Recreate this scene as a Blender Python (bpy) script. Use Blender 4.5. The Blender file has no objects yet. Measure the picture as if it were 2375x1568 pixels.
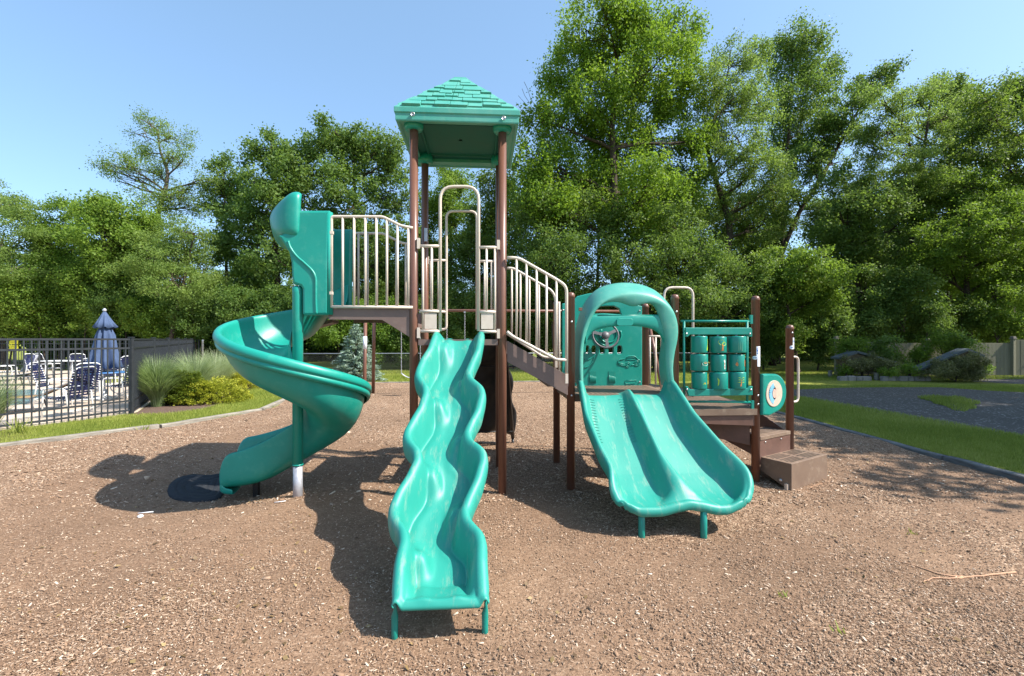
import bpy, bmesh, math, random
import numpy as np
from mathutils import Vector, Matrix
from mathutils.geometry import tessellate_polygon

R = math.radians
sc = bpy.context.scene
COL = sc.collection
random.seed(7)
rng = np.random.default_rng(11)

# ------------------------------------------------------------------ camera
EYE = 1.64                      # eye height, metres
YAW = R(3.74)                   # the camera looks a little to the right of the play structure's depth axis
cam_data = bpy.data.cameras.new('camera')
cam_data.sensor_width = 36.0
cam_data.lens = 16.0
cam_data.shift_y = 3.0 / 2375.0
cam_data.clip_start = 0.05
cam_data.clip_end = 2000.0
cam = bpy.data.objects.new('camera', cam_data)
COL.objects.link(cam)
cam.location = (0, 0, EYE)
cam.rotation_euler = (R(90), 0, -YAW)
sc.camera = cam

# ------------------------------------------------------------------ sun and sky
SUN = Vector((0.88, -0.32, 1.0)).normalized()          # towards the sun
elev = math.asin(SUN.z)
azim = math.atan2(SUN.x, SUN.y)
w = bpy.data.worlds.new('World')
sc.world = w
w.use_nodes = True
nt = w.node_tree
nt.nodes.clear()
sky = nt.nodes.new('ShaderNodeTexSky')
sky.sky_type = 'NISHITA'
sky.sun_disc = False
sky.sun_elevation = elev
sky.sun_rotation = azim
sky.air_density = 1.0
sky.dust_density = 1.6
sky.ozone_density = 1.2
bg = nt.nodes.new('ShaderNodeBackground')
bg.inputs['Strength'].default_value = 0.15
out = nt.nodes.new('ShaderNodeOutputWorld')
tint = nt.nodes.new('ShaderNodeMix'); tint.data_type = 'RGBA'; tint.blend_type = 'MULTIPLY'
tint.inputs[0].default_value = 1.0
tint.inputs[7].default_value = (0.58, 0.67, 0.80, 1)
nt.links.new(sky.outputs[0], tint.inputs[6])
veil = nt.nodes.new('ShaderNodeMix'); veil.data_type = 'RGBA'; veil.blend_type = 'ADD'      # thin even high haze
veil.inputs[0].default_value = 1.0
veil.inputs[7].default_value = (0.52, 0.84, 0.95, 1)
nt.links.new(tint.outputs[2], veil.inputs[6])
nt.links.new(veil.outputs[2], bg.inputs[0])
nt.links.new(bg.outputs[0], out.inputs[0])
sl = bpy.data.lights.new('sun', 'SUN')
sl.energy = 5.0
sl.angle = R(0.53)
sl.color = (1.0, 0.945, 0.86)
sun = bpy.data.objects.new('sun', sl)
COL.objects.link(sun)
sun.rotation_euler = SUN.to_track_quat('Z', 'Y').to_euler()
sun.location = (20, -8, 25)
sc.view_settings.view_transform = 'Standard'
sc.view_settings.look = 'None'
sc.view_settings.exposure = 0.92
sc.view_settings.gamma = 1.0
sc.view_settings.use_curve_mapping = False
sc.cycles.max_bounces = 6
sc.cycles.transparent_max_bounces = 6
sc.cycles.use_adaptive_sampling = True

# ------------------------------------------------------------------ measuring: photo direction -> place in the world
FX = 1055.0
def at(px, py, Y):
    """the point on the vertical plane y=Y seen in direction (px,py) of the 2375x1568 photo"""
    u = (px - 1187.5) / FX
    v = (787.0 - py) / FX
    t = Y / (math.cos(YAW) - u * math.sin(YAW))
    return Vector(((u * math.cos(YAW) + math.sin(YAW)) * t, Y, EYE + v * t))

def gnd(px, py, z=0.0):
    u = (px - 1187.5) / FX
    t = (EYE - z) * FX / (py - 787.0)
    return Vector(((u * math.cos(YAW) + math.sin(YAW)) * t, (math.cos(YAW) - u * math.sin(YAW)) * t, z))

def lerp(a, b, t): return a + (b - a) * t
def smooth(t):
    t = max(0.0, min(1.0, t))
    return t * t * (3 - 2 * t)
def interp(x, xs, ys):
    return float(np.interp(x, xs, ys))

# ------------------------------------------------------------------ materials
MATS = {}
def nodes_of(name):
    m = bpy.data.materials.new(name)
    m.use_nodes = True
    n = m.node_tree
    n.nodes.clear()
    o = n.nodes.new('ShaderNodeOutputMaterial')
    p = n.nodes.new('ShaderNodeBsdfPrincipled')
    n.links.new(p.outputs[0], o.inputs[0])
    MATS[name] = m
    return m, n, p, o

def ramp(n, stops, fac=None, interp_='LINEAR'):
    r = n.nodes.new('ShaderNodeValToRGB')
    r.color_ramp.interpolation = interp_
    el = r.color_ramp.elements
    while len(el) > 1: el.remove(el[-1])
    for i, (pos, c) in enumerate(stops):
        e = el[0] if i == 0 else el.new(pos)
        e.position = pos
        e.color = (c[0], c[1], c[2], 1)
    if fac is not None: n.links.new(fac, r.inputs[0])
    return r

def coords(n, scale=(1, 1, 1), rot=(0, 0, 0), kind='Object'):
    tc = n.nodes.new('ShaderNodeTexCoord')
    mp = n.nodes.new('ShaderNodeMapping')
    mp.inputs['Scale'].default_value = scale
    mp.inputs['Rotation'].default_value = rot
    n.links.new(tc.outputs[kind], mp.inputs[0])
    return mp.outputs[0]

def noise(n, vec, scale, detail=4, rough=0.55):
    t = n.nodes.new('ShaderNodeTexNoise')
    t.inputs['Scale'].default_value = scale
    t.inputs['Detail'].default_value = detail
    t.inputs['Roughness'].default_value = rough
    n.links.new(vec, t.inputs['Vector'])
    return t

def bump(n, h, strength, dist, p, normal=None):
    b = n.nodes.new('ShaderNodeBump')
    b.inputs['Strength'].default_value = strength
    b.inputs['Distance'].default_value = dist
    n.links.new(h, b.inputs['Height'])
    if normal is not None: n.links.new(normal, b.inputs['Normal'])
    n.links.new(b.outputs[0], p.inputs['Normal'])
    return b

def mixc(n, a, b, fac, mode='MIX'):
    m = n.nodes.new('ShaderNodeMix')
    m.data_type = 'RGBA'
    m.blend_type = mode
    for s, v in ((m.inputs[0], fac), (m.inputs[6], a), (m.inputs[7], b)):
        if isinstance(v, (int, float)): s.default_value = v
        elif isinstance(v, tuple): s.default_value = (*v, 1)
        else: n.links.new(v, s)
    return m.outputs[2]

def plain(name, c1, c2=None, rough=0.5, scale=6.0, bscale=40.0, bstr=0.05, spec=0.5, metal=0.0, coat=0.0, dirt=None, stretch=(1, 1, 1)):
    """a painted / moulded surface: two close tones in large soft patches, fine grain, uneven gloss, optional dust"""
    m, n, p, o = nodes_of(name)
    v = coords(n, stretch)
    c2 = c2 or tuple(x * 0.8 for x in c1)
    nz = noise(n, v, scale, 5, 0.6)
    col = ramp(n, [(0.32, c2), (0.68, c1)], nz.outputs[0]).outputs[0]
    if dirt:
        dn = noise(n, v, scale * 2.7, 8, 0.7)
        dr = ramp(n, [(0.53, (0, 0, 0)), (0.78, (dirt[3],) * 3)], dn.outputs[0])
        col = mixc(n, col, tuple(dirt[:3]), dr.outputs[0])
    n.links.new(col, p.inputs['Base Color'])
    rr = n.nodes.new('ShaderNodeMapRange')
    rr.inputs[3].default_value = max(0.02, rough - 0.1)
    rr.inputs[4].default_value = min(1, rough + 0.14)
    n.links.new(nz.outputs[0], rr.inputs[0])
    n.links.new(rr.outputs[0], p.inputs['Roughness'])
    p.inputs['Metallic'].default_value = metal
    p.inputs['Specular IOR Level'].default_value = spec
    if coat:
        p.inputs['Coat Weight'].default_value = coat
        p.inputs['Coat Roughness'].default_value = 0.12
    if bstr:
        bn = noise(n, v, bscale, 4, 0.6)
        bump(n, bn.outputs[0], bstr, 0.01, p)
    return m

TEAL = plain('teal_plastic', (0.010, 0.275, 0.215), (0.007, 0.245, 0.19), 0.36, 3.0, 160, 0.035, 0.5, dirt=(0.12, 0.40, 0.30, 0.35))
TEAL_WORN = plain('worn_teal_plastic', (0.024, 0.285, 0.22), (0.014, 0.245, 0.19), 0.46, 5.0, 120, 0.05, 0.5, dirt=(0.27, 0.34, 0.26, 0.8), stretch=(1.3, 0.3, 0.3))
TEAL_FADED = plain('faded_teal_plastic', (0.10, 0.35, 0.28), (0.055, 0.30, 0.235), 0.42, 4.0, 90, 0.06, 0.4, dirt=(0.22, 0.40, 0.30, 0.5))
UNDERSIDE = plain('shade_darkened_green_plastic', (0.012, 0.115, 0.085), (0.010, 0.10, 0.072), 0.6, 3.0, 60, 0.03, 0.2)  # green plastic, darkened so the shade under the roof is in its colour
TEAL_DARK = plain('green_plastic', (0.006, 0.235, 0.185), (0.005, 0.20, 0.155), 0.33, 4.0, 140, 0.03, dirt=(0.10, 0.28, 0.2, 0.4))
BROWN = plain('brown_painted_steel', (0.175, 0.078, 0.050), (0.14, 0.062, 0.040), 0.32, 4.0, 220, 0.03, 0.5, dirt=(0.24, 0.13, 0.09, 0.35), stretch=(1, 1, 0.3))
BEIGE = plain('beige_coated_tube', (0.66, 0.56, 0.47), (0.58, 0.49, 0.40), 0.38, 9.0, 200, 0.03, dirt=(0.40, 0.30, 0.22, 0.4))
TAUPE = plain('taupe_coated_steel', (0.185, 0.125, 0.105), (0.15, 0.10, 0.085), 0.55, 5.0, 180, 0.06, dirt=(0.28, 0.21, 0.17, 0.5))
TAN_STEP = plain('tan_coated_step', (0.205, 0.135, 0.090), (0.155, 0.10, 0.068), 0.6, 4.0, 150, 0.08, dirt=(0.36, 0.28, 0.2, 0.6))
STEPBROWN = plain('brown_coated_steel', (0.14, 0.07, 0.05), (0.10, 0.05, 0.036), 0.5, 5.0, 150, 0.06, dirt=(0.24, 0.12, 0.08, 0.5))
BLACK_RUB = plain('black_rubber', (0.022, 0.024, 0.028), (0.012, 0.013, 0.015), 0.55, 14.0, 130, 0.25)
BLACK_PL = plain('black_plastic', (0.012, 0.012, 0.013), (0.008, 0.008, 0.009), 0.35, 6.0, 60, 0.1)
MATTE_BLACK = plain('black_mat_rubber', (0.022, 0.025, 0.03), (0.014, 0.016, 0.02), 0.8, 9.0, 90, 0.35, 0.3, dirt=(0.10, 0.085, 0.07, 0.4))
GALV = plain('galvanised_steel', (0.50, 0.50, 0.53), (0.40, 0.40, 0.43), 0.42, 20.0, 90, 0.05, metal=0.5)
WIRE = plain('weathered_wire', (0.10, 0.10, 0.11), (0.07, 0.07, 0.08), 0.6, 20.0, 90, 0.0, metal=0.3)
BOLT = plain('bolt_steel', (0.6, 0.6, 0.6), (0.4, 0.4, 0.4), 0.3, 20.0, 90, 0.0, metal=0.9)
GREYWHEEL = plain('grey_moulded_plastic', (0.11, 0.11, 0.12), (0.085, 0.085, 0.095), 0.45, 8.0, 60, 0.03)
WHITE = plain('white_coated_tube', (0.80, 0.80, 0.78), (0.72, 0.72, 0.70), 0.35, 9.0, 100, 0.0)
FENCEBLK = plain('dark_fence_paint', (0.028, 0.032, 0.038), (0.020, 0.023, 0.028), 0.42, 12.0, 60, 0.02)
NAVY = plain('navy_vinyl_strap', (0.014, 0.019, 0.075), (0.010, 0.014, 0.055), 0.5, 20.0, 60, 0.0)
BLUECLOTH = plain('faded_blue_canvas', (0.075, 0.11, 0.195), (0.058, 0.088, 0.165), 0.9, 8.0, 300, 0.2, 0.2)
BLUETOP = plain('blue_table_top', (0.05, 0.15, 0.34), (0.04, 0.12, 0.28), 0.35, 8.0, 60, 0.02)
GREYSLING = plain('grey_sling_fabric', (0.30, 0.30, 0.32), (0.25, 0.25, 0.27), 0.8, 8.0, 300, 0.1)
TANSLING = plain('tan_sling_fabric', (0.34, 0.20, 0.08), (0.27, 0.16, 0.065), 0.8, 8.0, 300, 0.1)
STICKER = plain('white_paper_sticker', (0.82, 0.84, 0.88), (0.76, 0.78, 0.84), 0.5, 30.0, 60, 0.0)
STICKBLUE = plain('blue_print', (0.07, 0.18, 0.55), (0.06, 0.15, 0.5), 0.5, 30.0, 60, 0.0)
YELLOW = plain('yellow_sign_paint', (0.72, 0.66, 0.02), (0.66, 0.6, 0.02), 0.5, 30.0, 60, 0.0)
DEC_GREEN = plain('lime_print', (0.42, 0.62, 0.04), (0.34, 0.55, 0.04), 0.45, 40.0, 60, 0.0)
DEC_ORANGE = plain('orange_print', (0.62, 0.22, 0.06), (0.52, 0.17, 0.05), 0.45, 40.0, 60, 0.0)
DEC_WHITE = plain('pale_print', (0.75, 0.76, 0.72), (0.65, 0.68, 0.64), 0.45, 40.0, 60, 0.0)
DEC_FAINT = plain('faded_print', (0.10, 0.30, 0.20), (0.07, 0.27, 0.18), 0.5, 60.0, 60, 0.0)
CREAM = plain('cream_moulded_plastic', (0.58, 0.47, 0.37), (0.5, 0.40, 0.31), 0.5, 14.0, 60, 0.03, dirt=(0.45, 0.22, 0.14, 0.6))
SKYBLUE = plain('light_blue_plastic', (0.22, 0.50, 0.68), (0.18, 0.43, 0.6), 0.4, 20.0, 60, 0.0)
PEACH = plain('peach_plastic', (0.66, 0.42, 0.33), (0.55, 0.34, 0.28), 0.4, 20.0, 60, 0.0)
BARK = plain('tree_bark', (0.085, 0.062, 0.045), (0.045, 0.034, 0.026), 0.9, 9.0, 30, 0.9, 0.2, stretch=(1, 1, 0.25))
BARKPALE = plain('grey_tree_bark', (0.16, 0.13, 0.10), (0.09, 0.07, 0.055), 0.9, 9.0, 30, 0.9, 0.2, stretch=(1, 1, 0.25))
STICKWOOD = plain('bare_stick_wood', (0.52, 0.30, 0.17), (0.36, 0.2, 0.12), 0.8, 30.0, 80, 0.3)
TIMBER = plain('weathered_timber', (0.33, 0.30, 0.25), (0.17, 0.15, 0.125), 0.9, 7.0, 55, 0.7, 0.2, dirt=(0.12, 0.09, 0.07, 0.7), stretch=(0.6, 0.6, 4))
TIMBER_DK = plain('dark_grey_timber', (0.17, 0.175, 0.17), (0.085, 0.085, 0.085), 0.9, 7.0, 55, 0.7, 0.2, dirt=(0.07, 0.055, 0.045, 0.7), stretch=(0.6, 0.6, 4))  # darker, greyer version of TIMBER for the right-hand edging
BOARDFENCE = plain('olive_board_fence', (0.25, 0.235, 0.16), (0.19, 0.18, 0.12), 0.75, 1.6, 60, 0.1, 0.3, stretch=(2, 2, 0.3))
STONE = plain('grey_edging_stone', (0.30, 0.27, 0.25), (0.17, 0.15, 0.14), 0.9, 3.0, 14, 0.9, 0.2)
SHEDWALL = plain('rough_brown_shed_board', (0.20, 0.16, 0.10), (0.09, 0.07, 0.045), 0.9, 9.0, 25, 0.8, 0.2)
SHEDROOF = plain('slate_grey_roof_board', (0.10, 0.12, 0.13), (0.06, 0.075, 0.08), 0.8, 6.0, 35, 0.4)

def leafmat(name, dark, mid, light, trans=0.35, rough=0.55, spec=0.25):
    m, n, p, o = nodes_of(name)
    a = n.nodes.new('ShaderNodeAttribute')
    a.attribute_name = 'tone'
    r = ramp(n, [(0.0, dark), (0.5, mid), (1.0, light)], a.outputs['Fac'])
    n.links.new(r.outputs[0], p.inputs['Base Color'])
    p.inputs['Roughness'].default_value = rough
    p.inputs['Specular IOR Level'].default_value = spec
    tr = n.nodes.new('ShaderNodeBsdfTranslucent')
    mc = mixc(n, r.outputs[0], (0.50, 0.72, 0.05), 0.22)
    n.links.new(mc, tr.inputs[0])
    mx = n.nodes.new('ShaderNodeMixShader')
    mx.inputs[0].default_value = trans
    n.links.new(p.outputs[0], mx.inputs[1])
    n.links.new(tr.outputs[0], mx.inputs[2])
    n.links.new(mx.outputs[0], o.inputs[0])
    return m

LF_OAK = leafmat('oak_leaf', (0.048, 0.092, 0.018), (0.095, 0.168, 0.034), (0.175, 0.25, 0.065), 0.45)
LF_MAPLE = leafmat('maple_leaf', (0.062, 0.125, 0.012), (0.130, 0.230, 0.020), (0.235, 0.325, 0.034), 0.5)
LF_LOCUST = leafmat('locust_leaf', (0.095, 0.155, 0.034), (0.170, 0.250, 0.058), (0.26, 0.34, 0.09), 0.5)
LF_BRIGHT = leafmat('bright_shrub_leaf', (0.078, 0.145, 0.020), (0.155, 0.25, 0.034), (0.27, 0.36, 0.065), 0.5)
LF_DARK = leafmat('dark_understory_leaf', (0.040, 0.080, 0.015), (0.082, 0.145, 0.026), (0.15, 0.215, 0.045), 0.42)
LF_SPRUCE = leafmat('blue_spruce_needle', (0.14, 0.22, 0.17), (0.30, 0.40, 0.33), (0.52, 0.62, 0.54), 0.25)
LF_JUNIPER = leafmat('golden_juniper', (0.08, 0.13, 0.02), (0.24, 0.27, 0.03), (0.55, 0.52, 0.06), 0.35)
LF_DRY = leafmat('dry_brown_leaf', (0.07, 0.075, 0.03), (0.16, 0.155, 0.065), (0.32, 0.30, 0.15), 0.3)
LITTER = leafmat('fallen_leaf', (0.09, 0.055, 0.03), (0.20, 0.13, 0.06), (0.34, 0.24, 0.11), 0.1)
LF_PLUME = leafmat('ornamental_grass_blade', (0.13, 0.19, 0.07), (0.24, 0.31, 0.14), (0.50, 0.55, 0.34), 0.45, 0.5, 0.3)
LF_LAWN = leafmat('lawn_blade', (0.15, 0.20, 0.035), (0.28, 0.32, 0.06), (0.48, 0.46, 0.15), 0.4, 0.6, 0.25)
CHIP = leafmat('wood_chip', (0.10, 0.06, 0.038), (0.30, 0.19, 0.12), (0.68, 0.55, 0.42), 0.0, 0.8, 0.25)

# ground materials
m, n, p, o = nodes_of('mulch'); MULCH = m
v = coords(n)
v1 = coords(n, (1, 2.6, 1), (0, 0, 0.5)); v2 = coords(n, (2.8, 1, 1), (0, 0, 0.3)); v3 = coords(n, (1.0, 3.0, 1), (0, 0, -0.7))
def vor(n, vec, sc_, rnd=1.0):
    t = n.nodes.new('ShaderNodeTexVoronoi')
    t.inputs['Scale'].default_value = sc_
    t.inputs['Randomness'].default_value = rnd
    n.links.new(vec, t.inputs['Vector'])
    return t
va = vor(n, v1, 36); vb = vor(n, v2, 58); vc = vor(n, v3, 88)
def sepr(n, col):
    s = n.nodes.new('ShaderNodeSeparateColor'); n.links.new(col, s.inputs[0]); return s.outputs[0]
chips = ramp(n, [(0.0, (0.06, 0.037, 0.026)), (0.28, (0.185, 0.118, 0.082)), (0.62, (0.35, 0.235, 0.170)), (0.88, (0.52, 0.38, 0.285)), (1.0, (0.74, 0.60, 0.48))], sepr(n, va.outputs['Color']))
chipb = ramp(n, [(0.0, (0.065, 0.040, 0.028)), (0.5, (0.26, 0.17, 0.118)), (0.84, (0.44, 0.31, 0.225)), (1.0, (0.70, 0.57, 0.45))], sepr(n, vb.outputs['Color']))
chipc = ramp(n, [(0.0, (0.045, 0.028, 0.018)), (0.6, (0.20, 0.124, 0.080)), (1.0, (0.52, 0.39, 0.28))], sepr(n, vc.outputs['Color']))
nz = noise(n, v, 23, 3)
f1 = ramp(n, [(0.42, (0, 0, 0)), (0.58, (1, 1, 1))], nz.outputs[0])
c = mixc(n, chips.outputs[0], chipb.outputs[0], f1.outputs[0])
nz2 = noise(n, v, 57, 3)
f2 = ramp(n, [(0.5, (0, 0, 0)), (0.6, (1, 1, 1))], nz2.outputs[0])
c = mixc(n, c, chipc.outputs[0], f2.outputs[0])
sa = n.nodes.new('ShaderNodeAttribute'); sa.attribute_name = 'soil'          # bare fine soil in worn patches between the chips
soil = noise(n, v, 6.0, 5, 0.65)
sm_ = n.nodes.new('ShaderNodeMath'); sm_.operation = 'ADD'
n.links.new(sa.outputs['Fac'], sm_.inputs[0]); n.links.new(soil.outputs[0], sm_.inputs[1])
fs = ramp(n, [(0.90, (0.03, 0.03, 0.03)), (1.5, (0.68, 0.68, 0.68))], sm_.outputs[0])
fine = noise(n, v, 150, 3)
soilc = ramp(n, [(0.3, (0.15, 0.094, 0.063)), (0.7, (0.31, 0.208, 0.145))], fine.outputs[0])
c = mixc(n, c, soilc.outputs[0], fs.outputs[0])
big = noise(n, v, 0.5, 3)
c = mixc(n, c, ramp(n, [(0.3, (0.74, 0.68, 0.60)), (0.7, (1.08, 1.02, 0.92))], big.outputs[0]).outputs[0], 1.0, 'MULTIPLY')
n.links.new(c, p.inputs['Base Color'])
p.inputs['Roughness'].default_value = 0.88
p.inputs['Specular IOR Level'].default_value = 0.2
ad = n.nodes.new('ShaderNodeMath'); ad.operation = 'ADD'
n.links.new(sepr(n, va.outputs['Color']), ad.inputs[0]); n.links.new(sepr(n, vb.outputs['Color']), ad.inputs[1])
ad2 = n.nodes.new('ShaderNodeMath'); ad2.operation = 'ADD'
n.links.new(ad.outputs[0], ad2.inputs[0]); n.links.new(nz2.outputs[0], ad2.inputs[1])
bump(n, ad2.outputs[0], 0.55, 0.012, p)

m, n, p, o = nodes_of('lawn'); LAWN = m
v = coords(n)
a1 = noise(n, v, 0.35, 5, 0.6); a2 = noise(n, v, 9, 5, 0.7); a3 = noise(n, coords(n, (1, 1, 1)), 90, 2, 0.7)
c1 = ramp(n, [(0.3, (0.17, 0.21, 0.035)), (0.7, (0.30, 0.315, 0.07))], a1.outputs[0])
c2 = ramp(n, [(0.3, (0.55, 0.62, 0.5)), (0.72, (1.25, 1.15, 1.1))], a2.outputs[0])
c3 = ramp(n, [(0.3, (0.45, 0.5, 0.45)), (0.7, (1.4, 1.35, 1.3))], a3.outputs[0])
c = mixc(n, mixc(n, c1.outputs[0], c2.outputs[0], 1.0, 'MULTIPLY'), c3.outputs[0], 1.0, 'MULTIPLY')
n.links.new(c, p.inputs['Base Color']); p.inputs['Roughness'].default_value = 0.9; p.inputs['Specular IOR Level'].default_value = 0.15
bump(n, a3.outputs[0], 0.8, 0.02, p)

m, n, p, o = nodes_of('asphalt'); ASPHALT = m
v = coords(n)
a1 = noise(n, v, 0.8, 6, 0.65); a2 = noise(n, v, 130, 2, 0.7); a3 = vor(n, v, 30)
c1 = ramp(n, [(0.3, (0.060, 0.050, 0.043)), (0.7, (0.092, 0.077, 0.066))], a1.outputs[0])
c2 = ramp(n, [(0.35, (0.55, 0.55, 0.55)), (0.7, (1.5, 1.5, 1.5))], a2.outputs[0])
c = mixc(n, c1.outputs[0], c2.outputs[0], 1.0, 'MULTIPLY')
sp = ramp(n, [(0.92, (0, 0, 0)), (0.95, (0.8, 0.8, 0.8))], sepr(n, a3.outputs['Color']))
c = mixc(n, c, (0.34, 0.32, 0.30), sp.outputs[0])
n.links.new(c, p.inputs['Base Color']); p.inputs['Roughness'].default_value = 0.85
bump(n, a2.outputs[0], 0.5, 0.006, p)

m, n, p, o = nodes_of('pool_deck_concrete'); CONC = m
v = coords(n)
a1 = noise(n, v, 0.6, 6, 0.65); a2 = noise(n, v, 60, 2, 0.7)
c1 = ramp(n, [(0.3, (0.46, 0.36, 0.27)), (0.7, (0.58, 0.47, 0.37))], a1.outputs[0])
c2 = ramp(n, [(0.3, (0.85, 0.85, 0.85)), (0.7, (1.1, 1.1, 1.1))], a2.outputs[0])
n.links.new(mixc(n, c1.outputs[0], c2.outputs[0], 1.0, 'MULTIPLY'), p.inputs['Base Color']); p.inputs['Roughness'].default_value = 0.85

m, n, p, o = nodes_of('pool_water'); WATER = m
p.inputs['Base Color'].default_value = (0.16, 0.30, 0.34, 1); p.inputs['Roughness'].default_value = 0.06
bump(n, noise(n, coords(n), 7, 3).outputs[0], 0.25, 0.05, p)

m, n, p, o = nodes_of('bed_soil'); SOIL = m
v = coords(n)
a1 = noise(n, v, 30, 6, 0.7)
c1 = ramp(n, [(0.3, (0.05, 0.03, 0.022)), (0.7, (0.17, 0.105, 0.075))], a1.outputs[0])
n.links.new(c1.outputs[0], p.inputs['Base Color']); p.inputs['Roughness'].default_value = 0.95
bump(n, a1.outputs[0], 0.8, 0.02, p)

# ------------------------------------------------------------------ mesh helpers
ORG = {}
def link(o, parent=None):
    COL.objects.link(o)
    if parent is not None: o.parent = parent
    return o

def empty(name, loc=(0, 0, 0), rz=0.0):
    o = bpy.data.objects.new(name, None)
    o.empty_display_size = 0.2
    o.location = loc
    o.rotation_euler = (0, 0, rz)
    COL.objects.link(o)
    ORG[o.name] = Vector(loc)
    return o

def tag(o, label=None, cat=None, group=None, kind=None):
    if label: o['label'] = label
    if cat: o['category'] = cat
    if group: o['group'] = group
    if kind: o['kind'] = kind
    return o

class MB:
    """collects shapes and links them as ONE mesh object"""
    def __init__(self): self.v = []; self.f = []; self.mi = []; self.s = []
    def add(self, verts, faces, smooth_=False, mi=0):
        k = len(self.v)
        self.v += [tuple(p) for p in verts]
        self.f += [tuple(i + k for i in f) for f in faces]
        self.mi += [mi] * len(faces); self.s += [smooth_] * len(faces)
        return self
    def box(self, c, s, rz=0.0, mi=0, M=None):
        x, y, z = s[0] / 2, s[1] / 2, s[2] / 2
        vs = [Vector((a * x, b * y, d * z)) for a in (-1, 1) for b in (-1, 1) for d in (-1, 1)]
        if M is None: M = Matrix.Rotation(rz, 3, 'Z')
        vs = [Vector(c) + M @ p for p in vs]
        return self.add(vs, [(0, 1, 3, 2), (4, 6, 7, 5), (0, 4, 5, 1), (2, 3, 7, 6), (0, 2, 6, 4), (1, 5, 7, 3)], False, mi)
    def tube(self, pts, r, seg=10, caps=True, mi=0):
        pts = [Vector(p) for p in pts]
        n_ = len(pts)
        rs = r if isinstance(r, (list, tuple)) else [r] * n_
        vs = []; fs = []
        up = None
        for i, p in enumerate(pts):
            d = (pts[min(i + 1, n_ - 1)] - pts[max(i - 1, 0)]).normalized()
            if up is None:
                up = Vector((0, 0, 1)) if abs(d.z) < 0.9 else Vector((1, 0, 0))
            a = d.cross(up).normalized()
            b = a.cross(d).normalized()
            up = b
            for k in range(seg):
                t = 2 * math.pi * k / seg
                vs.append(p + (a * math.cos(t) + b * math.sin(t)) * rs[i])
        for i in range(n_ - 1):
            for k in range(seg):
                k2 = (k + 1) % seg
                fs.append((i * seg + k, i * seg + k2, (i + 1) * seg + k2, (i + 1) * seg + k))
        self.add(vs, fs, True, mi)
        if caps:
            self.add(vs[:seg], [tuple(range(seg))[::-1]], False, mi)
            self.add(vs[-seg:], [tuple(range(seg))], False, mi)
        return self
    def lathe(self, prof, c=(0, 0, 0), seg=24, mi=0, sm=True, M=None):
        vs = []; fs = []
        c = Vector(c)
        for (r, z) in prof:
            for k in range(seg):
                t = 2 * math.pi * k / seg
                q = Vector((r * math.cos(t), r * math.sin(t), z))
                vs.append(c + (M @ q if M is not None else q))
        for i in range(len(prof) - 1):
            for k in range(seg):
                k2 = (k + 1) % seg
                fs.append((i * seg + k, i * seg + k2, (i + 1) * seg + k2, (i + 1) * seg + k))
        fs.append(tuple(range(seg))[::-1]); fs.append(tuple((len(prof) - 1) * seg + k for k in range(seg)))
        return self.add(vs, fs, sm, mi)
    def prism(self, poly, d, mi=0):
        """closed solid: planar polygon (3-D points, any plane) pushed along vector d"""
        d = Vector(d); a = [Vector(p) for p in poly]; n_ = len(a)
        b = [p + d for p in a]
        tri = tessellate_polygon([a])
        fs = [t for t in tri] + [tuple(i + n_ for i in t[::-1]) for t in tri]
        fs += [(i, (i + 1) % n_, (i + 1) % n_ + n_, i + n_) for i in range(n_)]
        return self.add(a + b, fs, False, mi)
    def grid(self, rows, closed_u=False, sm=True, mi=0):
        nr, nc = len(rows), len(rows[0])
        vs = [p for r in rows for p in r]
        fs = []
        for i in range(nr - 1):
            for j in range(nc if closed_u else nc - 1):
                j2 = (j + 1) % nc
                fs.append((i * nc + j, i * nc + j2, (i + 1) * nc + j2, (i + 1) * nc + j))
        return self.add(vs, fs, sm, mi)
    def build(self, name, mats, parent=None, bevel=0.0, solid=0.0, sub=0, soff=-1.0, bseg=2):
        me = bpy.data.meshes.new(name)
        off = ORG.get(parent.name, Vector()) if parent is not None else Vector()
        me.from_pydata([tuple(Vector(p) - off) for p in self.v], [], self.f)
        for m_ in (mats if isinstance(mats, (list, tuple)) else [mats]): me.materials.append(m_)
        me.polygons.foreach_set('material_index', self.mi)
        me.polygons.foreach_set('use_smooth', self.s)
        me.update()
        bm = bmesh.new(); bm.from_mesh(me); bmesh.ops.remove_doubles(bm, verts=bm.verts, dist=1e-5)
        bmesh.ops.recalc_face_normals(bm, faces=bm.faces); bm.to_mesh(me); bm.free()
        o = bpy.data.objects.new(name, me)
        link(o, parent)
        ORG[o.name] = off
        if solid:
            md = o.modifiers.new('solid', 'SOLIDIFY'); md.thickness = solid; md.offset = soff
        if bevel:
            md = o.modifiers.new('bevel', 'BEVEL'); md.width = bevel; md.segments = bseg; md.limit_method = 'ANGLE'; md.angle_limit = R(40)
            md.harden_normals = False
        if sub:
            md = o.modifiers.new('sub', 'SUBSURF'); md.levels = sub; md.render_levels = sub
            me.polygons.foreach_set('use_smooth', [True] * len(me.polygons))
        return o

def fillet(pts, r, n_=5):
    """round the corners of an open polyline"""
    pts = [Vector(p) for p in pts]
    out_ = [pts[0]]
    for i in range(1, len(pts) - 1):
        a, b, c_ = pts[i - 1], pts[i], pts[i + 1]
        l1, l2 = (a - b).length, (c_ - b).length
        k = min(r, l1 * 0.49, l2 * 0.49)
        p0 = b + (a - b).normalized() * k; p1 = b + (c_ - b).normalized() * k
        for j in range(n_ + 1):
            t = j / n_
            out_.append(p0 * (1 - t) ** 2 + b * 2 * t * (1 - t) + p1 * t * t)
    out_.append(pts[-1])
    return out_

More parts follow.
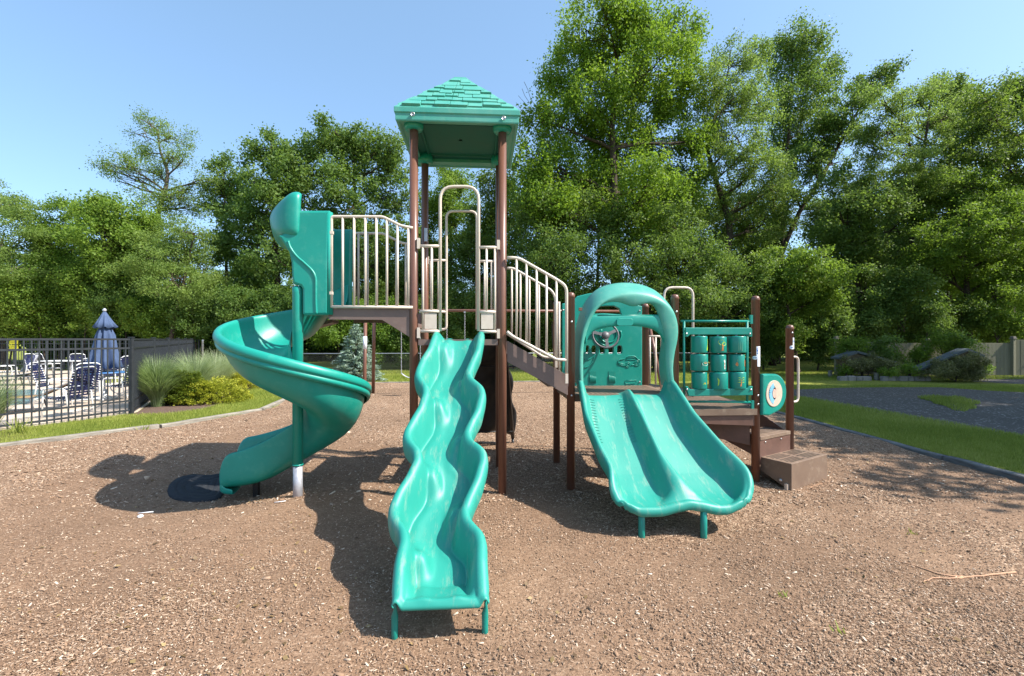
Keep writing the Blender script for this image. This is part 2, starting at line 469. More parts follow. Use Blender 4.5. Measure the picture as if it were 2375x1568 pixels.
def spline(pts, n_=8):
    pts = [Vector(p) for p in pts]
    out_ = []
    for i in range(len(pts) - 1):
        p0 = pts[max(i - 1, 0)]; p1 = pts[i]; p2 = pts[i + 1]; p3 = pts[min(i + 2, len(pts) - 1)]
        for j in range(n_):
            t = j / n_
            out_.append(0.5 * ((2 * p1) + (p2 - p0) * t + (2 * p0 - 5 * p1 + 4 * p2 - p3) * t * t + (3 * p1 - p0 - 3 * p2 + p3) * t ** 3))
    out_.append(pts[-1])
    return out_

def plate(mb, outer, holes, thick, bev, frame, mi=0):
    """a plate cut from 2-D outlines (with real holes), rounded edges; frame maps (x,y,z) to the world"""
    cu = bpy.data.curves.new('tmp', 'CURVE')
    cu.dimensions = '2D'; cu.fill_mode = 'BOTH'
    for loop in [outer] + holes:
        s = cu.splines.new('POLY'); s.points.add(len(loop) - 1)
        for i, q in enumerate(loop): s.points[i].co = (q[0], q[1], 0, 1)
        s.use_cyclic_u = True
    cu.extrude = max(thick / 2 - bev, 0.0005); cu.bevel_depth = bev; cu.bevel_resolution = 1; cu.offset = -bev
    ob = bpy.data.objects.new('tmp', cu)
    COL.objects.link(ob)
    dg = bpy.context.evaluated_depsgraph_get()
    me = bpy.data.meshes.new_from_object(ob.evaluated_get(dg))
    vs = [frame @ v_.co for v_ in me.vertices]; fs = [tuple(p_.vertices) for p_ in me.polygons]
    mb.add(vs, fs, False, mi)
    bpy.data.objects.remove(ob); bpy.data.meshes.remove(me); bpy.data.curves.remove(cu)
    return mb

def pframe(o, xdir, ydir):
    """3x4 frame: 2-D x,y along xdir,ydir; thickness along their cross product"""
    x = Vector(xdir).normalized(); y = Vector(ydir).normalized(); z = x.cross(y)
    M = Matrix.Identity(4)
    for i in range(3):
        M[i][0], M[i][1], M[i][2], M[i][3] = x[i], y[i], z[i], o[i]
    return M

def oval(cx, cy, rx, ry, n_=20, p_=2.0):
    out_ = []
    for i in range(n_):
        t = 2 * math.pi * i / n_
        ct, st = math.cos(t), math.sin(t)
        out_.append((cx + rx * math.copysign(abs(ct) ** (2 / p_), ct), cy + ry * math.copysign(abs(st) ** (2 / p_), st)))
    return out_

def np_mesh(name, verts, quads, mat, tone=None, parent=None, smooth_=False):
    """fast mesh of many small quads"""
    me = bpy.data.meshes.new(name)
    nv, nq = len(verts), len(quads)
    me.vertices.add(nv); me.vertices.foreach_set('co', np.asarray(verts, np.float32).ravel())
    me.loops.add(nq * 4); me.loops.foreach_set('vertex_index', np.asarray(quads, np.int32).ravel())
    me.polygons.add(nq)
    me.polygons.foreach_set('loop_start', np.arange(0, nq * 4, 4, dtype=np.int32))
    me.polygons.foreach_set('loop_total', np.full(nq, 4, dtype=np.int32))
    me.materials.append(mat)
    me.update(calc_edges=True)
    if tone is not None:
        at_ = me.attributes.new('tone', 'FLOAT', 'FACE')
        at_.data.foreach_set('value', np.asarray(tone, np.float32))
    o = bpy.data.objects.new(name, me)
    link(o, parent)
    return o

def norm(a): return a / np.maximum(np.linalg.norm(a, axis=1, keepdims=True), 1e-9)

def leaf_quads(c, L, W, up=0.6, outw=None, droop=0.0):
    """diamond leaves at points c"""
    N = len(c)
    nrm = norm(rng.normal(size=(N, 3)) + np.array([0, 0, up]) + (outw if outw is not None else 0))
    t = norm(np.cross(nrm, rng.normal(size=(N, 3))))
    t[:, 2] -= droop
    t = norm(t)
    b = norm(np.cross(nrm, t))
    s = rng.uniform(0.65, 1.3, (N, 1))
    L = L * s; W = W * s
    a0 = c - t * L * 0.5; a1 = c + b * W * 0.5 + t * L * 0.05 + nrm * W * 0.12; a2 = c + t * L * 0.5; a3 = c - b * W * 0.5 + t * L * 0.05 + nrm * W * 0.12
    v_ = np.stack([a0, a1, a2, a3], 1).reshape(-1, 3)
    return v_, np.arange(N * 4).reshape(N, 4)

_lat = np.random.default_rng(5).uniform(-1, 1, (256, 256))
def vnoise(x, y):
    x = np.asarray(x, float); y = np.asarray(y, float)
    xi = np.floor(x).astype(int); yi = np.floor(y).astype(int); fx = x - xi; fy = y - yi
    fx = fx * fx * (3 - 2 * fx); fy = fy * fy * (3 - 2 * fy)
    g = lambda a, b: _lat[a % 256, b % 256]
    return (g(xi, yi) * (1 - fx) + g(xi + 1, yi) * fx) * (1 - fy) + (g(xi, yi + 1) * (1 - fx) + g(xi + 1, yi + 1) * fx) * fy
def fract(x, y, f=1.0, o=4):
    s = 0; a = 1.0
    for k in range(o):
        s = s + a * vnoise(x * f + 17.3 * k, y * f - 9.1 * k); a *= 0.55; f *= 2.03
    return s

def fbm(x, y, seed=0.0):
    """cheap smooth pseudo-noise in [-1,1]"""
    return (np.sin(x * 1.7 + 1.3 * np.sin(y * 1.1 + seed) + seed) + np.sin(y * 2.3 + 1.7 * np.sin(x * 0.9 - seed) + 2 * seed) * 0.7
            + np.sin(x * 5.1 + y * 3.7 + seed * 3) * 0.3 + np.sin(x * 9.7 - y * 8.3 + seed) * 0.18) / 2.2
# ------------------------------------------------------------------ the ground
LY = [-8, 0, 5.0, 7.18, 8.02, 8.9, 9.91, 11.09, 12.46, 13.9, 16.5, 17.1]
LX = [-9.5, -9.4, -8.3, -7.1, -6.34, -5.63, -5.05, -4.87, -5.16, -5.71, -6.94, -7.3]
RY = [-8, 0, 4.8, 6.8, 9.3, 11.5, 14.5, 16.9]
RX = [6.1, 6.12, 6.18, 6.28, 6.42, 6.5, 6.2, 5.5]
def xl(y): return np.interp(y, LY, LX)
def xr(y): return np.interp(y, RY, RX)

def relief(x, y):
    z = 0.016 * fract(x, y, 0.9, 3) + 0.007 * fract(x, y, 5.0, 3) + 0.012
    z = z - 0.10 * np.exp(-(((x + 2.9) / 1.0) ** 2 + ((y - 5.15) / 0.62) ** 2))
    z = z - 0.05 * np.exp(-(((x + 0.3) / 0.5) ** 2 + ((y - 2.25) / 0.45) ** 2))
    z = z - 0.05 * np.exp(-(((x - 1.7) / 0.8) ** 2 + ((y - 3.35) / 0.4) ** 2))
    z = z + 0.04 * np.exp(-(((x + 1.9) / 0.35) ** 2 + ((y - 4.7) / 0.3) ** 2))
    z = z + 0.05 * np.clip((y - 5.2) / 1.5, 0, 1)
    return z

def soil_at(x, y):
    s = 0.50 + 0.60 * fract(x, y * 0.8, 0.55, 5)
    s = s + 0.7 * np.exp(-(((x + 3.0) / 1.5) ** 2 + ((y - 4.8) / 1.0) ** 2)) + 0.9 * np.exp(-(((x + 0.35) / 0.8) ** 2 + ((y - 2.2) / 0.5) ** 2)) + 0.6 * np.exp(-(((x - 1.7) / 1.1) ** 2 + ((y - 3.2) / 0.5) ** 2))
    s = s - 0.5 * np.clip((y - 6.5) / 3, 0, 1)
    return np.clip(s, 0, 1)

ys = np.concatenate([np.linspace(-6, 1.2, 20, endpoint=False), np.linspace(1.2, 7, 150, endpoint=False), np.linspace(7, 16.9, 90)])
ts = np.linspace(0, 1, 260)
Yg = np.repeat(ys[:, None], len(ts), 1)
Xg = xl(Yg) + (xr(Yg) - xl(Yg)) * ts[None, :]
edge = np.minimum(1, np.minimum(Xg - xl(Yg), xr(Yg) - Xg) / 0.6)
Zg = relief(Xg, Yg) - 0.012
V = np.stack([Xg, Yg, Zg], -1).reshape(-1, 3)
nr_, nc_ = Xg.shape
ii, jj = np.meshgrid(np.arange(nr_ - 1), np.arange(nc_ - 1), indexing='ij')
Q = np.stack([ii * nc_ + jj, ii * nc_ + jj + 1, (ii + 1) * nc_ + jj + 1, (ii + 1) * nc_ + jj], -1).reshape(-1, 4)
mulch = np_mesh('mulch_ground', V, Q, MULCH)
so = mulch.data.attributes.new('soil', 'FLOAT', 'POINT'); so.data.foreach_set('value', soil_at(V[:, 0], V[:, 1]).astype(np.float32))
mulch.data.polygons.foreach_set('use_smooth', [True] * len(mulch.data.polygons))
tag(mulch, 'brown wood chip mulch covering the playground', kind='structure')

# lawn all round the mulch, out to the horizon
mb = MB()
yy = [-400, -6] + [float(q) for q in np.linspace(-5, 16.9, 45)]
rows = []
for q in yy:
    qq = max(q, -6)
    rows.append((q, float(xl(qq)), float(xr(qq))))
z0 = 0.02
L_ = [[(-500, q, z0), (a - 6, q, z0), (a, q, z0)] for q, a, b in rows]
R_ = [[(b, q, z0), (b + 6, q, z0), (500, q, z0)] for q, a, b in rows]
mb.grid(L_, sm=False); mb.grid(R_, sm=False)
mb.add([(-500, 16.9, z0), (500, 16.9, z0), (500, 900, z0), (-500, 900, z0)], [(0, 1, 2, 3)])
mb.add([(-9.5, -400, z0), (6.1, -400, z0), (6.1, -6, z0), (-9.5, -6, z0)], [(0, 1, 2, 3)])
o = mb.build('ground', LAWN); tag(o, kind='structure')

def sheet(name, pts, z, mat, label=None):
    mb = MB(); a = [Vector((p[0], p[1], 0)) for p in pts]
    mb.add([(p[0], p[1], z) for p in pts], [t for t in tessellate_polygon([a])])
    o = mb.build(name, mat); tag(o, label, kind='structure'); return o

# asphalt path on the right, road behind it, pool terrace on the left
def g2(px, py): q = gnd(px, py); return (q.x, q.y)
path_near = [g2(1800, 918), g2(1860, 922), g2(1950, 940), g2(2050, 965), g2(2150, 985), g2(2250, 1002), g2(2375, 1021)]
path_far = [g2(2375, 912), g2(2290, 908), g2(2180, 900), g2(2050, 900), g2(1950, 901), g2(1860, 905), g2(1800, 908)]
path_near = [(3.0, 15.2)] + path_near[1:] + [(12.5, 5.2), (18, 3.0), (40, -4)]
path_far = [(40, 8), (26, 9.5)] + path_far[:-1] + [(3.0, 15.7)]
sheet('asphalt_path', path_near + path_far, 0.026, ASPHALT, 'dark asphalt path in tree shade behind the right lawn')
sheet('road', [(14.5, 19.5), g2(2255, 868), g2(2255, 886), g2(2375, 893), (40, 10.5), (60, 26), (30, 24)], 0.026, ASPHALT, 'grey road beyond the right lawn')
sheet('pool_terrace', [(-9.6, 6.0), (-8.38, 8.66), (-7.58, 10.31), (-7.62, 10.6), (-14.9, 24.6), (-34, 26), (-34, 4), (-11, 4)], 0.030, CONC, 'tan concrete pool terrace behind the black fence')
sheet('swimming_pool', [g2(92, 905), g2(118, 912), g2(100, 926), g2(60, 940), (-15, 6.5), (-30, 6.5), (-30, 12.7)], 0.034, WATER, 'strip of pale swimming pool water')
# planting beds
bedl = [(-7.6, 10.15), (-7.2, 10.1), g2(400, 962), g2(470, 952), g2(545, 930), g2(590, 897), g2(610, 872), (-13.7, 24), (-14.6, 24.5), (-7.56, 10.5)]
sheet('planting_bed', bedl, 0.030, SOIL, 'brown planting bed along the pool fence')
sheet('planting_bed', [g2(-60, 1012), g2(0, 1003), g2(40, 1001), g2(75, 1007), g2(60, 1022), g2(0, 1030), g2(-60, 1038)], 0.030, SOIL, 'patch of bare soil at the fence foot')
sheet('planting_bed', [g2(1925, 873), g2(2180, 876), g2(2230, 868), g2(2200, 858), g2(1930, 858)], 0.030, SOIL, 'dark planting bed at the foot of the board fence')

# ------------------------------------------------------------------ scattered wood chips
def scatter_polar(N, zmin, zmax, umin, umax, power=1.0):
    """points over the ground in front of the playground, thinning with distance"""
    t = rng.uniform(0, 1, N)
    zc = zmin * (zmax / zmin) ** (t ** power)
    u = rng.uniform(umin, umax, N)
    lat = u * zc
    x = lat * math.cos(YAW) + zc * math.sin(YAW)
    y = zc * math.cos(YAW) - lat * math.sin(YAW)
    return x, y

def chip_mesh(name, N, zmin, zmax, umin, umax, size, label):
    x, y = scatter_polar(N, zmin, zmax, umin, umax)
    k = (x > xl(y) + 0.08) & (x < xr(y) - 0.08)
    # clumpy: keep fewer where fine soil shows
    dens = 1.0 - 0.66 * soil_at(x, y) + 0.3 * fract(x, y, 4.0, 3)
    k &= rng.uniform(0, 1, N) < np.clip(dens, 0.14, 1)
    x, y = x[k], y[k]; N = len(x)
    z = relief(x, y) - 0.012 + rng.uniform(0.002, 0.008, N)
    L = size * rng.lognormal(0, 0.42, N); W = L * rng.uniform(0.16, 0.5, N)
    T = np.minimum(L, W) * 0.35
    a = rng.uniform(0, 2 * np.pi, N); pit = rng.normal(0, 0.28, N); rol = rng.normal(0, 0.4, N)
    d = np.stack([np.cos(a) * np.cos(pit), np.sin(a) * np.cos(pit), np.sin(pit)], 1)
    s = np.stack([-np.sin(a), np.cos(a), np.zeros(N)], 1)
    up = np.cross(d, s)
    s2 = s * np.cos(rol)[:, None] + up * np.sin(rol)[:, None]
    up2 = np.cross(d, s2)
    up2 *= np.sign(up2[:, 2:3])
    c = np.stack([x, y, z], 1)
    dL = d * (L / 2)[:, None]; sW = s2 * (W / 2)[:, None]; uT = up2 * T[:, None]
    k1 = rng.uniform(0.5, 1.0, (N, 1)); k2 = rng.uniform(0.5, 1.0, (N, 1))
    vs = np.stack([c - dL - sW * k1, c + dL - sW * k2, c + dL + sW, c - dL + sW,
                   c - dL * .92 - sW * k1 * .8 + uT, c + dL * .92 - sW * k2 * .8 + uT, c + dL * .9 + sW * .8 + uT, c - dL * .9 + sW * .8 + uT], 1).reshape(-1, 3)
    b = (np.arange(N) * 8)[:, None]
    q = np.concatenate([b + np.array([[4, 5, 6, 7]]), b + np.array([[0, 1, 5, 4]]), b + np.array([[1, 2, 6, 5]]), b + np.array([[2, 3, 7, 6]]), b + np.array([[3, 0, 4, 7]])], 1).reshape(-1, 4)
    tone = np.clip(0.12 + 0.66 * rng.beta(1.6, 2.2, N) + rng.choice([0, 0, 0, 0, 0, 0, 0, 0, 0.4], N), 0, 1)
    o = np_mesh(name, vs, q, CHIP, np.repeat(tone, 5))
    tag(o, label, 'wood chips', kind='stuff')
    return o
chip_mesh('wood_chips', 420000, 1.7, 9.0, -1.35, 1.25, 0.0092, 'loose pale and reddish wood chips strewn over the mulch')
chip_mesh('wood_chips', 110000, 4.5, 17.0, -1.1, 1.1, 0.019, 'coarser wood chips on the mulch farther back, round the play structure')

x, y = scatter_polar(1100, 1.8, 12, -1.3, 1.25)
k = (x > xl(y) + 0.1) & (x < xr(y) - 0.1) & (fract(x, y, 0.7, 3) > 0.05)
x, y = x[k], y[k]; N = len(x)
c = np.stack([x, y, relief(x, y) - 0.012 + rng.uniform(0.006, 0.014, N)], 1)
v_, q_ = leaf_quads(c, 0.034, 0.02, 2.5)
o = np_mesh('leaf_litter', v_, q_, LITTER, rng.uniform(0, 1, N)); tag(o, 'dry fallen leaves scattered over the mulch', 'leaf litter', kind='stuff')

# ------------------------------------------------------------------ grass blades
def blades(name, x, y, h, wd, label, z=0.02, lean=0.5):
    N = len(x)
    a = rng.uniform(0, 2 * np.pi, N); hh = h * rng.uniform(0.5, 1.3, N)
    l = lean * rng.uniform(0.2, 1, N); b = rng.uniform(0, 2 * np.pi, N)
    base = np.stack([x, y, np.full(N, z) if np.isscalar(z) else z], 1)
    s = np.stack([np.cos(a), np.sin(a), np.zeros(N)], 1) * (wd * rng.uniform(0.7, 1.3, N))[:, None]
    tip = base + np.stack([np.cos(b) * l * hh, np.sin(b) * l * hh, hh], 1)
    vs = np.stack([base - s, base + s, tip + s * 0.25, tip - s * 0.25], 1).reshape(-1, 3)
    tone = np.clip(0.45 + 0.22 * fbm(x * 1.1, y * 1.1, 3.3) + rng.normal(0, 0.18, N), 0, 1)
    o = np_mesh(name, vs, np.arange(N * 4).reshape(N, 4), LF_LAWN, tone)
    tag(o, label, 'grass', kind='stuff'); return o

x, y = scatter_polar(330000, 5.2, 17, -1.35, -0.48)
k = (x < xl(y) - 0.07) & (y > 3)
fence_x = np.interp(y, [5, 6.9, 8.66, 10.31, 10.6, 24], [-10.1, -9.2, -8.35, -7.54, -7.7, -14.8])
bed = np.interp(y, [10.05, 10.2, 10.35, 10.94, 12.55, 16.25, 21], [-8.5, -7.4, -6.72, -6.43, -6.56, -7.86, -9.75])
k &= x > np.where(y > 10.05, np.maximum(fence_x, bed), fence_x + 0.03)
x, y = x[k], y[k]
k = rng.uniform(0, 1, len(x)) < np.clip(0.9 + 0.4 * fbm(x * 2, y * 2, 0.2), 0.3, 1)
blades('grass', x[k], y[k], 0.055, 0.0035, 'sunlit short grass on the left lawn beside the pool fence')
x, y = scatter_polar(260000, 4.2, 16, 0.6, 1.25)
inpath = lambda x, y: (x > 6.4)
pn = np.array(path_near); pf = np.array(path_far[::-1])
ynear = np.interp(x, pn[:, 0], pn[:, 1]); yfar = np.interp(x, pf[:, 0], pf[:, 1])
k = (x > xr(y) + 0.07) & ((y < ynear - 0.03 + 0.06 * fbm(x * 6, y * 6, 1)) | (y > yfar + 0.05))
x, y = x[k], y[k]
blades('grass', x, y, 0.06, 0.004, 'shaded short grass on the right lawn beside the asphalt path')
x, y = scatter_polar(150000, 16.6, 24, -0.9, 1.2)
k = (y > 17.0) & (y < 24)
blades('grass', x[k], y[k], 0.07, 0.007, 'short grass on the far lawn before the tree line')
# turf patch lying on the path
N = 3800; a = rng.uniform(0, 2 * np.pi, N); r_ = np.sqrt(rng.uniform(0, 1, N))
pc = gnd(2205, 935)
wob = 1 + 0.22 * np.sin(3 * a) + 0.12 * np.sin(7 * a + 1); p_ = 0.48 * r_ * np.cos(a) * wob; q_ = 1.5 * r_ * np.sin(a) * wob; x = pc.x + 0.75 * p_ + 0.66 * q_; y = pc.y - 0.66 * p_ + 0.75 * q_
blades('grass', x, y, 0.07, 0.006, 'rough ragged patch of grass growing through the asphalt path')
# weeds at the mulch edge and a tuft in the bare soil
for cx, cy, nn, hh, lab in ((gnd(48, 1012).x, gnd(48, 1012).y, 60, 0.24, 'bright green tuft of long grass in the bare soil'),
                        (gnd(330, 1003).x, gnd(330, 1003).y, 34, 0.10, 'small green weed at the timber joint')):
    o = blades('grass_tuft', cx + rng.normal(0, 0.05, nn), cy + rng.normal(0, 0.04, nn), hh, 0.008, lab, lean=0.8)
    o['kind'] = 'thing'; o['category'] = 'weed'

# ------------------------------------------------------------------ timber edging
def edging(name, pts, h, w_, mat, label, piece=2.2, gap=0.012):
    root = empty(name, (pts[0][0], pts[0][1], 0)); tag(root, label, 'timber edging')
    P = [Vector((p[0], p[1], 0)) for p in pts]
    total = sum((P[i + 1] - P[i]).length for i in range(len(P) - 1))
    def pos(s):
        for i in range(len(P) - 1):
            l = (P[i + 1] - P[i]).length
            if s <= l or i == len(P) - 2: return P[i].lerp(P[i + 1], s / l)
            s -= l
    k = max(1, round(total / piece)); st = total / k
    for i in range(k):
        a = pos(i * st + gap); b = pos((i + 1) * st - gap)
        m_ = 8; mb = MB(); d = (b - a).normalized(); sd = Vector((-d.y, d.x, 0))
        rows = []
        dz = random.uniform(-0.008, 0.012); sh = random.uniform(-0.012, 0.012)
        for j in range(m_ + 1):
            c_ = a.lerp(b, j / m_) + sd * (sh + random.uniform(-0.003, 0.003))
            hh = h + dz + random.uniform(-0.004, 0.004)
            pr = [(-w_ / 2, -0.1), (-w_ / 2, hh - .012), (-w_ / 2 + .012, hh), (w_ / 2 - .012, hh), (w_ / 2, hh - .012), (w_ / 2, -0.1)]
            rows.append([c_ + sd * q[0] + Vector((0, 0, q[1])) for q in pr])
        mb.grid(rows, sm=False)
        mb.add(rows[0], [tuple(range(6))]); mb.add(rows[-1], [tuple(range(6))[::-1]])
        mb.build('timber', mat, root)
    return root
edging('timber_edging', [(float(xl(q)), q) for q in (1.0, 3.0, 5.0, 7.18, 8.02, 8.9, 9.91, 11.09, 12.46, 13.9, 15.2, 16.5)], 0.10, 0.11, TIMBER, 'pale weathered timber edging curving along the left lawn')
edging('timber_edging', [(-7.2, 16.95), (5.5, 16.95)], 0.085, 0.11, TIMBER, 'grey timber edging along the back of the mulch')
edging('timber_edging', [(float(xr(q)), q) for q in (-1, 1, 2.5, 4.0, 5.5, 6.8, 8, 9.3, 11.5, 13, 14.5, 16.8)], 0.075, 0.12, TIMBER_DK, 'dark grey timber edging between the mulch and the shaded right lawn')

# sticks and litter on the mulch
def stick(pts, r, label, mat=STICKWOOD, name='stick', cat='stick', extra=None):
    mb = MB()
    P = spline([(p[0], p[1], float(relief(p[0], p[1])) - 0.012 + r * 0.8 + (p[2] if len(p) > 2 else 0)) for p in pts], 6)
    P = [q + Vector((random.uniform(-1, 1), random.uniform(-1, 1), random.uniform(-.3, .6))) * r * 0.5 for q in P]
    mb.tube(P, [r * (1 - 0.6 * i / (len(P) - 1)) for i in range(len(P))], 6)
    if extra:
        for e in extra:
            P = spline([(p[0], p[1], float(relief(p[0], p[1])) - 0.012 + r * 0.7 + (p[2] if len(p) > 2 else 0)) for p in e], 6)
            mb.tube(P, [r * (0.8 - 0.5 * i / (len(P) - 1)) for i in range(len(P))], 6)
    o = mb.build(name, mat); tag(o, label, cat); return o
def gp(px, py, dz=0.0): q = gnd(px, py); return (q.x, q.y, dz)
stick([gp(2355, 1327), gp(2300, 1334), gp(2240, 1338), gp(2205, 1344), gp(2170, 1343), gp(2138, 1352)], 0.008, 'bare pale forked branch lying on the mulch at the right', name='fallen_branch', cat='branch',
      extra=[[gp(2232, 1338), gp(2180, 1333), gp(2130, 1315), gp(2090, 1301), gp(2065, 1296)]])
stick([gp(1895, 1138), gp(1880, 1130), gp(1905, 1120), gp(1935, 1112)], 0.004, 'thin curved twig beside the bottom step', name='twig', cat='twig')
stick([gp(2100, 1122), gp(2125, 1118), gp(2140, 1110), gp(2165, 1108)], 0.005, 'thin pale twig on the shaded mulch', name='twig', cat='twig')
for (px, py, l, r_, lab) in ((338, 1181, 0.075, 0.004, 'short white plastic stick on the mulch beside the white pebble'), (650, 1172, 0.06, 0.003, 'short white plastic stick lying before the grey pole foot')):
    q = gnd(px, py); z_ = float(relief(q.x, q.y)); mb = MB()
    mb.tube([(q.x - l / 1.2, q.y - 0.01, z_), (q.x + l / 1.2, q.y + 0.012, z_ + 0.004)], r_, 8); tag(mb.build('plastic_stick', STICKER), lab, 'litter')
q = gnd(326, 1191); mb = MB(); mb.lathe([(0.001, 0), (0.022, 0.004), (0.026, 0.012), (0.018, 0.022), (0.001, 0.026)], (q.x, q.y, float(relief(q.x, q.y)) - 0.014), 12)
tag(mb.build('pebble', STICKER), 'white rounded pebble on the mulch at the left', 'pebble')
for i, (px, py, lab) in enumerate(((2113, 1236, 'tiny green weed on sunny mulch above the fallen branch'), (1822, 1385, 'tiny green sprout right of the wave slide'), (2451 / 1.263, 1853 / 1.263, 'tiny green sprout near the bottom right'))):
    q = gnd(px, py); nn = 7
    o = blades('weed', q.x + rng.normal(0, 0.02, nn), q.y + rng.normal(0, 0.02, nn), 0.035, 0.006, lab, z=float(relief(q.x, q.y)) - 0.01, lean=1.2)
    o['kind'] = 'thing'; o['category'] = 'weed'
# ------------------------------------------------------------------ the play structure (one bolted-together thing)
PS = empty('play_structure', (0, 4.857, 0))
tag(PS, 'green and brown playground structure with a roofed tower, spiral slide, wave slide and double slide', 'play structure')
YF, YB = 4.857, 5.79                      # front and back rows of posts
XL, XR_ = -0.7195, 0.214                   # tower posts
ZD = 1.64                                 # tower deck
ZH = 1.965                                # high landing at the spiral slide
ZL = 1.03                                 # low deck with the double slide
PR = 0.0445                               # post radius
P1 = (0.965, 4.92); P2 = (2.175, 5.02); P3 = (3.13, 5.03); P4 = (3.80, 5.40); P5 = (3.30, 6.30)
B1 = (0.975, 5.93); B2 = (2.185, 5.98)

def post(x, y, top, label=None, dome=True, r=PR):
    mb = MB()
    prof = [(r, -0.15), (r, top - (r * 0.9 if dome else 0))]
    if dome:
        prof = [(r, -0.15), (r, top - r * 1.3), (r * 1.04, top - r * 1.28), (r * 1.04, top - r * 0.9), (r * 0.95, top - r * 0.5), (r * 0.7, top - r * 0.15), (r * 0.3, top - 0.002), (0.002, top)]
    mb.lathe(prof, (x, y, 0), 24)
    o = mb.build('post', BROWN, PS)
    if label: o['label'] = label
    return o
for (x, y) in ((XL, YF), (XR_, YF), (XL, YB), (XR_, YB)):
    post(x, y, 3.93, dome=False)
o = post(*P1, 2.155); post(*P2, 2.15); o3 = post(*P3, 2.14); o4 = post(*P4, 1.82)
post(*B1, 2.145); post(*B2, 2.12); post(*P5, 1.25)
def sticker(parent, x, y, z0, z1, a0, a1, mat=STICKER, r=PR + 0.0015, oval_=False, marks=()):
    mb = MB(); n_ = 8; m_ = 8
    rows = []
    for i in range(m_ + 1):
        t = i / m_; z = lerp(z0, z1, t)
        k = math.sqrt(max(0.0, 1 - (2 * t - 1) ** 2)) ** 0.6 if oval_ else 1.0
        am, ah = (a0 + a1) / 2, (a1 - a0) / 2
        rows.append([(x + r * math.cos(R(am + ah * k * (2 * j / n_ - 1))), y + r * math.sin(R(am + ah * k * (2 * j / n_ - 1))), z) for j in range(n_ + 1)])
    mb.grid(rows)
    for (za, zb, b0, b1) in marks:
        rows = [[(x + (r + .0008) * math.cos(R(lerp(b0, b1, j / 3))), y + (r + .0008) * math.sin(R(lerp(b0, b1, j / 3))), z) for j in range(4)] for z in (za, zb)]
        mb.grid(rows, mi=1)
    return mb.build('sticker', [mat, STICKBLUE], parent)
sticker(o3, P3[0], P3[1], 1.42, 1.56, -112, -30, marks=[(1.50, 1.52, -104, -86), (1.52, 1.545, -104, -96), (1.475, 1.49, -100, -84)])
sticker(o3, P3[0], P3[1], 1.33, 1.425, -98, -30)
sticker(o3, P3[0], P3[1], 1.452 - 0.045, 1.452 + 0.0, -163, -92, oval_=True, r=PR + 0.0035, marks=[(1.424, 1.434, -150, -134), (1.424, 1.434, -128, -108)])
sticker(o4, P4[0], P4[1], 1.52, 1.66, -79, -35, marks=[(1.60, 1.63, -72, -58)])
sticker(o4, P4[0], P4[1], 1.515, 1.565, -127, -50, oval_=True, r=PR + 0.0035, marks=[(1.535, 1.545, -112, -80)])

# ---- roof
ROOF_X0, ROOF_X1, ROOF_Y0, ROOF_Y1 = -0.884, 0.378, 4.70, 5.962
rcx, rcy = (ROOF_X0 + ROOF_X1) / 2, (ROOF_Y0 + ROOF_Y1) / 2
ZE, ZR = 4.015, 4.665
rh = (ROOF_X1 - ROOF_X0) / 2
mb = MB()
def ring(h, z): return [(rcx - h, rcy - h, z), (rcx + h, rcy - h, z), (rcx + h, rcy + h, z), (rcx - h, rcy + h, z)]
rings = [(rh - 0.11, 3.955), (rh - 0.12, 3.90), (rh - 0.045, 3.885), (rh - 0.03, 3.872), (rh - 0.004, 3.872), (rh, 3.885), (rh, 3.945), (rh + 0.012, 3.957), (rh + 0.012, 4.005), (rh - 0.01, 4.03), (0.085, ZR - 0.045), (0.07, ZR - 0.01), (0.05, ZR)]
mb.grid([ring(h, z) for h, z in rings], closed_u=True, sm=False)
mb.add(ring(0.05, ZR), [(0, 1, 2, 3)])
# raised ledge on the underside and shingles on the four faces

sl_ = math.hypot(rh - 0.01 - 0.085, ZR - 0.045 - 4.03)
for q in range(4):
    M = Matrix.Rotation(q * math.pi / 2, 3, 'Z')
    ez = Vector((0, (rh - 0.01 - 0.085), (ZR - 0.045 - 4.03))).normalized()
    en = Vector((0, -ez.z, ez.y))
    nrow = 7
    for i in range(nrow):
        s0 = i / nrow * sl_ + 0.012; hs = sl_ / nrow
        half = lerp(rh - 0.01, 0.085, (s0 + hs * 0.35) / sl_)
        x_ = -half + random.uniform(0, 0.02)
        while x_ < half - 0.02:
            wd = random.uniform(0.11, 0.21); x2 = min(x_ + wd, half)
            if half - x2 < 0.05: x2 = half
            drop = random.uniform(-0.02, 0.03); th = random.uniform(0.014, 0.028)
            lo = s0 - drop; hi = s0 + hs * 1.05
            t_hi = hi / sl_; hh = lerp(rh - 0.01, 0.085, min(1, t_hi))
            xa0, xb0 = x_, x2; xa1, xb1 = max(x_, -hh), min(x2, hh)
            if xb1 - xa1 > 0.01:
                base = Vector((0, -(rh - 0.01), 4.03 - 0))
                f = lambda X, S, T: M @ (base + Vector((X, 0, 0)) + ez * S + en * T) + Vector((rcx, rcy, 0))
                vs = [f(xa0, lo, 0), f(xb0, lo, 0), f(xb1, hi, 0), f(xa1, hi, 0), f(xa0 + .003, lo + .002, th), f(xb0 - .006, lo + .002, th), f(xb1 - .004, hi, th * 0.35), f(xa1 + .003, hi, th * 0.35)]
                mb.add(vs, [(4, 5, 6, 7), (0, 1, 5, 4), (1, 2, 6, 5), (2, 3, 7, 6), (3, 0, 4, 7)])
            x_ = x2
roof = mb.build('roof', TEAL_FADED, PS, bevel=0.006)
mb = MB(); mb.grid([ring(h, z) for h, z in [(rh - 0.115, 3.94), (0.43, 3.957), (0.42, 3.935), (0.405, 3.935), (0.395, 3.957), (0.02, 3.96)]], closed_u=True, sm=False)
mb.build('underside', UNDERSIDE, roof)
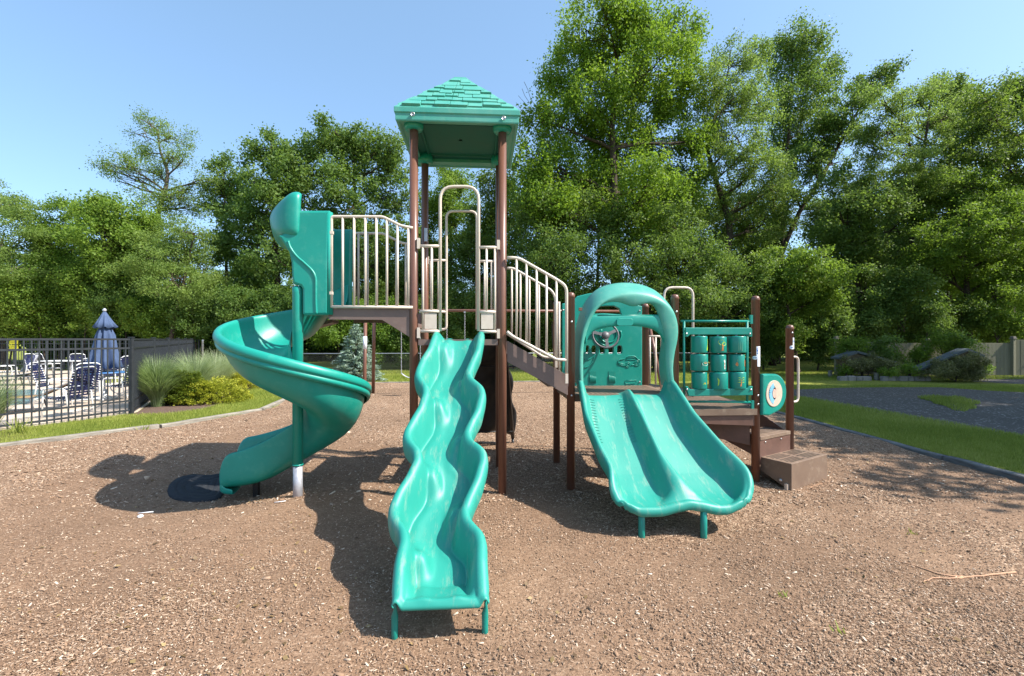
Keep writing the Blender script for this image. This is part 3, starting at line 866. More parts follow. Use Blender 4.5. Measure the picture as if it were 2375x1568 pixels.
for (x, y) in ((XL, YF), (XR_, YF), (XL, YB), (XR_, YB)):
    mb = MB(); mb.lathe([(PR + 0.004, 3.84), (0.085, 3.845), (0.10, 3.87), (0.105, 3.96), (PR + 0.004, 3.962)], (x, y, 0), 20); mb.build('corner_socket', TEAL, roof)
for (px, py) in ((957, 265), (1168, 274)):
    q = at(px, py, ROOF_Y0 - 0.014); mb = MB()
    M = Matrix.Rotation(R(90), 3, 'X')
    mb.lathe([(0.022, 0), (0.022, 0.006), (0.015, 0.006), (0.013, -0.002), (0.001, 0.001)], q + Vector((0, 0.003, 0)), 14, M=M); mb.build('bolt_cap', BOLT, roof)

# ---- decks
def deck(name, poly, z, th, mat, lab=None, slots=True, face=None):
    mb = MB(); a = [(p[0], p[1], z) for p in poly]
    mb.prism([(p[0], p[1], z - th) for p in poly], (0, 0, th))
    if slots:      # raised square grating dimples
        xs0, xs1 = min(p[0] for p in poly) + 0.06, max(p[0] for p in poly) - 0.06
        ys0, ys1 = min(p[1] for p in poly) + 0.06, max(p[1] for p in poly) - 0.06
        nx, ny = int((xs1 - xs0) / 0.055), int((ys1 - ys0) / 0.055)
        for i in range(nx):
            for j in range(ny):
                x_ = xs0 + (i + 0.5) * (xs1 - xs0) / nx; y_ = ys0 + (j + 0.5) * (ys1 - ys0) / ny
                mb.add([(x_ - .014, y_ - .014, z + .0005), (x_ + .014, y_ - .014, z + .0005), (x_ + .014, y_ + .014, z + .0005), (x_ - .014, y_ + .014, z + .0005)], [(0, 1, 2, 3)], mi=1)
    o = mb.build(name, [mat, BLACK_PL], PS)
    if lab: o['label'] = lab
    return o
deck('deck', [(XL + .05, YF - .03), (XR_ - .05, YF - .03), (XR_ - .05, YB + .03), (XL + .05, YB + .03)], ZD, 0.062, TAUPE)
deck('deck', [(-1.62, YF + 0.02), (XL - 0.22, YF + 0.02), (XL - 0.22, YB - .02), (-1.62, YB - .02)], ZH, 0.05, TAUPE)
deck('deck', [(P1[0] + .0, P1[1] + .02), (P2[0], P2[1] - .02), (B2[0], B2[1]), (B1[0], B1[1])], ZL, 0.075, TAN_STEP, 'low tan deck at the top of the double slide')
deck('deck', [(P2[0] + .02, P2[1] - 0.05), (P3[0] - .01, P3[1] - 0.05), (P3[0] + .02, P3[1] + .05), (P5[0], P5[1]), (B2[0] + .02, B2[1])], 0.85, 0.07, TAN_STEP, 'low landing deck behind the drum panel')
# fascias under the landing
mb = MB(); mb.prism([(P2[0], P2[1] - 0.03, 0.78), (P3[0] - .03, P3[1] - .03, 0.78), (P3[0] - .03, P3[1] - .03, 0.655), (P2[0], P2[1] - .03, 0.70)], (0, 0.03, 0)); mb.build('fascia', STEPBROWN, PS)

# ---- bridge side beams (high landing stepping down to the tower) and stair beams
def beam(px_pts, Y, th, mat, name='side_beam'):
    mb = MB(); mb.prism([at(p[0], p[1], Y) for p in px_pts], (0, th, 0)); return mb.build(name, mat, PS, bevel=0.003)
lb = [(762, 716), (950, 716), (950, 782), (886, 742), (762, 741)]
beam(lb, YF - 0.02, 0.03, TAUPE)
p0 = [at(p[0], p[1], YF) for p in lb]
mb = MB(); mb.prism([(p.x, YB - 0.01, p.z) for p in p0], (0, 0.03, 0)); mb.build('side_beam', TAUPE, PS, bevel=0.003)
rb = [(1176, 790), (1317, 871), (1317, 917), (1176, 839)]
beam(rb, YF + 0.005, 0.035, TAUPE)
p0 = [at(p[0], p[1], YF) for p in rb]
mb = MB(); mb.prism([(p.x, YB - 0.01, p.z) for p in p0], (0, 0.03, 0)); mb.build('side_beam', TAUPE, PS, bevel=0.003)
for i in range(3):      # stair treads down to the low deck
    t = (i + 0.5) / 3; mb = MB(); mb.box((lerp(XR_ + .02, P1[0] - 0.02, t), (YF + YB) / 2, lerp(ZD, ZL, (i + 1) / 4) - 0.03), (0.25, YB - YF - 0.06, 0.05)); mb.build('tread', TAUPE, PS, bevel=0.006)
mb = MB(); mb.box((XL - 0.12, (YF + YB) / 2, 1.80), (0.2, YB - YF - 0.06, 0.05)); mb.build('tread', TAUPE, PS, bevel=0.006)
# underside brace of the high landing, seen beside the spiral pole
mb = MB(); mb.prism([at(705, 752, 5.4), at(770, 741, 5.4), at(770, 748, 5.4), at(712, 764, 5.4)], (0, 0.25, 0)); mb.build('brace', TAUPE, PS)

# ---- railings
def rail_panel(tubes, bars, Y, r=0.0155, rb_=0.0125, clamps=(), name='railing', mat=BEIGE, extra=None):
    mb = MB()
    for t in tubes: mb.tube(fillet([at(p[0], p[1], Y) for p in t[0]], t[1]), r, 12)
    for (xa, ya, xb, yb) in bars: mb.tube([at(xa, ya, Y), at(xb, yb, Y)], rb_, 10)
    for c_ in clamps: q = at(c_[0], c_[1], Y); mb.box(q, (0.03, 0.035, c_[2] if len(c_) > 2 else 0.06))
    if extra: extra(mb)
    return mb.build(name, mat, PS)
rail_panel([([(769, 712), (769, 502.5), (888, 503), (930, 524), (958, 529)], 0.03), ([(765, 711.5), (958, 713)], 0.02)],
           [(x_, 504 if x_ < 890 else lerp(504, 525, (x_ - 888) / 42) if x_ < 930 else 526, x_, 711) for x_ in (795, 821.5, 847.5, 873, 897.5, 922, 947)], 4.82, clamps=[(770, 540, .03), (769, 680, .03)])
rail_panel([([(811, 712), (811, 541), (888, 541.5), (930, 563), (958, 568)], 0.03), ([(808, 711), (958, 712)], 0.02)],
           [(x_, 542 if x_ < 888 else lerp(542, 562, (x_ - 888) / 42) if x_ < 930 else 564, x_, 711) for x_ in (831.5, 853, 875, 897, 919, 941)], YB + 0.03)
# tower front opening: two side gates with an arch between them
def beige_plate(Y, rects):
    def f(mb):
        for (x0, y0, x1, y1) in rects:
            a, b = at(x0, y0, Y), at(x1, y1, Y); mb.box((a + b) / 2, (abs(b.x - a.x), 0.012, abs(a.z - b.z)))
    return f
rail_panel([([(1021, 768), (1021, 433), (1110, 433), (1110, 768)], 0.14), ([(974, 571), (1019, 571)], .01), ([(974, 722), (1019, 722)], .01), ([(974, 768), (1020, 768)], .01),
            ([(1112, 574), (1155, 574)], .01), ([(1112, 723.5), (1150, 723.5)], .01), ([(1112, 769), (1153, 769)], .01)],
           [(981, 571, 981, 768), (1001.5, 571, 1001.5, 722), (1128.5, 574, 1128.5, 723), (1148, 574, 1148, 769)], 4.825, r=0.0165,
           clamps=[(971, 565, .11), (971, 772, .11), (1156, 568, .1), (1156, 774, .1)], extra=beige_plate(4.825, [(985, 727, 1013, 763), (1116, 727, 1144, 763)]))
rail_panel([([(1018, 764), (1035.5, 764), (1035.5, 490), (1106, 490), (1106, 764)], 0.09), ([(996, 604), (1035, 604)], .01), ([(980, 723), (1035, 723)], .01), ([(1107, 606), (1145, 606)], .01), ([(1107, 723), (1145, 723)], .01)],
           [(999, 604, 999, 723), (1017, 604, 1017, 723), (1124, 606, 1124, 723), (1140, 606, 1140, 723)], YB, clamps=[(992, 604, .1), (1148, 600, .1)])
q = at(988, 545, YB - 0.06); mb = MB(); mb.box(q, (0.04, 0.03, 0.17)); mb.build('bracket', GALV, PS, bevel=0.006)
# stair railings
rail_panel([([(1176, 598), (1202, 598), (1290, 648), (1314, 664), (1314, 880)], 0.07), ([(1176, 769), (1187, 779), (1278, 827), (1292, 834.5), (1314, 834.5)], 0.05)],
           [(1198, 598, 1198, 784), (1221, 609, 1221, 797), (1244.5, 622, 1244.5, 809), (1267.5, 635, 1267.5, 821), (1290.5, 648, 1290.5, 834)], 4.80, r=0.0165, clamps=[(1314, 878, .1)])
rail_panel([([(1176, 622), (1190, 622), (1280, 674), (1288, 690), (1288, 868)], 0.07), ([(1176, 774), (1262, 829), (1290, 829)], 0.05)],
           [(1187, 623, 1187, 780), (1207, 634, 1207, 791), (1228, 646, 1228, 805), (1250, 658, 1250, 820), (1297, 700, 1297, 885)], YB + 0.0, r=0.0155, clamps=[(1290, 845, .08)])
# low rail and tall hand loops at the back of the low deck, hand loop on the step post
rail_panel([([(1499, 780), (1534, 780), (1534, 905)], 0.05)], [(1507, 780, 1507, 890), (1520.5, 780, 1520.5, 893)], 6.02, r=0.0145)
rail_panel([([(1540, 905), (1540, 667), (1607, 667), (1607, 935)], 0.12)], [], 6.05, r=0.0165)
mb = MB(); a = Vector((P4[0] + 0.03, P4[1] + 0.02, 0)); d = Vector((0.93, 0.36, 0))
pts = [a + Vector((0, 0, 1.42)), a + d * 0.14 + Vector((0, 0, 1.42)), a + d * 0.14 + Vector((0, 0, 0.86)), a + Vector((0, 0, 0.86))]
mb.tube(fillet(pts, 0.06), 0.014, 10); mb.box(a + d * 0.012 + Vector((0, 0, 1.43)), (0.03, 0.03, 0.12)); mb.box(a + d * 0.012 + Vector((0, 0, 0.83)), (0.03, 0.03, 0.12))
mb.build('hand_loop', BEIGE, PS)
for (p, z_) in ((P1, 1.83), (P1, 1.03), (P2, 1.95), (P3, 1.0), (P3, 0.9), (P4, 1.72)):
    mb = MB(); mb.lathe([(0.012, 0), (0.012, 0.006), (0.004, 0.008)], (p[0], p[1] - PR - 0.001, z_), 8, M=Matrix.Rotation(R(90), 3, 'X')); mb.build('bolt', BOLT, PS)

# ---- steps at the right: rotated stair unit
sd = Vector((0.88, 0.47, 0)); dn = Vector((0.43, -0.90, 0)).normalized()
def stepbox(name, o_, w_, dep, z0, z1, mat, front_low=None):
    mb = MB(); o_ = Vector(o_)
    a, b = o_, o_ + sd * w_
    poly = [a, b, b + dn * dep, a + dn * dep]
    top = [p + Vector((0, 0, z1)) for p in poly]
    bot = [p + Vector((0, 0, z0[0] if i < 2 else z0[1])) for i, p in enumerate(poly)]
    mb.add(top + bot, [(0, 1, 2, 3), (7, 6, 5, 4), (0, 4, 5, 1), (1, 5, 6, 2), (2, 6, 7, 3), (3, 7, 4, 0)])
    if name in ('bottom_step', 'middle_step'):
        def hole(u_, v_, rx, ry):
            c_ = a + sd * u_ + dn * v_ + Vector((0, 0, z1 + .0008))
            mb.add([c_ + sd * (rx * math.cos(k * math.pi / 4)) + dn * (ry * math.sin(k * math.pi / 4)) for k in range(8)], [tuple(range(8))], mi=1)
        if name == 'bottom_step':
            for bu in (0.07, w_ / 2 + 0.03):
                for bv in (0.035, dep / 2 + 0.015):
                    for i in range(7):
                        for j in range(4):
                            hole(bu + (i + 0.5 * (j % 2)) * 0.042, bv + 0.01 + j * 0.034, 0.0165, 0.0125)
        else:
            for i in range(16):
                for j in range(6): hole(0.04 + i * 0.038, 0.04 + j * 0.036, 0.011, 0.011)
    return mb.build(name, [mat, BLACK_PL], PS, bevel=0.005)
bx = Vector((3.20, 5.055, 0))
step1 = stepbox('bottom_step', bx, 0.80, 0.355, (0.13, -0.02), 0.285, TAN_STEP)
mb = MB(); c_ = bx + dn * 0.31 - sd * 0.012 + Vector((0, 0, 0.045)); mb.box(c_ + Vector((0, 0, -0.05)), (0.045, 0.03, 0.13), rz=0.49); mb.build('footing', CREAM, step1)
mb = MB(); Mx = Matrix.Rotation(math.atan2(sd.y, sd.x), 3, 'Z') @ Matrix.Rotation(R(-90), 3, 'Y')
mb.lathe([(0.021, 0), (0.021, 0.008), (0.008, 0.010)], bx + dn * 0.235 - sd * 0.002 + Vector((0, 0, 0.075)), 12, M=Mx); mb.build('bolt', BOLT, step1)
p3 = Vector((*P3, 0)); o_ = p3 + sd * 0.05 - dn * 0.30
stepbox('middle_step', o_, 0.66, 0.33, (0.475, 0.475), 0.52, TAN_STEP)
mb = MB(); mb.prism([p3 + sd * 0.05 + dn * 0.012 + Vector((0, 0, z_)) for z_ in (0.47, 0.20)] + [p3 + sd * 0.71 + dn * 0.012 + Vector((0, 0, z_)) for z_ in (0.20, 0.47)], dn * 0.012)
ri = mb.build('riser', STEPBROWN, PS)
for s_ in (0.16, 0.50):
    mb = MB(); mb.lathe([(0.010, 0), (0.010, 0.006), (0.003, 0.007)], p3 + sd * s_ + dn * 0.025 + Vector((0, 0, 0.445)), 8, M=Matrix.Rotation(math.atan2(dn.y, dn.x), 3, 'Z') @ Matrix.Rotation(R(90), 3, 'Y')); mb.build('bolt', BOLT, ri)
# stringers of the steps
for off in (0.03, 0.69):
    a = p3 + sd * off; mb = MB()
    mb.prism([a + dn * 0.0 + Vector((0, 0, 0.50)), a + dn * 0.0 + Vector((0, 0, 0.28)), a - dn * 0.75 + Vector((0, 0, 0.50)), a - dn * 0.98 + Vector((0, 0, 0.62)), a - dn * 0.98 + Vector((0, 0, 0.77)), a - dn * 0.5 + Vector((0, 0, 0.77))], sd * 0.02)
    mb.build('stringer', STEPBROWN, PS, bevel=0.002)
mb = MB(); mb.prism([Vector((P2[0] + .28, P2[1] + .36, 0.70)), Vector((P3[0] - .05, P3[1] + .03, 0.72)), Vector((P3[0] - .05, P3[1] + .03, 0.42)), Vector((P2[0] + .28, P2[1] + .36, 0.52))], (0.01, 0.02, 0)); mb.build('stringer', STEPBROWN, PS)

# ---- D-shaped hand wall with a dial on the step post
Mf = pframe(Vector((P3[0] + 0.035, P3[1] - 0.045, 0.995)), (0.9, 0.42, 0), (0, 0, 1))
outer = [(0, 0.25), (0.10, 0.25)] + [(0.22 + 0.24 * math.sin(t), 0.02 + 0.225 * math.cos(t)) for t in np.linspace(0.15, math.pi - 0.25, 16)] + [(0.12, -0.235), (0, -0.215)]
mb = MB(); plate(mb, outer[::-1], [], 0.055, 0.02, Mf)
dp = mb.build('hand_wall', TEAL_DARK, PS)
def disc2(mb, poly, M, z0, th, mi=0):
    pts = [M @ Vector((p[0], p[1], z0)) for p in poly]
    nz_ = (M.to_3x3() @ Vector((0, 0, 1)))
    mb.prism(pts, nz_ * th, mi)
mb = MB(); plate(mb, oval(0.20, 0.02, 0.155, 0.152, 32), [oval(0.165, 0.02, 0.075, 0.095, 24)], 0.012, 0.003, Mf @ Matrix.Translation((0, 0, 0.030))); dial = mb.build('dial_ring', CREAM, dp)
mb = MB()
disc2(mb, oval(0.165, 0.02, 0.075, 0.095, 24), Mf, 0.026, 0.002, 2)
for i in range(11):     # ribbed blue sleeve
    t0, t1 = lerp(0.62, 1.38, i / 11) * math.pi, lerp(0.62, 1.38, (i + 0.85) / 11) * math.pi
    poly = [(0.225 + rr * math.cos(t) * 1.0, 0.02 + rr * 1.05 * math.sin(t)) for rr, t in ((0.125, t0), (0.125, t1), (0.072, t1), (0.072, t0))]
    disc2(mb, poly, Mf, 0.028, 0.010, 0)
disc2(mb, oval(0.205, 0.02, 0.038, 0.052, 20), Mf, 0.028, 0.008, 1)
mb.build('dial_picture', [SKYBLUE, PEACH, BLACK_PL], dial)

# ---- drum panel
YD = 5.0
def za(x, y): return (1980 + x / 4.48) / 1.2632, (900 + y / 4.48) / 1.2632
def A(x, y, Y=YD): return at(*za(x, y), Y)
dr = empty('drum_panel', (2.65, YD, 1.2)); dr.parent = PS; dr.location = Vector((2.65, YD, 1.2)) - PS.location; ORG[dr.name] = Vector((2.65, YD, 1.2))
bpy.context.view_layer.update()
mb = MB()
for pts in ([(66, 183), (995, 185)], [(150, 1238), (1000, 1245)]): mb.tube([A(*p) for p in pts], 0.0135, 10)
for pts in ([(107, 183), (107, 1160)], [(935, 185), (935, 1245)]): mb.tube([A(*p) for p in pts], 0.0135, 10)
for (x_, y_) in ((985, 160), (1000, 1280)): mb.box(A(x_, y_), (0.03, 0.03, 0.10))
mb.build('frame', TEAL_DARK, dr)
fr = pframe(Vector((0, YD - 0.045, 0)), (1, 0, 0), (0, 0, 1))
def xz(x, y, Y=YD - 0.045): q = A(x, y, Y); return (q.x, q.z)
mb = MB(); plate(mb, [xz(118, 268), xz(975, 268), xz(993, 290), xz(993, 390), xz(955, 390), xz(930, 362), xz(180, 362), xz(150, 390), xz(118, 390)][::-1], [], 0.03, 0.007, fr); mb.build('board', TEAL_DARK, dr)
mb = MB(); plate(mb, [xz(120, 1038), xz(150, 1038), xz(180, 1078), xz(930, 1062), xz(955, 1035), xz(1000, 1035), xz(1000, 1155), xz(180, 1168), xz(160, 1168)][::-1], [], 0.03, 0.007, fr); mb.build('board', TEAL_DARK, dr)
for (x_, y_) in ((140, 348), (970, 350), (145, 1080), (985, 1082)): mb = MB(); mb.lathe([(0.011, 0), (0.011, 0.006), (0.003, 0.007)], A(x_, y_, YD - 0.062), 10, M=Matrix.Rotation(R(90), 3, 'X')); mb.build('bolt', BOLT, dr)
def cylmap(c, r, poly, th=0.0008):
    """map a flat outline (angle-metres, z) onto the drum's side"""
    return [(c.x + (r + th) * math.sin(p[0] / r), c.y - (r + th) * math.cos(p[0] / r), c.z + p[1]) for p in poly]
def decal(mb, c, r, poly, mi, k=0):
    poly = [(p[0] * 1.2, p[1] * 1.35) for p in poly]
    a = [Vector((p[0], p[1], 0)) for p in poly]
    tr = tessellate_polygon([a]); vs = cylmap(c, r, poly, 0.0010 + 0.0004 * k)
    mb.add(vs, [t for t in tr], True, mi)
def blob(cx, cy, rx, ry, n_=10, wob=0.15): return [(cx + rx * math.cos(t) * (1 + wob * math.sin(3 * t + cx * 90)), cy + ry * math.sin(t) * (1 + wob * math.cos(4 * t + cy * 70))) for t in np.linspace(0, 2 * math.pi, n_, endpoint=False)]
drums = [[(305, 378, 600, 205), (552, 385, 603, 208), (796, 380, 600, 232)], [(303, 615, 835, 220), (552, 620, 843, 198), (793, 618, 838, 200)], [(306, 848, 1072, 196), (556, 850, 1075, 234), (800, 846, 1068, 218)]]
for ci in range(3):
    mb = MB(); x_ = drums[1][ci][0]; mb.tube([A(x_, 350), A(x_, 1090)], 0.012, 8); mb.build('spindle', GALV, dr)
decs = {
 (0, 0): [([(0.045, -0.05), (0.06, 0.0), (0.058, 0.045), (0.066, 0.047), (0.068, -0.05)], 0)],
 (0, 1): [(blob(-0.008, 0.022, 0.026, 0.022), 0), (blob(0.022, 0.008, 0.024, 0.016), 0), ([(-0.004, -0.045), (0.002, -0.012), (-0.004, 0.004), (0.002, 0.006), (0.008, -0.004), (0.016, 0.002), (0.020, 0.0), (0.012, -0.014), (0.014, -0.045), (0.026, -0.05), (-0.014, -0.05)], 1)],
 (0, 2): [([(-0.03, -0.05), (-0.026, 0.04), (-0.02, -0.05)], 3), ([(-0.015, -0.045), (-0.012, 0.045), (-0.006, -0.045)], 3), ([(0.0, -0.05), (0.004, 0.04), (0.008, -0.05)], 3)],
 (1, 0): [(blob(0.028, -0.008, 0.036, 0.016, 14, 0.03), 2), (blob(0.028, 0.0, 0.02, 0.008, 8), 1), ([(-0.012, 0.012), (-0.008, 0.010), (-0.014, -0.03), (-0.018, -0.03)], 4)],
 (1, 1): [([(0.026, -0.05), (0.027, 0.01), (0.018, 0.018), (0.026, 0.026), (0.033, 0.034), (0.036, 0.022), (0.044, 0.018), (0.037, 0.012), (0.040, -0.05), (0.035, -0.05), (0.034, -0.01), (0.031, -0.05)], 2), (blob(0.031, -0.005, 0.004, 0.01, 6), 1), (blob(0.033, -0.03, 0.004, 0.008, 6), 1)],
 (1, 2): [(blob(-0.032, -0.01, 0.012, 0.016), 1), (blob(-0.026, 0.02, 0.006, 0.014), 3), ([(0.052, -0.03), (0.05, 0.03), (0.06, 0.02), (0.066, 0.0), (0.06, -0.03)], 1)],
 (2, 0): [([(0.0, -0.03), (0.012, -0.022), (0.012, -0.01), (0.018, -0.022), (0.034, -0.02), (0.036, -0.03)], 0), (blob(0.026, -0.018, 0.006, 0.006, 6), 1)],
 (2, 1): [([(-0.05, 0.03), (-0.042, 0.0), (-0.046, -0.04), (-0.036, -0.03), (-0.03, 0.01), (-0.04, 0.02)], 0)],
 (2, 2): [([(-0.012, -0.045), (-0.002, -0.01), (-0.002, 0.02), (0.004, -0.01), (0.0, -0.045)], 1)] + [([(0, 0.0 + k_), (sx * 0.016, 0.012 + k_), (sx * 0.036, 0.006 + k_), (sx * 0.016, 0.006 + k_)], 0) for k_, sx in ((-0.02, 1), (-0.02, -1), (0.0, 1), (0.0, -1), (0.018, 1), (0.018, -1))],
}
for ri_ in range(3):
    for ci in range(3):
        x_, y0, y1, wd = drums[ri_][ci]
        top, bot = A(x_, y0), A(x_, y1); r = (A(x_ + wd / 2, y0).x - A(x_ - wd / 2, y0).x) / 2 * 0.97
        c = (top + bot) / 2; h = (top.z - bot.z) / 2
        mb = MB(); mb.lathe([(0.014, -h + 0.004), (r - 0.01, -h + 0.002), (r - 0.002, -h + 0.006), (r, -h + 0.012), (r, h - 0.012), (r - 0.002, h - 0.005), (r - 0.01, h - 0.001), (0.014, h - 0.001), (0.014, h + 0.006)], c, 32)
        d_ = mb.build('drum', TEAL_DARK, dr); 
        mb = MB()
        for k, (poly, mi) in enumerate(decs[(ri_, ci)]): decal(mb, c, r, poly, mi, k)
        if True:
            sub = mb; 
            me_o = sub.build('drum_picture', [DEC_GREEN, DEC_ORANGE, DEC_WHITE, DEC_FAINT, BLACK_PL], dr)
# ------------------------------------------------------------------ wave slide
def w3(x, y): return (1100 + x / 1.65) / 1.2632, (950 + y / 1.65) / 1.2632
Lc = [(287, 50), (265, 110), (232, 160), (212, 205), (204, 240), (218, 270), (238, 292), (243, 325), (222, 390), (180, 460), (155, 505), (150, 540), (170, 572), (198, 598), (203, 645), (165, 725), (115, 800), (86, 870), (84, 915), (105, 955), (132, 985), (138, 1040), (124, 1095), (116, 1140), (110, 1230), (104, 1350)]
Rc = [(512, 50), (498, 120), (470, 180), (452, 225), (458, 255), (488, 278), (512, 300), (518, 335), (500, 410), (465, 475), (447, 520), (455, 555), (485, 575), (518, 600), (526, 645), (500, 740), (460, 825), (434, 890), (440, 930), (470, 965), (505, 1000), (516, 1050), (515, 1120), (520, 1230), (527, 1350)]
def rail_line(Y):     # height of the rail tops along the run
    return interp(Y, [2.50, 2.57, 2.70, 2.76, 3.1, 4.7, 4.85], [0.20, 0.25, 0.335, 0.36, 0.51, 1.69, 1.725])
def trace(tbl):
    out_ = []
    for (x, y) in tbl:
        px, py = w3(x, y)
        lo, hi = 2.5, 4.95
        for _ in range(40):
            mid = (lo + hi) / 2
            q = at(px, py, mid)
            if q.z < rail_line(mid): hi, lo = hi, lo; lo, hi = (mid, hi) if False else (lo, hi)
            # nearer -> the ray is lower than the rail top for small Y
            f_ = at(px, py, mid).z - rail_line(mid)
            if f_ > 0: lo = mid
            else: hi = mid
        Y = (lo + hi) / 2
        out_.append((Y, at(px, py, Y).x))
    return sorted(out_)
TL, TR = trace(Lc), trace(Rc)
def wl(Y): return interp(Y, [a[0] for a in TL], [a[1] for a in TL])
def wr(Y): return interp(Y, [a[0] for a in TR], [a[1] for a in TR])
def smooth_fn(f, Y, s=0.02): return (f(Y - s) + 2 * f(Y) + f(Y + s)) / 4
lbump = []; 
for (x, y) in ((372, 160), (356, 405), (325, 735), (275, 1168)):      # inner shoulders, left side (traced on the bed)
    px, py = w3(x, y); Y = 3
    for Yt in np.linspace(2.5, 4.9, 240):
        if at(px, py, Yt).z > rail_line(Yt) - 0.15: Y = Yt
    lbump.append((Y, at(px, py, Y).x))
rbump = []
for (x, y) in ((378, 300), (355, 585), (325, 955)):
    px, py = w3(x, y); Y = 3
    for Yt in np.linspace(2.5, 4.9, 240):
        if at(px, py, Yt).z > rail_line(Yt) - 0.15: Y = Yt
    rbump.append((Y, at(px, py, Y).x))
def gauss(a, s): return math.exp(-(a / s) ** 2)
rows = []
NR = 150
for i in range(NR + 1):
    Y = lerp(4.86, 2.53, i / NR)
    a = smooth_fn(wl, Y) + 0.007; b = smooth_fn(wr, Y) - 0.007; zr = rail_line(Y)
    dep = interp(Y, [2.53, 2.60, 2.74, 3.1, 4.5, 4.86], [0.018, 0.095, 0.20, 0.25, 0.245, 0.09])
    wave = 0.018 * math.sin((Y - 2.5) * 2 * math.pi / 0.52)
    zb = zr - dep + wave * smooth((Y - 2.9) / 0.3) * smooth((4.7 - Y) / 0.3)
    half = (b - a) / 2; c = (a + b) / 2
    sk = interp(Y, [2.53, 2.78], [0.30, 1.0])
    row = [Vector((a - 0.024, Y, zr - 0.15 * sk)), Vector((a - 0.036, Y, zr - 0.08 * sk)), Vector((a - 0.037, Y, zr - 0.034)), Vector((a - 0.026, Y, zr - 0.007)), Vector((a - 0.006, Y, zr + 0.003)), Vector((a + 0.014, Y, zr - 0.003)), Vector((a + 0.027, Y, zr - 0.020))]
    ncol = 26
    xa, xb = a + 0.034, b - 0.034
    for j in range(ncol + 1):
        x_ = lerp(xa, xb, j / ncol)
        d1, d2 = x_ - xa, xb - x_
        h = max(1 - smooth(d1 / 0.048), 1 - smooth(d2 / 0.048)) * max(0.0, (zr - 0.035 - zb))
        for (bY, bX) in lbump:
            reach = max(0.05, bX - xa)
            q_ = d1 / reach
            k = (gauss(Y - bY - 0.02, 0.050) if Y < bY + 0.02 else gauss(Y - bY - 0.02, 0.13)) * (1 - smooth((q_ - 0.50) / 0.6)) * (1.25 - 0.5 * min(1, q_)) * smooth((Y - 2.57) / 0.08)
            h = max(h, k * 0.105)
        for (bY, bX) in rbump:
            reach = max(0.05, xb - bX)
            q_ = d2 / reach
            k = (gauss(Y - bY - 0.02, 0.055) if Y < bY + 0.02 else gauss(Y - bY - 0.02, 0.13)) * (1 - smooth((q_ - 0.50) / 0.6)) * (1.25 - 0.5 * min(1, q_))
            h = max(h, k * 0.105)
        # soft fillet at the foot of the walls
        row.append(Vector((x_, Y, zb + h + 0.010 * gauss(d1 - 0.10, 0.04) + 0.010 * gauss(d2 - 0.10, 0.04))))
    row += [Vector((b - 0.027, Y, zr - 0.020)), Vector((b - 0.014, Y, zr - 0.003)), Vector((b + 0.006, Y, zr + 0.003)), Vector((b + 0.026, Y, zr - 0.007)), Vector((b + 0.037, Y, zr - 0.034)), Vector((b + 0.036, Y, zr - 0.08 * sk)), Vector((b + 0.024, Y, zr - 0.15 * sk))]
    rows.append(row)
# lip curling down at the end
for (dy, dz) in ((-0.010, -0.001), (-0.018, -0.010), (-0.019, -0.024), (-0.010, -0.033)):
    rows.append([Vector((p.x, 2.53 + dy, 0.190 + dz)) if 5 <= k <= len(rows[NR]) - 6 else Vector((p.x, 2.53 + dy, p.z + dz * (0.5 if 1 < k < len(rows[NR]) - 2 else 0.1))) for k, p in enumerate(rows[NR])])
mb = MB(); mb.grid(rows)
WS = mb.build('wave_slide', TEAL_WORN, PS, solid=0.010, sub=1, soff=0.0)
mb = MB()
for s_, px in ((-1, 918), (1, 1125)):
    q = gnd(px, 1462); top = at(px + 2 * s_, 1398, 2.55)
    mb = MB()
    P = [Vector((q.x, 2.57, -0.12)), Vector((q.x, 2.57, 0.02)), Vector((q.x, 2.57, 0.10)), Vector((top.x, 2.56, 0.14)), Vector((top.x, 2.555, 0.20))]
    mb.tube(P, [0.018, 0.018, 0.019, 0.010, 0.009], 12)
    mb.lathe([(0.009, 0), (0.009, 0.006), (0.003, 0.007)], (top.x, 2.548, 0.188), 8, M=Matrix.Rotation(R(90), 3, 'X'))
    mb.build('leg', TEAL_DARK, WS)

# ------------------------------------------------------------------ double slide
Ys = [5.02, 4.90, 4.5, 4.15, 3.98, 3.88, 3.80, 3.755, 3.735]
xlS = [1.075, 1.065, 1.035, 1.085, 1.135, 1.115, 1.10, 1.125, 1.165]
xrS = [2.10, 2.105, 2.15, 2.265, 2.355, 2.365, 2.335, 2.29, 2.23]
zrS = [1.21, 1.195, 0.905, 0.65, 0.525, 0.46, 0.37, 0.305, 0.265]
zbS = [1.035, 1.015, 0.665, 0.39, 0.290, 0.252, 0.235, 0.230, 0.230]
xmS = [1.60, 1.605, 1.62, 1.655, 1.69, 1.715, 1.73, 1.735, 1.735]
zmS = [1.055, 1.10, 0.86, 0.585, 0.475, 0.415, 0.345, 0.29, 0.262]
def hermite(y, vals):
    xs = Ys[::-1]; v = vals[::-1]
    # smooth the piecewise-linear table a little
    return (interp(y - 0.045, xs, v) + 2 * interp(y, xs, v) + interp(y + 0.045, xs, v)) / 4
rows = []
NR = 96
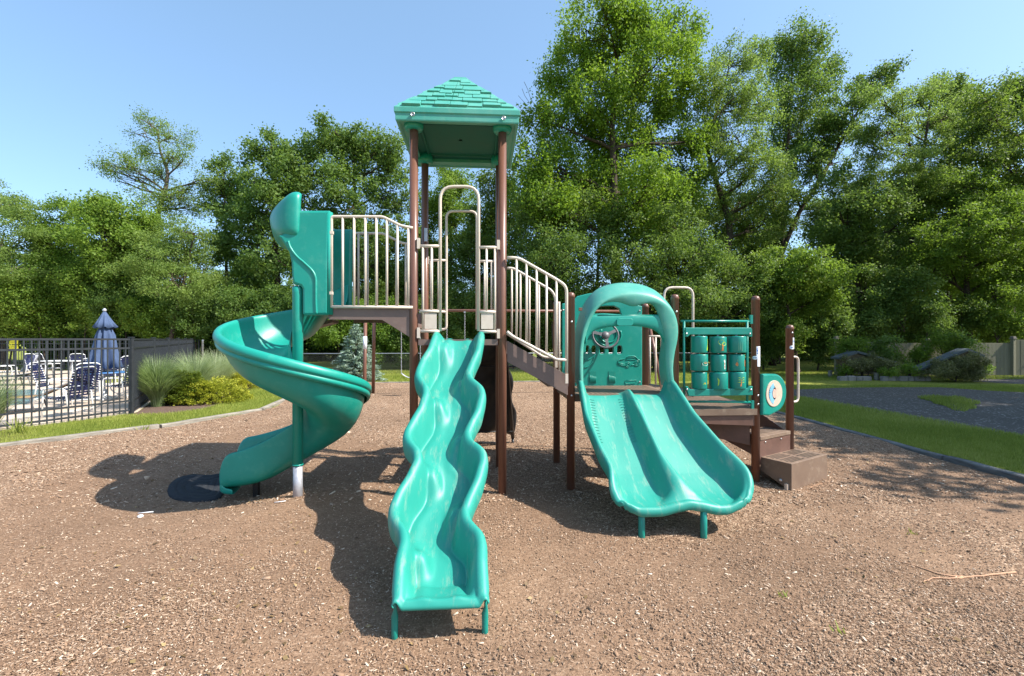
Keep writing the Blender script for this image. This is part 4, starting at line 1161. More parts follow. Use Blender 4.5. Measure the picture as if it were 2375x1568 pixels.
for i in range(NR + 1):
    t = i / NR
    Y = 3.735 + (5.02 - 3.735) * (1 - t) ** 1.0
    a, b, m_ = hermite(Y, xlS), hermite(Y, xrS), hermite(Y, xmS)
    zr, zb, zm = hermite(Y, zrS), hermite(Y, zbS), hermite(Y, zmS)
    mw = interp(Y, [3.73, 3.85, 4.2, 4.95], [0.12, 0.07, 0.032, 0.024])     # divider spreads out at the bottom
    wallw = interp(Y, [3.73, 3.9, 4.3, 5.0], [0.11, 0.09, 0.065, 0.05])
    sk = interp(Y, [3.735, 3.85, 4.1], [0.30, 0.75, 1.0])
    row = [Vector((a - 0.004, Y, zr - 0.16 * sk)), Vector((a - 0.018, Y, zr - 0.09 * sk)), Vector((a - 0.020, Y, zr - 0.035 * sk)), Vector((a - 0.012, Y, zr - 0.008)), Vector((a + 0.004, Y, zr + 0.002)), Vector((a + 0.020, Y, zr - 0.004))]
    nc = 20
    def chan(x0, x1, z0, z1, w0, w1):
        out_ = []
        for j in range(nc + 1):
            u = j / nc; x_ = lerp(x0, x1, u); d1, d2 = x_ - x0, x1 - x_
            h = max((1 - smooth(d1 / w0)) * (z0 - zb), (1 - smooth(d2 / w1)) * (z1 - zb))
            dish = -0.012 * math.sin(math.pi * u) * smooth((Y - 3.75) / 0.2)
            out_.append(Vector((x_, Y, zb + max(0, h) + dish)))
        return out_
    row += chan(a + 0.032, m_ - mw * 0.55, zr - 0.018, zm - 0.010, wallw, mw * 1.6 + 0.03)
    row += [Vector((m_ - mw * 0.2, Y, zm)), Vector((m_ + mw * 0.2, Y, zm))]
    row += chan(m_ + mw * 0.55, b - 0.032, zm - 0.010, zr - 0.018, mw * 1.6 + 0.03, wallw * 1.35)
    row += [Vector((b - 0.020, Y, zr - 0.004)), Vector((b - 0.004, Y, zr + 0.002)), Vector((b + 0.012, Y, zr - 0.008)), Vector((b + 0.020, Y, zr - 0.035 * sk)), Vector((b + 0.018, Y, zr - 0.09 * sk)), Vector((b + 0.004, Y, zr - 0.16 * sk))]
    rows.append(row)
last = rows[-1]; K = len(last)
# rounded, rolled front edge of the two lobes
for (dy, dz, shr) in ((-0.045, 0.004, 0.02), (-0.085, -0.004, 0.05), (-0.108, -0.026, 0.07), (-0.114, -0.060, 0.075), (-0.10, -0.092, 0.085), (-0.06, -0.11, 0.1)):
    nr = []
    for k, p in enumerate(last):
        u = k / (K - 1)
        lobe = 1.0 - 0.16 * gauss((p.x - 1.735), 0.10) - 0.75 * max(gauss(p.x - 1.09, 0.13), gauss(p.x - 2.33, 0.16))
        cx = 1.72
        z_ = max(p.z, 0.215) if 3 <= k <= K - 4 else p.z - dz * 0.8
        nr.append(Vector((lerp(p.x, cx, shr * 0.8), 3.735 + dy * 0.55 * max(0.3, lobe), z_ + dz * 0.72 + 0.012)))
    rows.append(nr)
# small climbing ribs on the left channel walls (raised ticks)
mb = MB(); mb.grid(rows)
DS = mb.build('double_slide', TEAL_WORN, PS, solid=0.010, sub=1, soff=0.0)
mb = MB()
for k in range(16):
    Y = lerp(4.86, 4.44, k / 15)
    for (x0, x1) in ((hermite(Y, xmS) - 0.135, hermite(Y, xmS) - 0.085), (hermite(Y, xlS) + 0.10, hermite(Y, xlS) + 0.15)):
        zb = hermite(Y, zbS)
        z0 = zb + (0.012 if x0 < 1.4 else 0.002); z1 = zb + (0.001 if x0 < 1.4 else 0.020)
        mb.tube([(x0, Y, z0), (x1, Y, z1)], 0.0022, 6)
mb.build('grip_ribs', TEAL_WORN, DS)
for px in (1491, 1636):
    q = gnd(px, 1243); mb = MB(); mb.lathe([(0.0275, -0.2), (0.0275, 0.21), (0.02, 0.215)], (q.x, q.y + 0.03, 0), 20); mb.build('leg', TEAL_DARK, DS)

# ---- hood over the double slide
def z4(x, y): return (1600 + x / 1.8667) / 1.2632, (780 + y / 1.8667) / 1.2632
def H(x, y, Y): return at(*z4(x, y), Y)
front = spline([H(x, y, 4.90) for x, y in ((186, 650), (181, 590), (180, 500), (186, 420), (205, 330), (240, 260), (290, 205), (350, 170), (430, 150), (510, 150), (580, 163), (640, 190), (690, 235), (717, 290), (727, 350), (722, 410), (708, 470), (698, 540), (699, 600), (708, 665))], 3)
innr = spline([H(x, y, 4.91) for x, y in ((208, 650), (206, 590), (206, 500), (209, 430), (222, 375), (240, 315), (262, 262), (300, 218), (345, 200), (400, 200), (470, 225), (530, 205), (572, 202), (598, 225), (620, 290), (640, 350), (652, 420), (652, 500), (660, 600), (672, 665))], 3)
def warp(p, Yn, up, dx=0.0):
    t = smooth((p.z - 1.55) / 0.55)
    return Vector((p.x + dx, Yn, p.z + up * t))
r1 = [warp(p, 5.30, 0.155) for p in front]
r2 = [warp(p, 5.17, 0.160) for p in front]
r3 = [warp(p, 5.03, 0.105) for p in front]
r4 = [warp(p, 4.94, 0.040) for p in front]
r5 = [warp(p, 4.905, 0.004) for p in front]
cxm = sum((p.x for p in front)) / len(front)
def inw(p, q, k): return p.lerp(q, k)
r6 = [Vector((*inw(p, q, 0.25).xz, 0)) for p, q in zip(front, innr)]
r6 = [Vector((v[0], 4.895, v[1])) for v in r6]
r7 = [Vector((inw(p, q, 0.8).x, 4.905, inw(p, q, 0.8).z)) for p, q in zip(front, innr)]
r8 = [Vector((q.x, 4.925, q.z)) for q in innr]
r9 = [Vector((lerp(q.x, f_.x, 0.15), 4.99, lerp(q.z, f_.z, 0.25))) for q, f_ in zip(innr, front)]
r10 = [Vector((lerp(q.x, f_.x, 0.55), 5.16, lerp(q.z, f_.z, 0.6) + 0.09 * smooth((f_.z - 1.55) / .55))) for q, f_ in zip(innr, front)]
r11 = [Vector((lerp(q.x, f_.x, 0.75), 5.29, lerp(q.z, f_.z, 0.75) + 0.12 * smooth((f_.z - 1.55) / .55))) for q, f_ in zip(innr, front)]
mb = MB(); mb.grid([r1, r2, r3, r4, r5, r6, r7, r8, r9, r10, r11, r1])
hood = mb.build('hood', TEAL_FADED, DS, sub=1)
# crossbar
def bar_sec(x, yt, yb, Yc=4.97, d=0.045):
    t_, b_ = H(x, yt, Yc), H(x, yb, Yc); c_ = (t_ + b_) / 2; h_ = (t_.z - b_.z) / 2
    out_ = []
    for k in range(12):
        a_ = 2 * math.pi * k / 12
        ca, sa = math.cos(a_), math.sin(a_)
        out_.append(Vector((c_.x, Yc + d * math.copysign(abs(ca) ** 0.6, ca), c_.z + h_ * math.copysign(abs(sa) ** 0.5, sa))))
    return out_
secs = [bar_sec(x, a_, b_) for x, a_, b_ in ((212, 268, 430), (232, 264, 378), (262, 264, 350), (330, 264, 334), (430, 264, 324), (530, 264, 330), (590, 264, 348), (625, 262, 372), (652, 262, 440))]
mb = MB(); mb.grid(secs, closed_u=True); mb.build('crossbar', TEAL, DS, sub=1)
mb = MB(); plate(mb, [(H(x, y, 4.9).x, H(x, y, 4.9).z) for x, y in ((388, 292), (398, 284), (468, 284), (478, 292), (478, 318), (468, 326), (398, 326), (388, 318))][::-1], [], 0.016, 0.005, pframe(Vector((0, 4.922, 0)), (1, 0, 0), (0, 0, 1))); mb.build('crossbar_pad', TEAL, DS)
mb = MB(); mb.tube([H(282, 270, 4.94), H(588, 270, 4.94)], 0.009, 8); mb.build('crossbar_ridge', TEAL_DARK, DS)
mb = MB(); mb.box(at(1346, 717.5, 4.90), (0.035, 0.03, 0.035)); mb.build('hood_bracket', BROWN, DS, bevel=0.003)

# ------------------------------------------------------------------ car panel at the back of the low deck
YC = 5.93
def z3(x, y): return (1430 + x / 2.613) / 1.2632, (700 + y / 2.613) / 1.2632
def C(x, y, Y=YC): q = at(*z3(x, y), Y); return (q.x, q.z)
top = [(565, 497), (640, 480), (680, 440), (760, 420), (880, 405), (1000, 412), (1080, 440), (1110, 480), (1150, 510), (1175, 515)]
outer = [C(563, 1045), C(563, 510)] + [C(*q) for q in top] + [C(1175, 1135), C(600, 1135)]
win = [C(*q) for q in ((812, 545), (830, 522), (900, 515), (960, 515), (1000, 535), (1015, 578), (940, 574), (880, 570), (815, 574))]
holes = [win]
for (x0, x1) in ((745, 768), (790, 824), (852, 888), (918, 955), (984, 1020)):
    a_, b_ = C(x0, 818), C(x1, 880); holes.append(oval((a_[0] + b_[0]) / 2, (a_[1] + b_[1]) / 2, (b_[0] - a_[0]) / 2, (a_[1] - b_[1]) / 2, 16, 3.5))
mb = MB(); plate(mb, outer, holes, 0.045, 0.010, pframe(Vector((0, YC, 0)), (1, 0, 0), (0, 0, 1)))
cp = mb.build('car_panel', TEAL, PS)
YF2 = YC - 0.026
def relief_tube(pts, r, name, parent, mat=TEAL, Y=YF2, close=False):
    P = [Vector((C(*p)[0], Y, C(*p)[1])) for p in pts]
    if close: P.append(P[0])
    mb = MB(); mb.tube(P, r, 8); return mb.build(name, mat, parent)
mb = MB()
car = [(990, 945), (1000, 925), (1035, 918), (1052, 905), (1070, 897), (1110, 897), (1130, 908), (1142, 922), (1155, 930), (1158, 950), (1150, 965)]
P = spline([(C(*q)[0], YF2, C(*q)[1]) for q in car], 4); mb.tube(P, 0.006, 8)
for cx_, cy_ in ((1066, 962), (1134, 950)):
    for rr in (18, 9): mb.tube([(C(cx_ + rr * math.cos(t), cy_ + rr * 1.1 * math.sin(t))[0], YF2, C(cx_, cy_ + rr * 1.1 * math.sin(t))[1]) for t in np.linspace(0, 2 * math.pi, 15)], 0.005, 8)
mb.tube([(C(*q)[0], YF2, C(*q)[1]) for q in ((988, 948), (1010, 952), (1045, 962), (1046, 972), (990, 958))], 0.005, 8)
mb.tube([(C(*q)[0], YF2, C(*q)[1]) for q in ((1050, 922), (1066, 905), (1108, 905), (1124, 922), (1050, 925))], 0.004, 8)
mb.tube([(C(*q)[0], YF2, C(*q)[1]) for q in ((1086, 966), (1114, 962))], 0.005, 8)
mb.build('embossed_car', TEAL, cp)
mb = MB(); mb.tube([(C(*q)[0], YF2, C(*q)[1]) for q in ((1046, 1082), (1130, 1080), (1133, 1092), (1126, 1105), (1050, 1108), (1043, 1096), (1046, 1082))], 0.0025, 6); mb.build('embossed_plate', TEAL, cp)
for (x0, x1) in ((772, 824), (918, 970)):
    a_, b_ = C(x0, 1012), C(x1, 1102); mb = MB()
    mb.box(((a_[0] + b_[0]) / 2, YF2 + 0.002, (a_[1] + b_[1]) / 2), (b_[0] - a_[0], 0.006, a_[1] - b_[1]), mi=1)
    for k in range(7):
        x_ = lerp(a_[0], b_[0], (k + 0.6) / 7.2); mb.tube([(x_, YF2 - 0.004, lerp(a_[1], b_[1], 0.34 + 0.02 * k)), (x_, YF2 - 0.004, b_[1] + 0.004)], 0.0045, 6)
    mb.build('louvre_relief', [TEAL, TEAL_DARK], cp)
mb = MB(); c_ = Vector((C(915, 735)[0], YF2, C(915, 735)[1]))
mb.tube([c_ + Vector((0.175 * math.cos(t), 0, 0.145 * math.sin(t))) for t in np.linspace(0.4, -3.5, 26)], 0.012, 8); mb.tube([c_ + Vector((0.115 * math.cos(t), 0, 0.10 * math.sin(t))) for t in np.linspace(0.8, -3.9, 26)], 0.010, 8)
mb.build('embossed_dashboard', TEAL, cp)
mb = MB()
for k, s_ in enumerate((0.0, 1.0)):
    P = spline([(C(*q)[0], YF2, C(*q)[1]) for q in ((735, 985 - 60 * s_), (770, 970 - 50 * s_), (800, 930 - 30 * s_), (815, 880))], 5); mb.tube(P, 0.007, 8)
mb.build('embossed_curve', TEAL, cp)
# steering wheel standing proud of the panel on a column
sw_c = at(*z3(899, 738), YC - 0.13); Mw = Matrix.Rotation(R(72), 3, 'X')
mb = MB(); rx = 0.168
mb.tube([sw_c + Mw @ Vector((rx * math.cos(t), rx * math.sin(t), 0)) for t in np.linspace(0, 2 * math.pi, 33)], 0.0125, 10, caps=False)
mb.lathe([(0.001, -0.02), (0.05, -0.018), (0.055, 0.0), (0.04, 0.018), (0.001, 0.022)], sw_c, 16, M=Mw)
for ang in (R(165), R(275), R(25)):
    d_ = Mw @ Vector((math.cos(ang), math.sin(ang), 0)); n2 = Mw @ Vector((0, 0, 1)); s2 = d_.cross(n2)
    mb.prism([sw_c + d_ * 0.02 + s2 * 0.03 - n2 * .006, sw_c + d_ * 0.09 + s2 * 0.018 - n2 * .006, sw_c + d_ * rx + s2 * 0.022 - n2 * .006, sw_c + d_ * rx - s2 * 0.022 - n2 * .006, sw_c + d_ * 0.09 - s2 * 0.018 - n2 * .006, sw_c + d_ * 0.02 - s2 * 0.03 - n2 * .006], n2 * 0.012)
mb.tube([sw_c, sw_c + Vector((0, 0.12, -0.02))], 0.02, 10)
mb.build('steering_wheel', GREYWHEEL, cp)
for q in ((576, 545), (1160, 550), (1160, 1095)):
    p_ = at(*z3(*q), YF2); mb = MB(); mb.lathe([(0.010, 0), (0.010, 0.006), (0.003, 0.007)], p_, 8, M=Matrix.Rotation(R(90), 3, 'X')); mb.build('bolt', BOLT, cp)

# ------------------------------------------------------------------ spiral slide
CX, CY = -1.93, 4.905
SR = 0.42
Path = []      # (center point, radial direction outwards, rim height, depth)
NTH = 84
st = [(0, 2.285, 0.30), (0.5, 2.22, 0.33), (1.0, 2.04, 0.38), (2.0, 1.80, 0.42), (3.0, 1.505, 0.42), (4.0, 1.175, 0.48), (4.5, 0.99, 0.50), (5.0, 0.80, 0.48), (5.35, 0.69, 0.45), (5.7, 0.59, 0.46), (6.1, 0.51, 0.44), (6.5, 0.45, 0.40)]
S_ = [a[0] for a in st]; Zr = [a[1] for a in st]; Dp = [a[2] for a in st]
def sm(s, v): return (interp(s - .18, S_, v) + 2 * interp(s, S_, v) + interp(s + .18, S_, v)) / 4
rows = []
def prof(rin, dep, lip=1.0, row_in=True):
    pts = [(0.070, 0.0), (0.085, -0.12), (0.105, -0.24), (0.15, -0.33), (0.23, -0.385), (0.34, -0.40), (0.46, -0.385), (0.56, -0.335), (0.635, -0.245), (0.675, -0.14), (0.690, -0.05), (0.693, -0.005),
           (0.705, 0.014), (0.725, 0.016), (0.748, 0.008), (0.760, -0.012), (0.764, -0.038), (0.757, -0.058), (0.742, -0.066), (0.737, -0.076), (0.748, -0.092), (0.745, -0.110), (0.728, -0.125), (0.715, -0.128)]
    return [(r * 0.972, z * dep / 0.40 if z < -0.13 or r < 0.69 else z) for r, z in pts]
samples = []
for s in np.linspace(0.0, 1.0, 6)[:-1]: samples.append(('in', s))
for s in np.linspace(1.0, 5.0, NTH): samples.append(('arc', s))
for s in np.linspace(5.0, 6.5, 22)[1:]: samples.append(('out', s))
for kind, s in samples:
    zr, dp_ = sm(s, Zr), sm(s, Dp)
    if kind == 'in': ox = lerp(0.33, 0.0, s); ang = R(90); base = Vector((CX + ox, CY, 0))
    elif kind == 'arc': ang = R(90 + (s - 1) * 90); base = Vector((CX, CY, 0))
    else:
        e = (s - 5.0) / 1.5; ang = R(90 + 14 * e * e); base = Vector((CX - 0.70 * e, CY + 0.02 * e, 0))
    rad = Vector((math.cos(ang), math.sin(ang), 0))
    e = max(0.0, (s - 5.0) / 1.5)
    inner_drop = -0.16 * smooth((4.9 - s) / 1.0) * smooth((s - 1.2) / .5)      # the inner edge sits low against the pole, and rises again in the run-out
    row = []
    for (r, z) in prof(0, dp_):
        zz = zr + z
        fr_ = 1 - smooth((r - 0.06) / 0.3)
        if r < 0.2 and s > 1: zz = zr + z * 1.0 + inner_drop * (1 - smooth((r - 0.07) / 0.12)) * 0.6
        rr = r
        if e > 0:      # run-out: the inner wall swells towards the viewer and both rims round over
            rr = r - 0.035 * e * (1 - smooth((r - 0.07) / 0.25)) - 0.13 * min(1, e * 1.6) * gauss(r - 0.20, 0.14) - 0.03 * e * (r - 0.4)
        row.append(base + rad * rr + Vector((0, 0, zz)))
    rows.append(row)
lastr = rows[-1]; mid = lastr[5]
hd = (rows[-1][5] - rows[-4][5]); hd.z = 0; hd.normalize()
for (f_, dz, k) in ((0.05, -0.01, 0.10), (0.09, -0.035, 0.32), (0.105, -0.065, 0.58), (0.09, -0.09, 0.80), (0.04, -0.105, 0.9), (-0.03, -0.11, 0.9)):
    nr = []
    zlow = mid.z - 0.0
    for p in lastr:
        nr.append(Vector((lerp(p.x, mid.x, k * 0.12), lerp(p.y, mid.y, k * 0.12), lerp(p.z, zlow + 0.03, k * 0.9) + dz * 0.75)) + hd * f_)
    rows.append(nr)
mb = MB(); mb.grid(rows)
SS = mb.build('spiral_slide', TEAL, PS, solid=0.012, sub=1, soff=0.0)
mb = MB(); mb.lathe([(0.052, 0.34), (0.052, 2.12), (0.054, 2.17), (0.04, 2.19)], (CX + .017, CY - 0.04, 0), 24); mb.build('centre_pole', TEAL, SS)
mb = MB(); mb.lathe([(0.047, -0.1), (0.047, 0.335)], (CX + .017, CY - 0.04, 0), 24); mb.build('pole_foot', GALV, SS)
mb = MB(); mb.lathe([(0.054, 0.33), (0.054, 0.347)], (CX + .017, CY - 0.04, 0), 24); mb.build('pole_seam', TEAL_DARK, SS)
mb = MB(); mb.box((-2.47, 5.16, 0.0), (0.055, 0.055, 0.42)); mb.build('leg', BLACK_PL, SS, bevel=0.004)
# side walls of the entrance
def z5(x, y): return (760 + x / 3.3375) / 1.2632, (530 + y / 3.3362) / 1.2632
YN = 4.84
wl_out = [(375, 296), (690, 296), (702, 310), (700, 340), (690, 700), (690, 1150), (688, 1300), (676, 1314), (450, 1318), (432, 1300), (430, 1060), (415, 1035), (340, 1008), (330, 950), (322, 800), (300, 700), (262, 640), (235, 600), (195, 540), (330, 500), (370, 440)]
fw = pframe(Vector((0, YN, 0)), (1, 0, 0), (0, 0, 1))
def E(x, y, Y=YN): q = at(*z5(x, y), Y); return (q.x, q.z)
mb = MB(); plate(mb, [E(*q) for q in wl_out][::-1], [], 0.075, 0.026, fw); mb.build('side_wall', TEAL, SS)
pts = [E(*q) for q in wl_out]
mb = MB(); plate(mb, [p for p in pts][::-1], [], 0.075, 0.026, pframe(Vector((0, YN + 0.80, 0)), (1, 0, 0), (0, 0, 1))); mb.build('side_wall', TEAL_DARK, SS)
mb = MB(); P = spline([(E(x, y, YN - 0.03)[0], YN - 0.037, E(x, y, YN - .03)[1]) for x, y in ((285, 590), (310, 660), (370, 740), (450, 810), (520, 880), (552, 950), (556, 1050), (556, 1180), (562, 1300))], 5); mb.tube(P, 0.013, 10); mb.build('moulded_ridge', TEAL, SS)
a_, b_ = at(767, 496, YN - .0), at(767, 728, YN - .0)
mb = MB(); mb.tube(fillet([(a_.x - 0.01, YN - 0.005, a_.z + 0.01), (a_.x - 0.008, YN - 0.005, b_.z - 0.01)], 0.02), 0.035, 12); mb.build('wall_edge', TEAL, SS)
# domed hood bulging away from the landing
zt, zb_, xo = at(675, 443, 4.9).z, at(680, 553, 4.9).z, at(686, 500, 4.80).x
cz, hz = (zt + zb_) / 2, (zt - zb_) / 2
ym, hy = YN + 0.36, 0.42
rows = []
NA = 40
def se(ang, hy_, hz_, p_=6.5):
    c_, s_ = math.cos(ang), math.sin(ang)
    return math.copysign(abs(c_) ** (2 / p_), c_) * hy_, math.copysign(abs(s_) ** (2 / p_), s_) * hz_
for (d, k) in ((0.045, 0.90), (0.035, 0.965), (0.012, 1.0), (-0.03, 1.0), (-0.10, 0.98), (-0.17, 0.90), (-0.225, 0.76), (-0.262, 0.55), (-0.28, 0.28), (-0.285, 0.02)):
    row = []
    for i in range(NA):
        y_, z_ = se(2 * math.pi * i / NA, hy * k, hz * k)
        # leaning: the bulge is fullest above the middle and tapers into the walls below
        row.append(Vector((xo + d * (1.0 if d > 0 else 0.50 + 0.62 * smooth((hz - z_) / hz)) * (0.70 + 0.25 * smooth((z_ + hz) / (2 * hz))) - 0.04 * smooth((hz - z_) / (2 * hz)) * (1 if d < 0 else 0) * abs(d) / 0.28, ym + y_, cz + z_ + 0.03 * (1 - k) - 0.02)))
    rows.append(row)
rows = [[Vector((p.x - 0.40 * max(0.0, p.y - YN), p.y, p.z)) for p in r_] for r_ in rows]
mb = MB(); mb.grid(rows, closed_u=True); mb.build('entrance_hood', TEAL, SS, solid=0.02, sub=1, soff=0.0)
# neck between hood and side walls
for yy_ in (YN + 0.80,):
    mb = MB(); P = spline([at(*z5(x, y), YN) for x, y in ((215, 530), (255, 610), (300, 700), (325, 820), (332, 960))], 5)
    P = [Vector((p.x + 0.05, yy_ + (0.03 if yy_ == YN else -0.03), p.z)) for p in P]; mb.tube(P, [0.075, 0.074, 0.073, 0.072, 0.07, 0.068, 0.066, 0.064, 0.062, 0.060, 0.058, 0.056, 0.054, 0.052, 0.05, 0.05, 0.05, 0.05, 0.05, 0.05, 0.05][:len(P)], 14)
    mb.build('hood_neck', TEAL, SS)

# ------------------------------------------------------------------ black climbing wall behind the tower
CW = []
rows = []
for i in range(19):
    t = i / 18
    Y = lerp(5.95, 7.05, t); z_ = lerp(1.60, 0.20, t)
    w0 = 0.0
    row = []
    for j in range(17):
        u = j / 16
        x_ = lerp(-0.40, 0.34 + 0.17 * smooth(t) + 0.02 * math.sin(t * 17), u)
        bumpy = 0.05 * math.sin(t * 21 + 1.7 * math.sin(u * 9)) * math.sin(u * 8 + 3 * t) + 0.035 * fbm(np.array(u * 9), np.array(t * 12), 2.0)
        row.append(Vector((x_, Y + bumpy * 0.6, z_ + bumpy + 0.12 * math.sin(math.pi * t))))
    rows.append(row)
mb = MB(); mb.grid(rows); cwo = mb.build('climbing_wall', BLACK_RUB, PS, solid=0.05, sub=1)
for x_ in (-0.36, 0.47):
    mb = MB(); P = [(lerp(x_, min(x_, 0.3), 1 - t), lerp(5.95, 7.0, t), lerp(1.5, 0.12, t)) for t in np.linspace(0, 1, 6)]; mb.tube(P, 0.03, 8); mb.tube([P[-1], (P[-1][0], P[-1][1], -0.1)], 0.02, 8); mb.build('climber_frame', BLACK_PL, cwo)
mb = MB()
for z_, Y in ((1.27, 6.15), (0.25, 6.85)): mb.tube([(-0.38, Y, z_), (0.46, Y, z_)], 0.012, 8)
mb.build('climber_crossbar', BLACK_PL, cwo)

# ------------------------------------------------------------------ rubber mat
mp = [gnd(x, y, -0.055) for x, y in ((388, 1140), (395, 1128), (415, 1118), (450, 1112), (490, 1112), (520, 1108), (541, 1104), (540, 1113), (527, 1130), (512, 1150), (495, 1157), (460, 1160), (420, 1159), (395, 1152))]
mb = MB(); cen = sum((Vector(p) for p in mp), Vector()) / len(mp)
def mz(p, k): return Vector((lerp(cen.x, p.x, k), lerp(cen.y, p.y, k), 0)) 
rows = []
for k, dz in ((0.02, 0.030), (0.2, 0.030), (0.23, 0.024), (0.26, 0.030), (0.45, 0.030), (0.48, 0.024), (0.51, 0.030), (0.70, 0.030), (0.73, 0.024), (0.76, 0.030), (0.87, 0.030), (0.90, 0.022), (0.97, 0.022), (1.0, 0.006), (1.0, -0.03)):
    row = []
    for p in spline([*mp, mp[0]], 4)[:-1]:
        q = mz(p, k); row.append(Vector((q.x, q.y, float(relief(q.x, q.y)) - 0.012 + dz)))
    rows.append(row)
mb.grid(rows, closed_u=True)
mat_ = mb.build('rubber_mat', MATTE_BLACK); tag(mat_, 'black rubber landing mat on the mulch at the foot of the spiral slide', 'mat')
# ------------------------------------------------------------------ swing set in the background
SW = empty('swing_set', (-3.4, 13.0, 0)); tag(SW, 'brown steel swing set behind the playground tower', 'swing set')
YS = 12.85
bar0, bar1 = at(847, 719.5, YS), at(1500, 719.5, YS); zb_ = bar0.z
def part(mb, name, mat, par, **k): return mb.build(name, mat, par, **k)
mb = MB(); mb.tube([bar0 - Vector((.1, 0, 0)), Vector((bar1.x, YS, zb_))], 0.038, 14); part(mb, 'crossbar', BROWN, SW)
legs = [(at(848, 719, YS), gnd(845, 931)), (at(868, 719, YS), gnd(865.5, 915))]
for k, (a, b) in enumerate(legs):
    mb = MB(); mb.tube([Vector((b.x, b.y, -0.1)), Vector((a.x, YS, zb_))], 0.048, 14); lg = part(mb, 'leg', BROWN, SW)
    if k == 0:
        mb = MB(); c_ = at(846.5, 795, b.y - 0.02)
        mb.lathe([(0.0505, -0.17), (0.0505, 0.17)], (b.x + 0.02, b.y, c_.z), 14); part(mb, 'sticker', STICKER, lg)
for s in (-0.9, 0.9):
    mb = MB(); mb.tube([Vector((bar1.x + 0.1, YS + s * 1.2, -0.1)), Vector((bar1.x, YS, zb_))], 0.045, 12); part(mb, 'leg', BROWN, SW)
def chain_swing(xa, xb, zs, sag):
    for i, x_ in enumerate((xa, xb)):
        mb = MB()
        n_ = 46; top = zb_ - 0.03
        for j in range(n_):
            z_ = lerp(top, zs, (j + 0.5) / n_); dz = (top - zs) / n_ * 0.72; r_ = 0.012
            d = Vector((1, 0, 0)) if j % 2 else Vector((0, 1, 0))
            mb.tube([Vector((x_, YS, z_)) + d * (r_ * math.cos(t)) + Vector((0, 0, dz * math.sin(t))) for t in np.linspace(0, 2 * math.pi, 7)], 0.0045, 4, caps=False)
        mb.box((x_, YS, zb_ - 0.02), (0.05, 0.06, 0.08))
        part(mb, 'chain', GALV, SW)
    mb = MB(); rows = []
    for j in range(13):
        t = j / 12; x_ = lerp(xa, xb, t); z_ = zs - sag * math.sin(math.pi * t)
        rows.append([Vector((x_, YS - 0.07, z_)), Vector((x_, YS + 0.07, z_))])
    mb.grid(rows); part(mb, 'seat', GALV, SW, solid=0.012)
x0 = at(931, 800, YS).x; chain_swing(x0, x0 + 0.52, at(931, 866, YS).z, 0.13)
x0 = at(1078, 800, YS).x; chain_swing(x0 - 0.5, x0, at(1078, 866, YS).z, 0.13)

# ------------------------------------------------------------------ fences
def picket_fence(name, pts, label, h, spacing=0.105, z0=0.02, baylen=None, mid_rail=True, low=(0.10, 0.30), top=(0.0, 0.19), first=0):
    root = empty(name, (pts[0][0], pts[0][1], 0)); tag(root, label, 'fence')
    for i in range(len(pts) - 1):
        a, b = Vector((*pts[i], z0)), Vector((*pts[i + 1], z0)); d = (b - a); L = d.length; d.normalize()
        rz = math.atan2(d.y, d.x)
        for hz in low: mb = MB(); mb.box((a + b) / 2 + Vector((0, 0, hz)), (L - 0.06, 0.028, 0.035), rz=rz); mb.build('rail', FENCEBLK, root)
        for hz in top: mb = MB(); mb.box((a + b) / 2 + Vector((0, 0, h - hz)), (L - 0.06, 0.030, 0.038), rz=rz); mb.build('rail', FENCEBLK, root)
        mb = MB(); k = int(L / spacing)
        for j in range(1, k): mb.box(a + d * (L * j / k) + Vector((0, 0, (h + 0.02) / 2)), (0.019, 0.019, h - 0.02), rz=rz)
        mb.build('pickets', FENCEBLK, root)
    for i, p in enumerate(pts[first:]):
        mb = MB(); big = 0.068
        mb.box((p[0], p[1], z0 + h / 2), (big, big, h + 0.06)); mb.box((p[0], p[1], z0 + h + 0.042), (big + 0.02, big + 0.02, 0.022))
        mb.build('post', FENCEBLK, root)
    return root
c0 = Vector((-7.54, 10.31, 0))
picket_fence('pool_fence', [(-9.58, 6.15), (-8.56, 8.23), (-7.54, 10.31)], 'black metal picket pool fence along the left lawn', 1.62)
dirf = Vector((-1.40, 2.70, 0))
picket_fence('pool_fence', [(c0.x + dirf.x * k, c0.y + dirf.y * k) for k in range(7)], 'dark picket fence running back from the corner post behind the ornamental grass', 1.62, first=1)
farp = [at(x, 790, 25.5) for x in (462, 380, 300, 225, 150, 75, 0, -80)]
mb = MB(); q = farp[0]; mb.lathe([(0.04, 0), (0.04, 1.55), (0.045, 1.6), (0.02, 1.64)], (q.x + .3, q.y, 0), 12)
picket_fence('pool_fence', [(p.x, p.y) for p in farp], 'far dark picket fence beyond the pool, before the trees', 1.58, spacing=0.13)
gp_ = at(465, 800, 24.0); mb = MB(); mb.lathe([(0.045, 0), (0.045, 1.56), (0.055, 1.58), (0.03, 1.62)], (gp_.x, 24.2, 0), 12); tag(mb.build('fence_post', GALV), 'pale round metal post at the end of the dark picket fence', 'post')
sg = at(29, 800, 25.3); root = empty('pool_sign', (sg.x, 25.35, 0)); tag(root, 'yellow two-panel sign on the far pool fence', 'sign')
for z_ in (1.53, 1.18):
    mb = MB(); mb.box((sg.x, 25.38, z_), (0.42, 0.015, 0.30)); mb.build('panel', YELLOW, root)
    mb = MB()
    for k in range(3): mb.box((sg.x, 25.37, z_ + 0.08 - 0.07 * k), (0.3, 0.004, 0.012))
    mb.build('lettering', BLACK_PL, root)
mb = MB(); mb.box((sg.x, 25.40, 0.7), (0.05, 0.03, 1.3)); mb.build('sign_post', FENCEBLK, root)

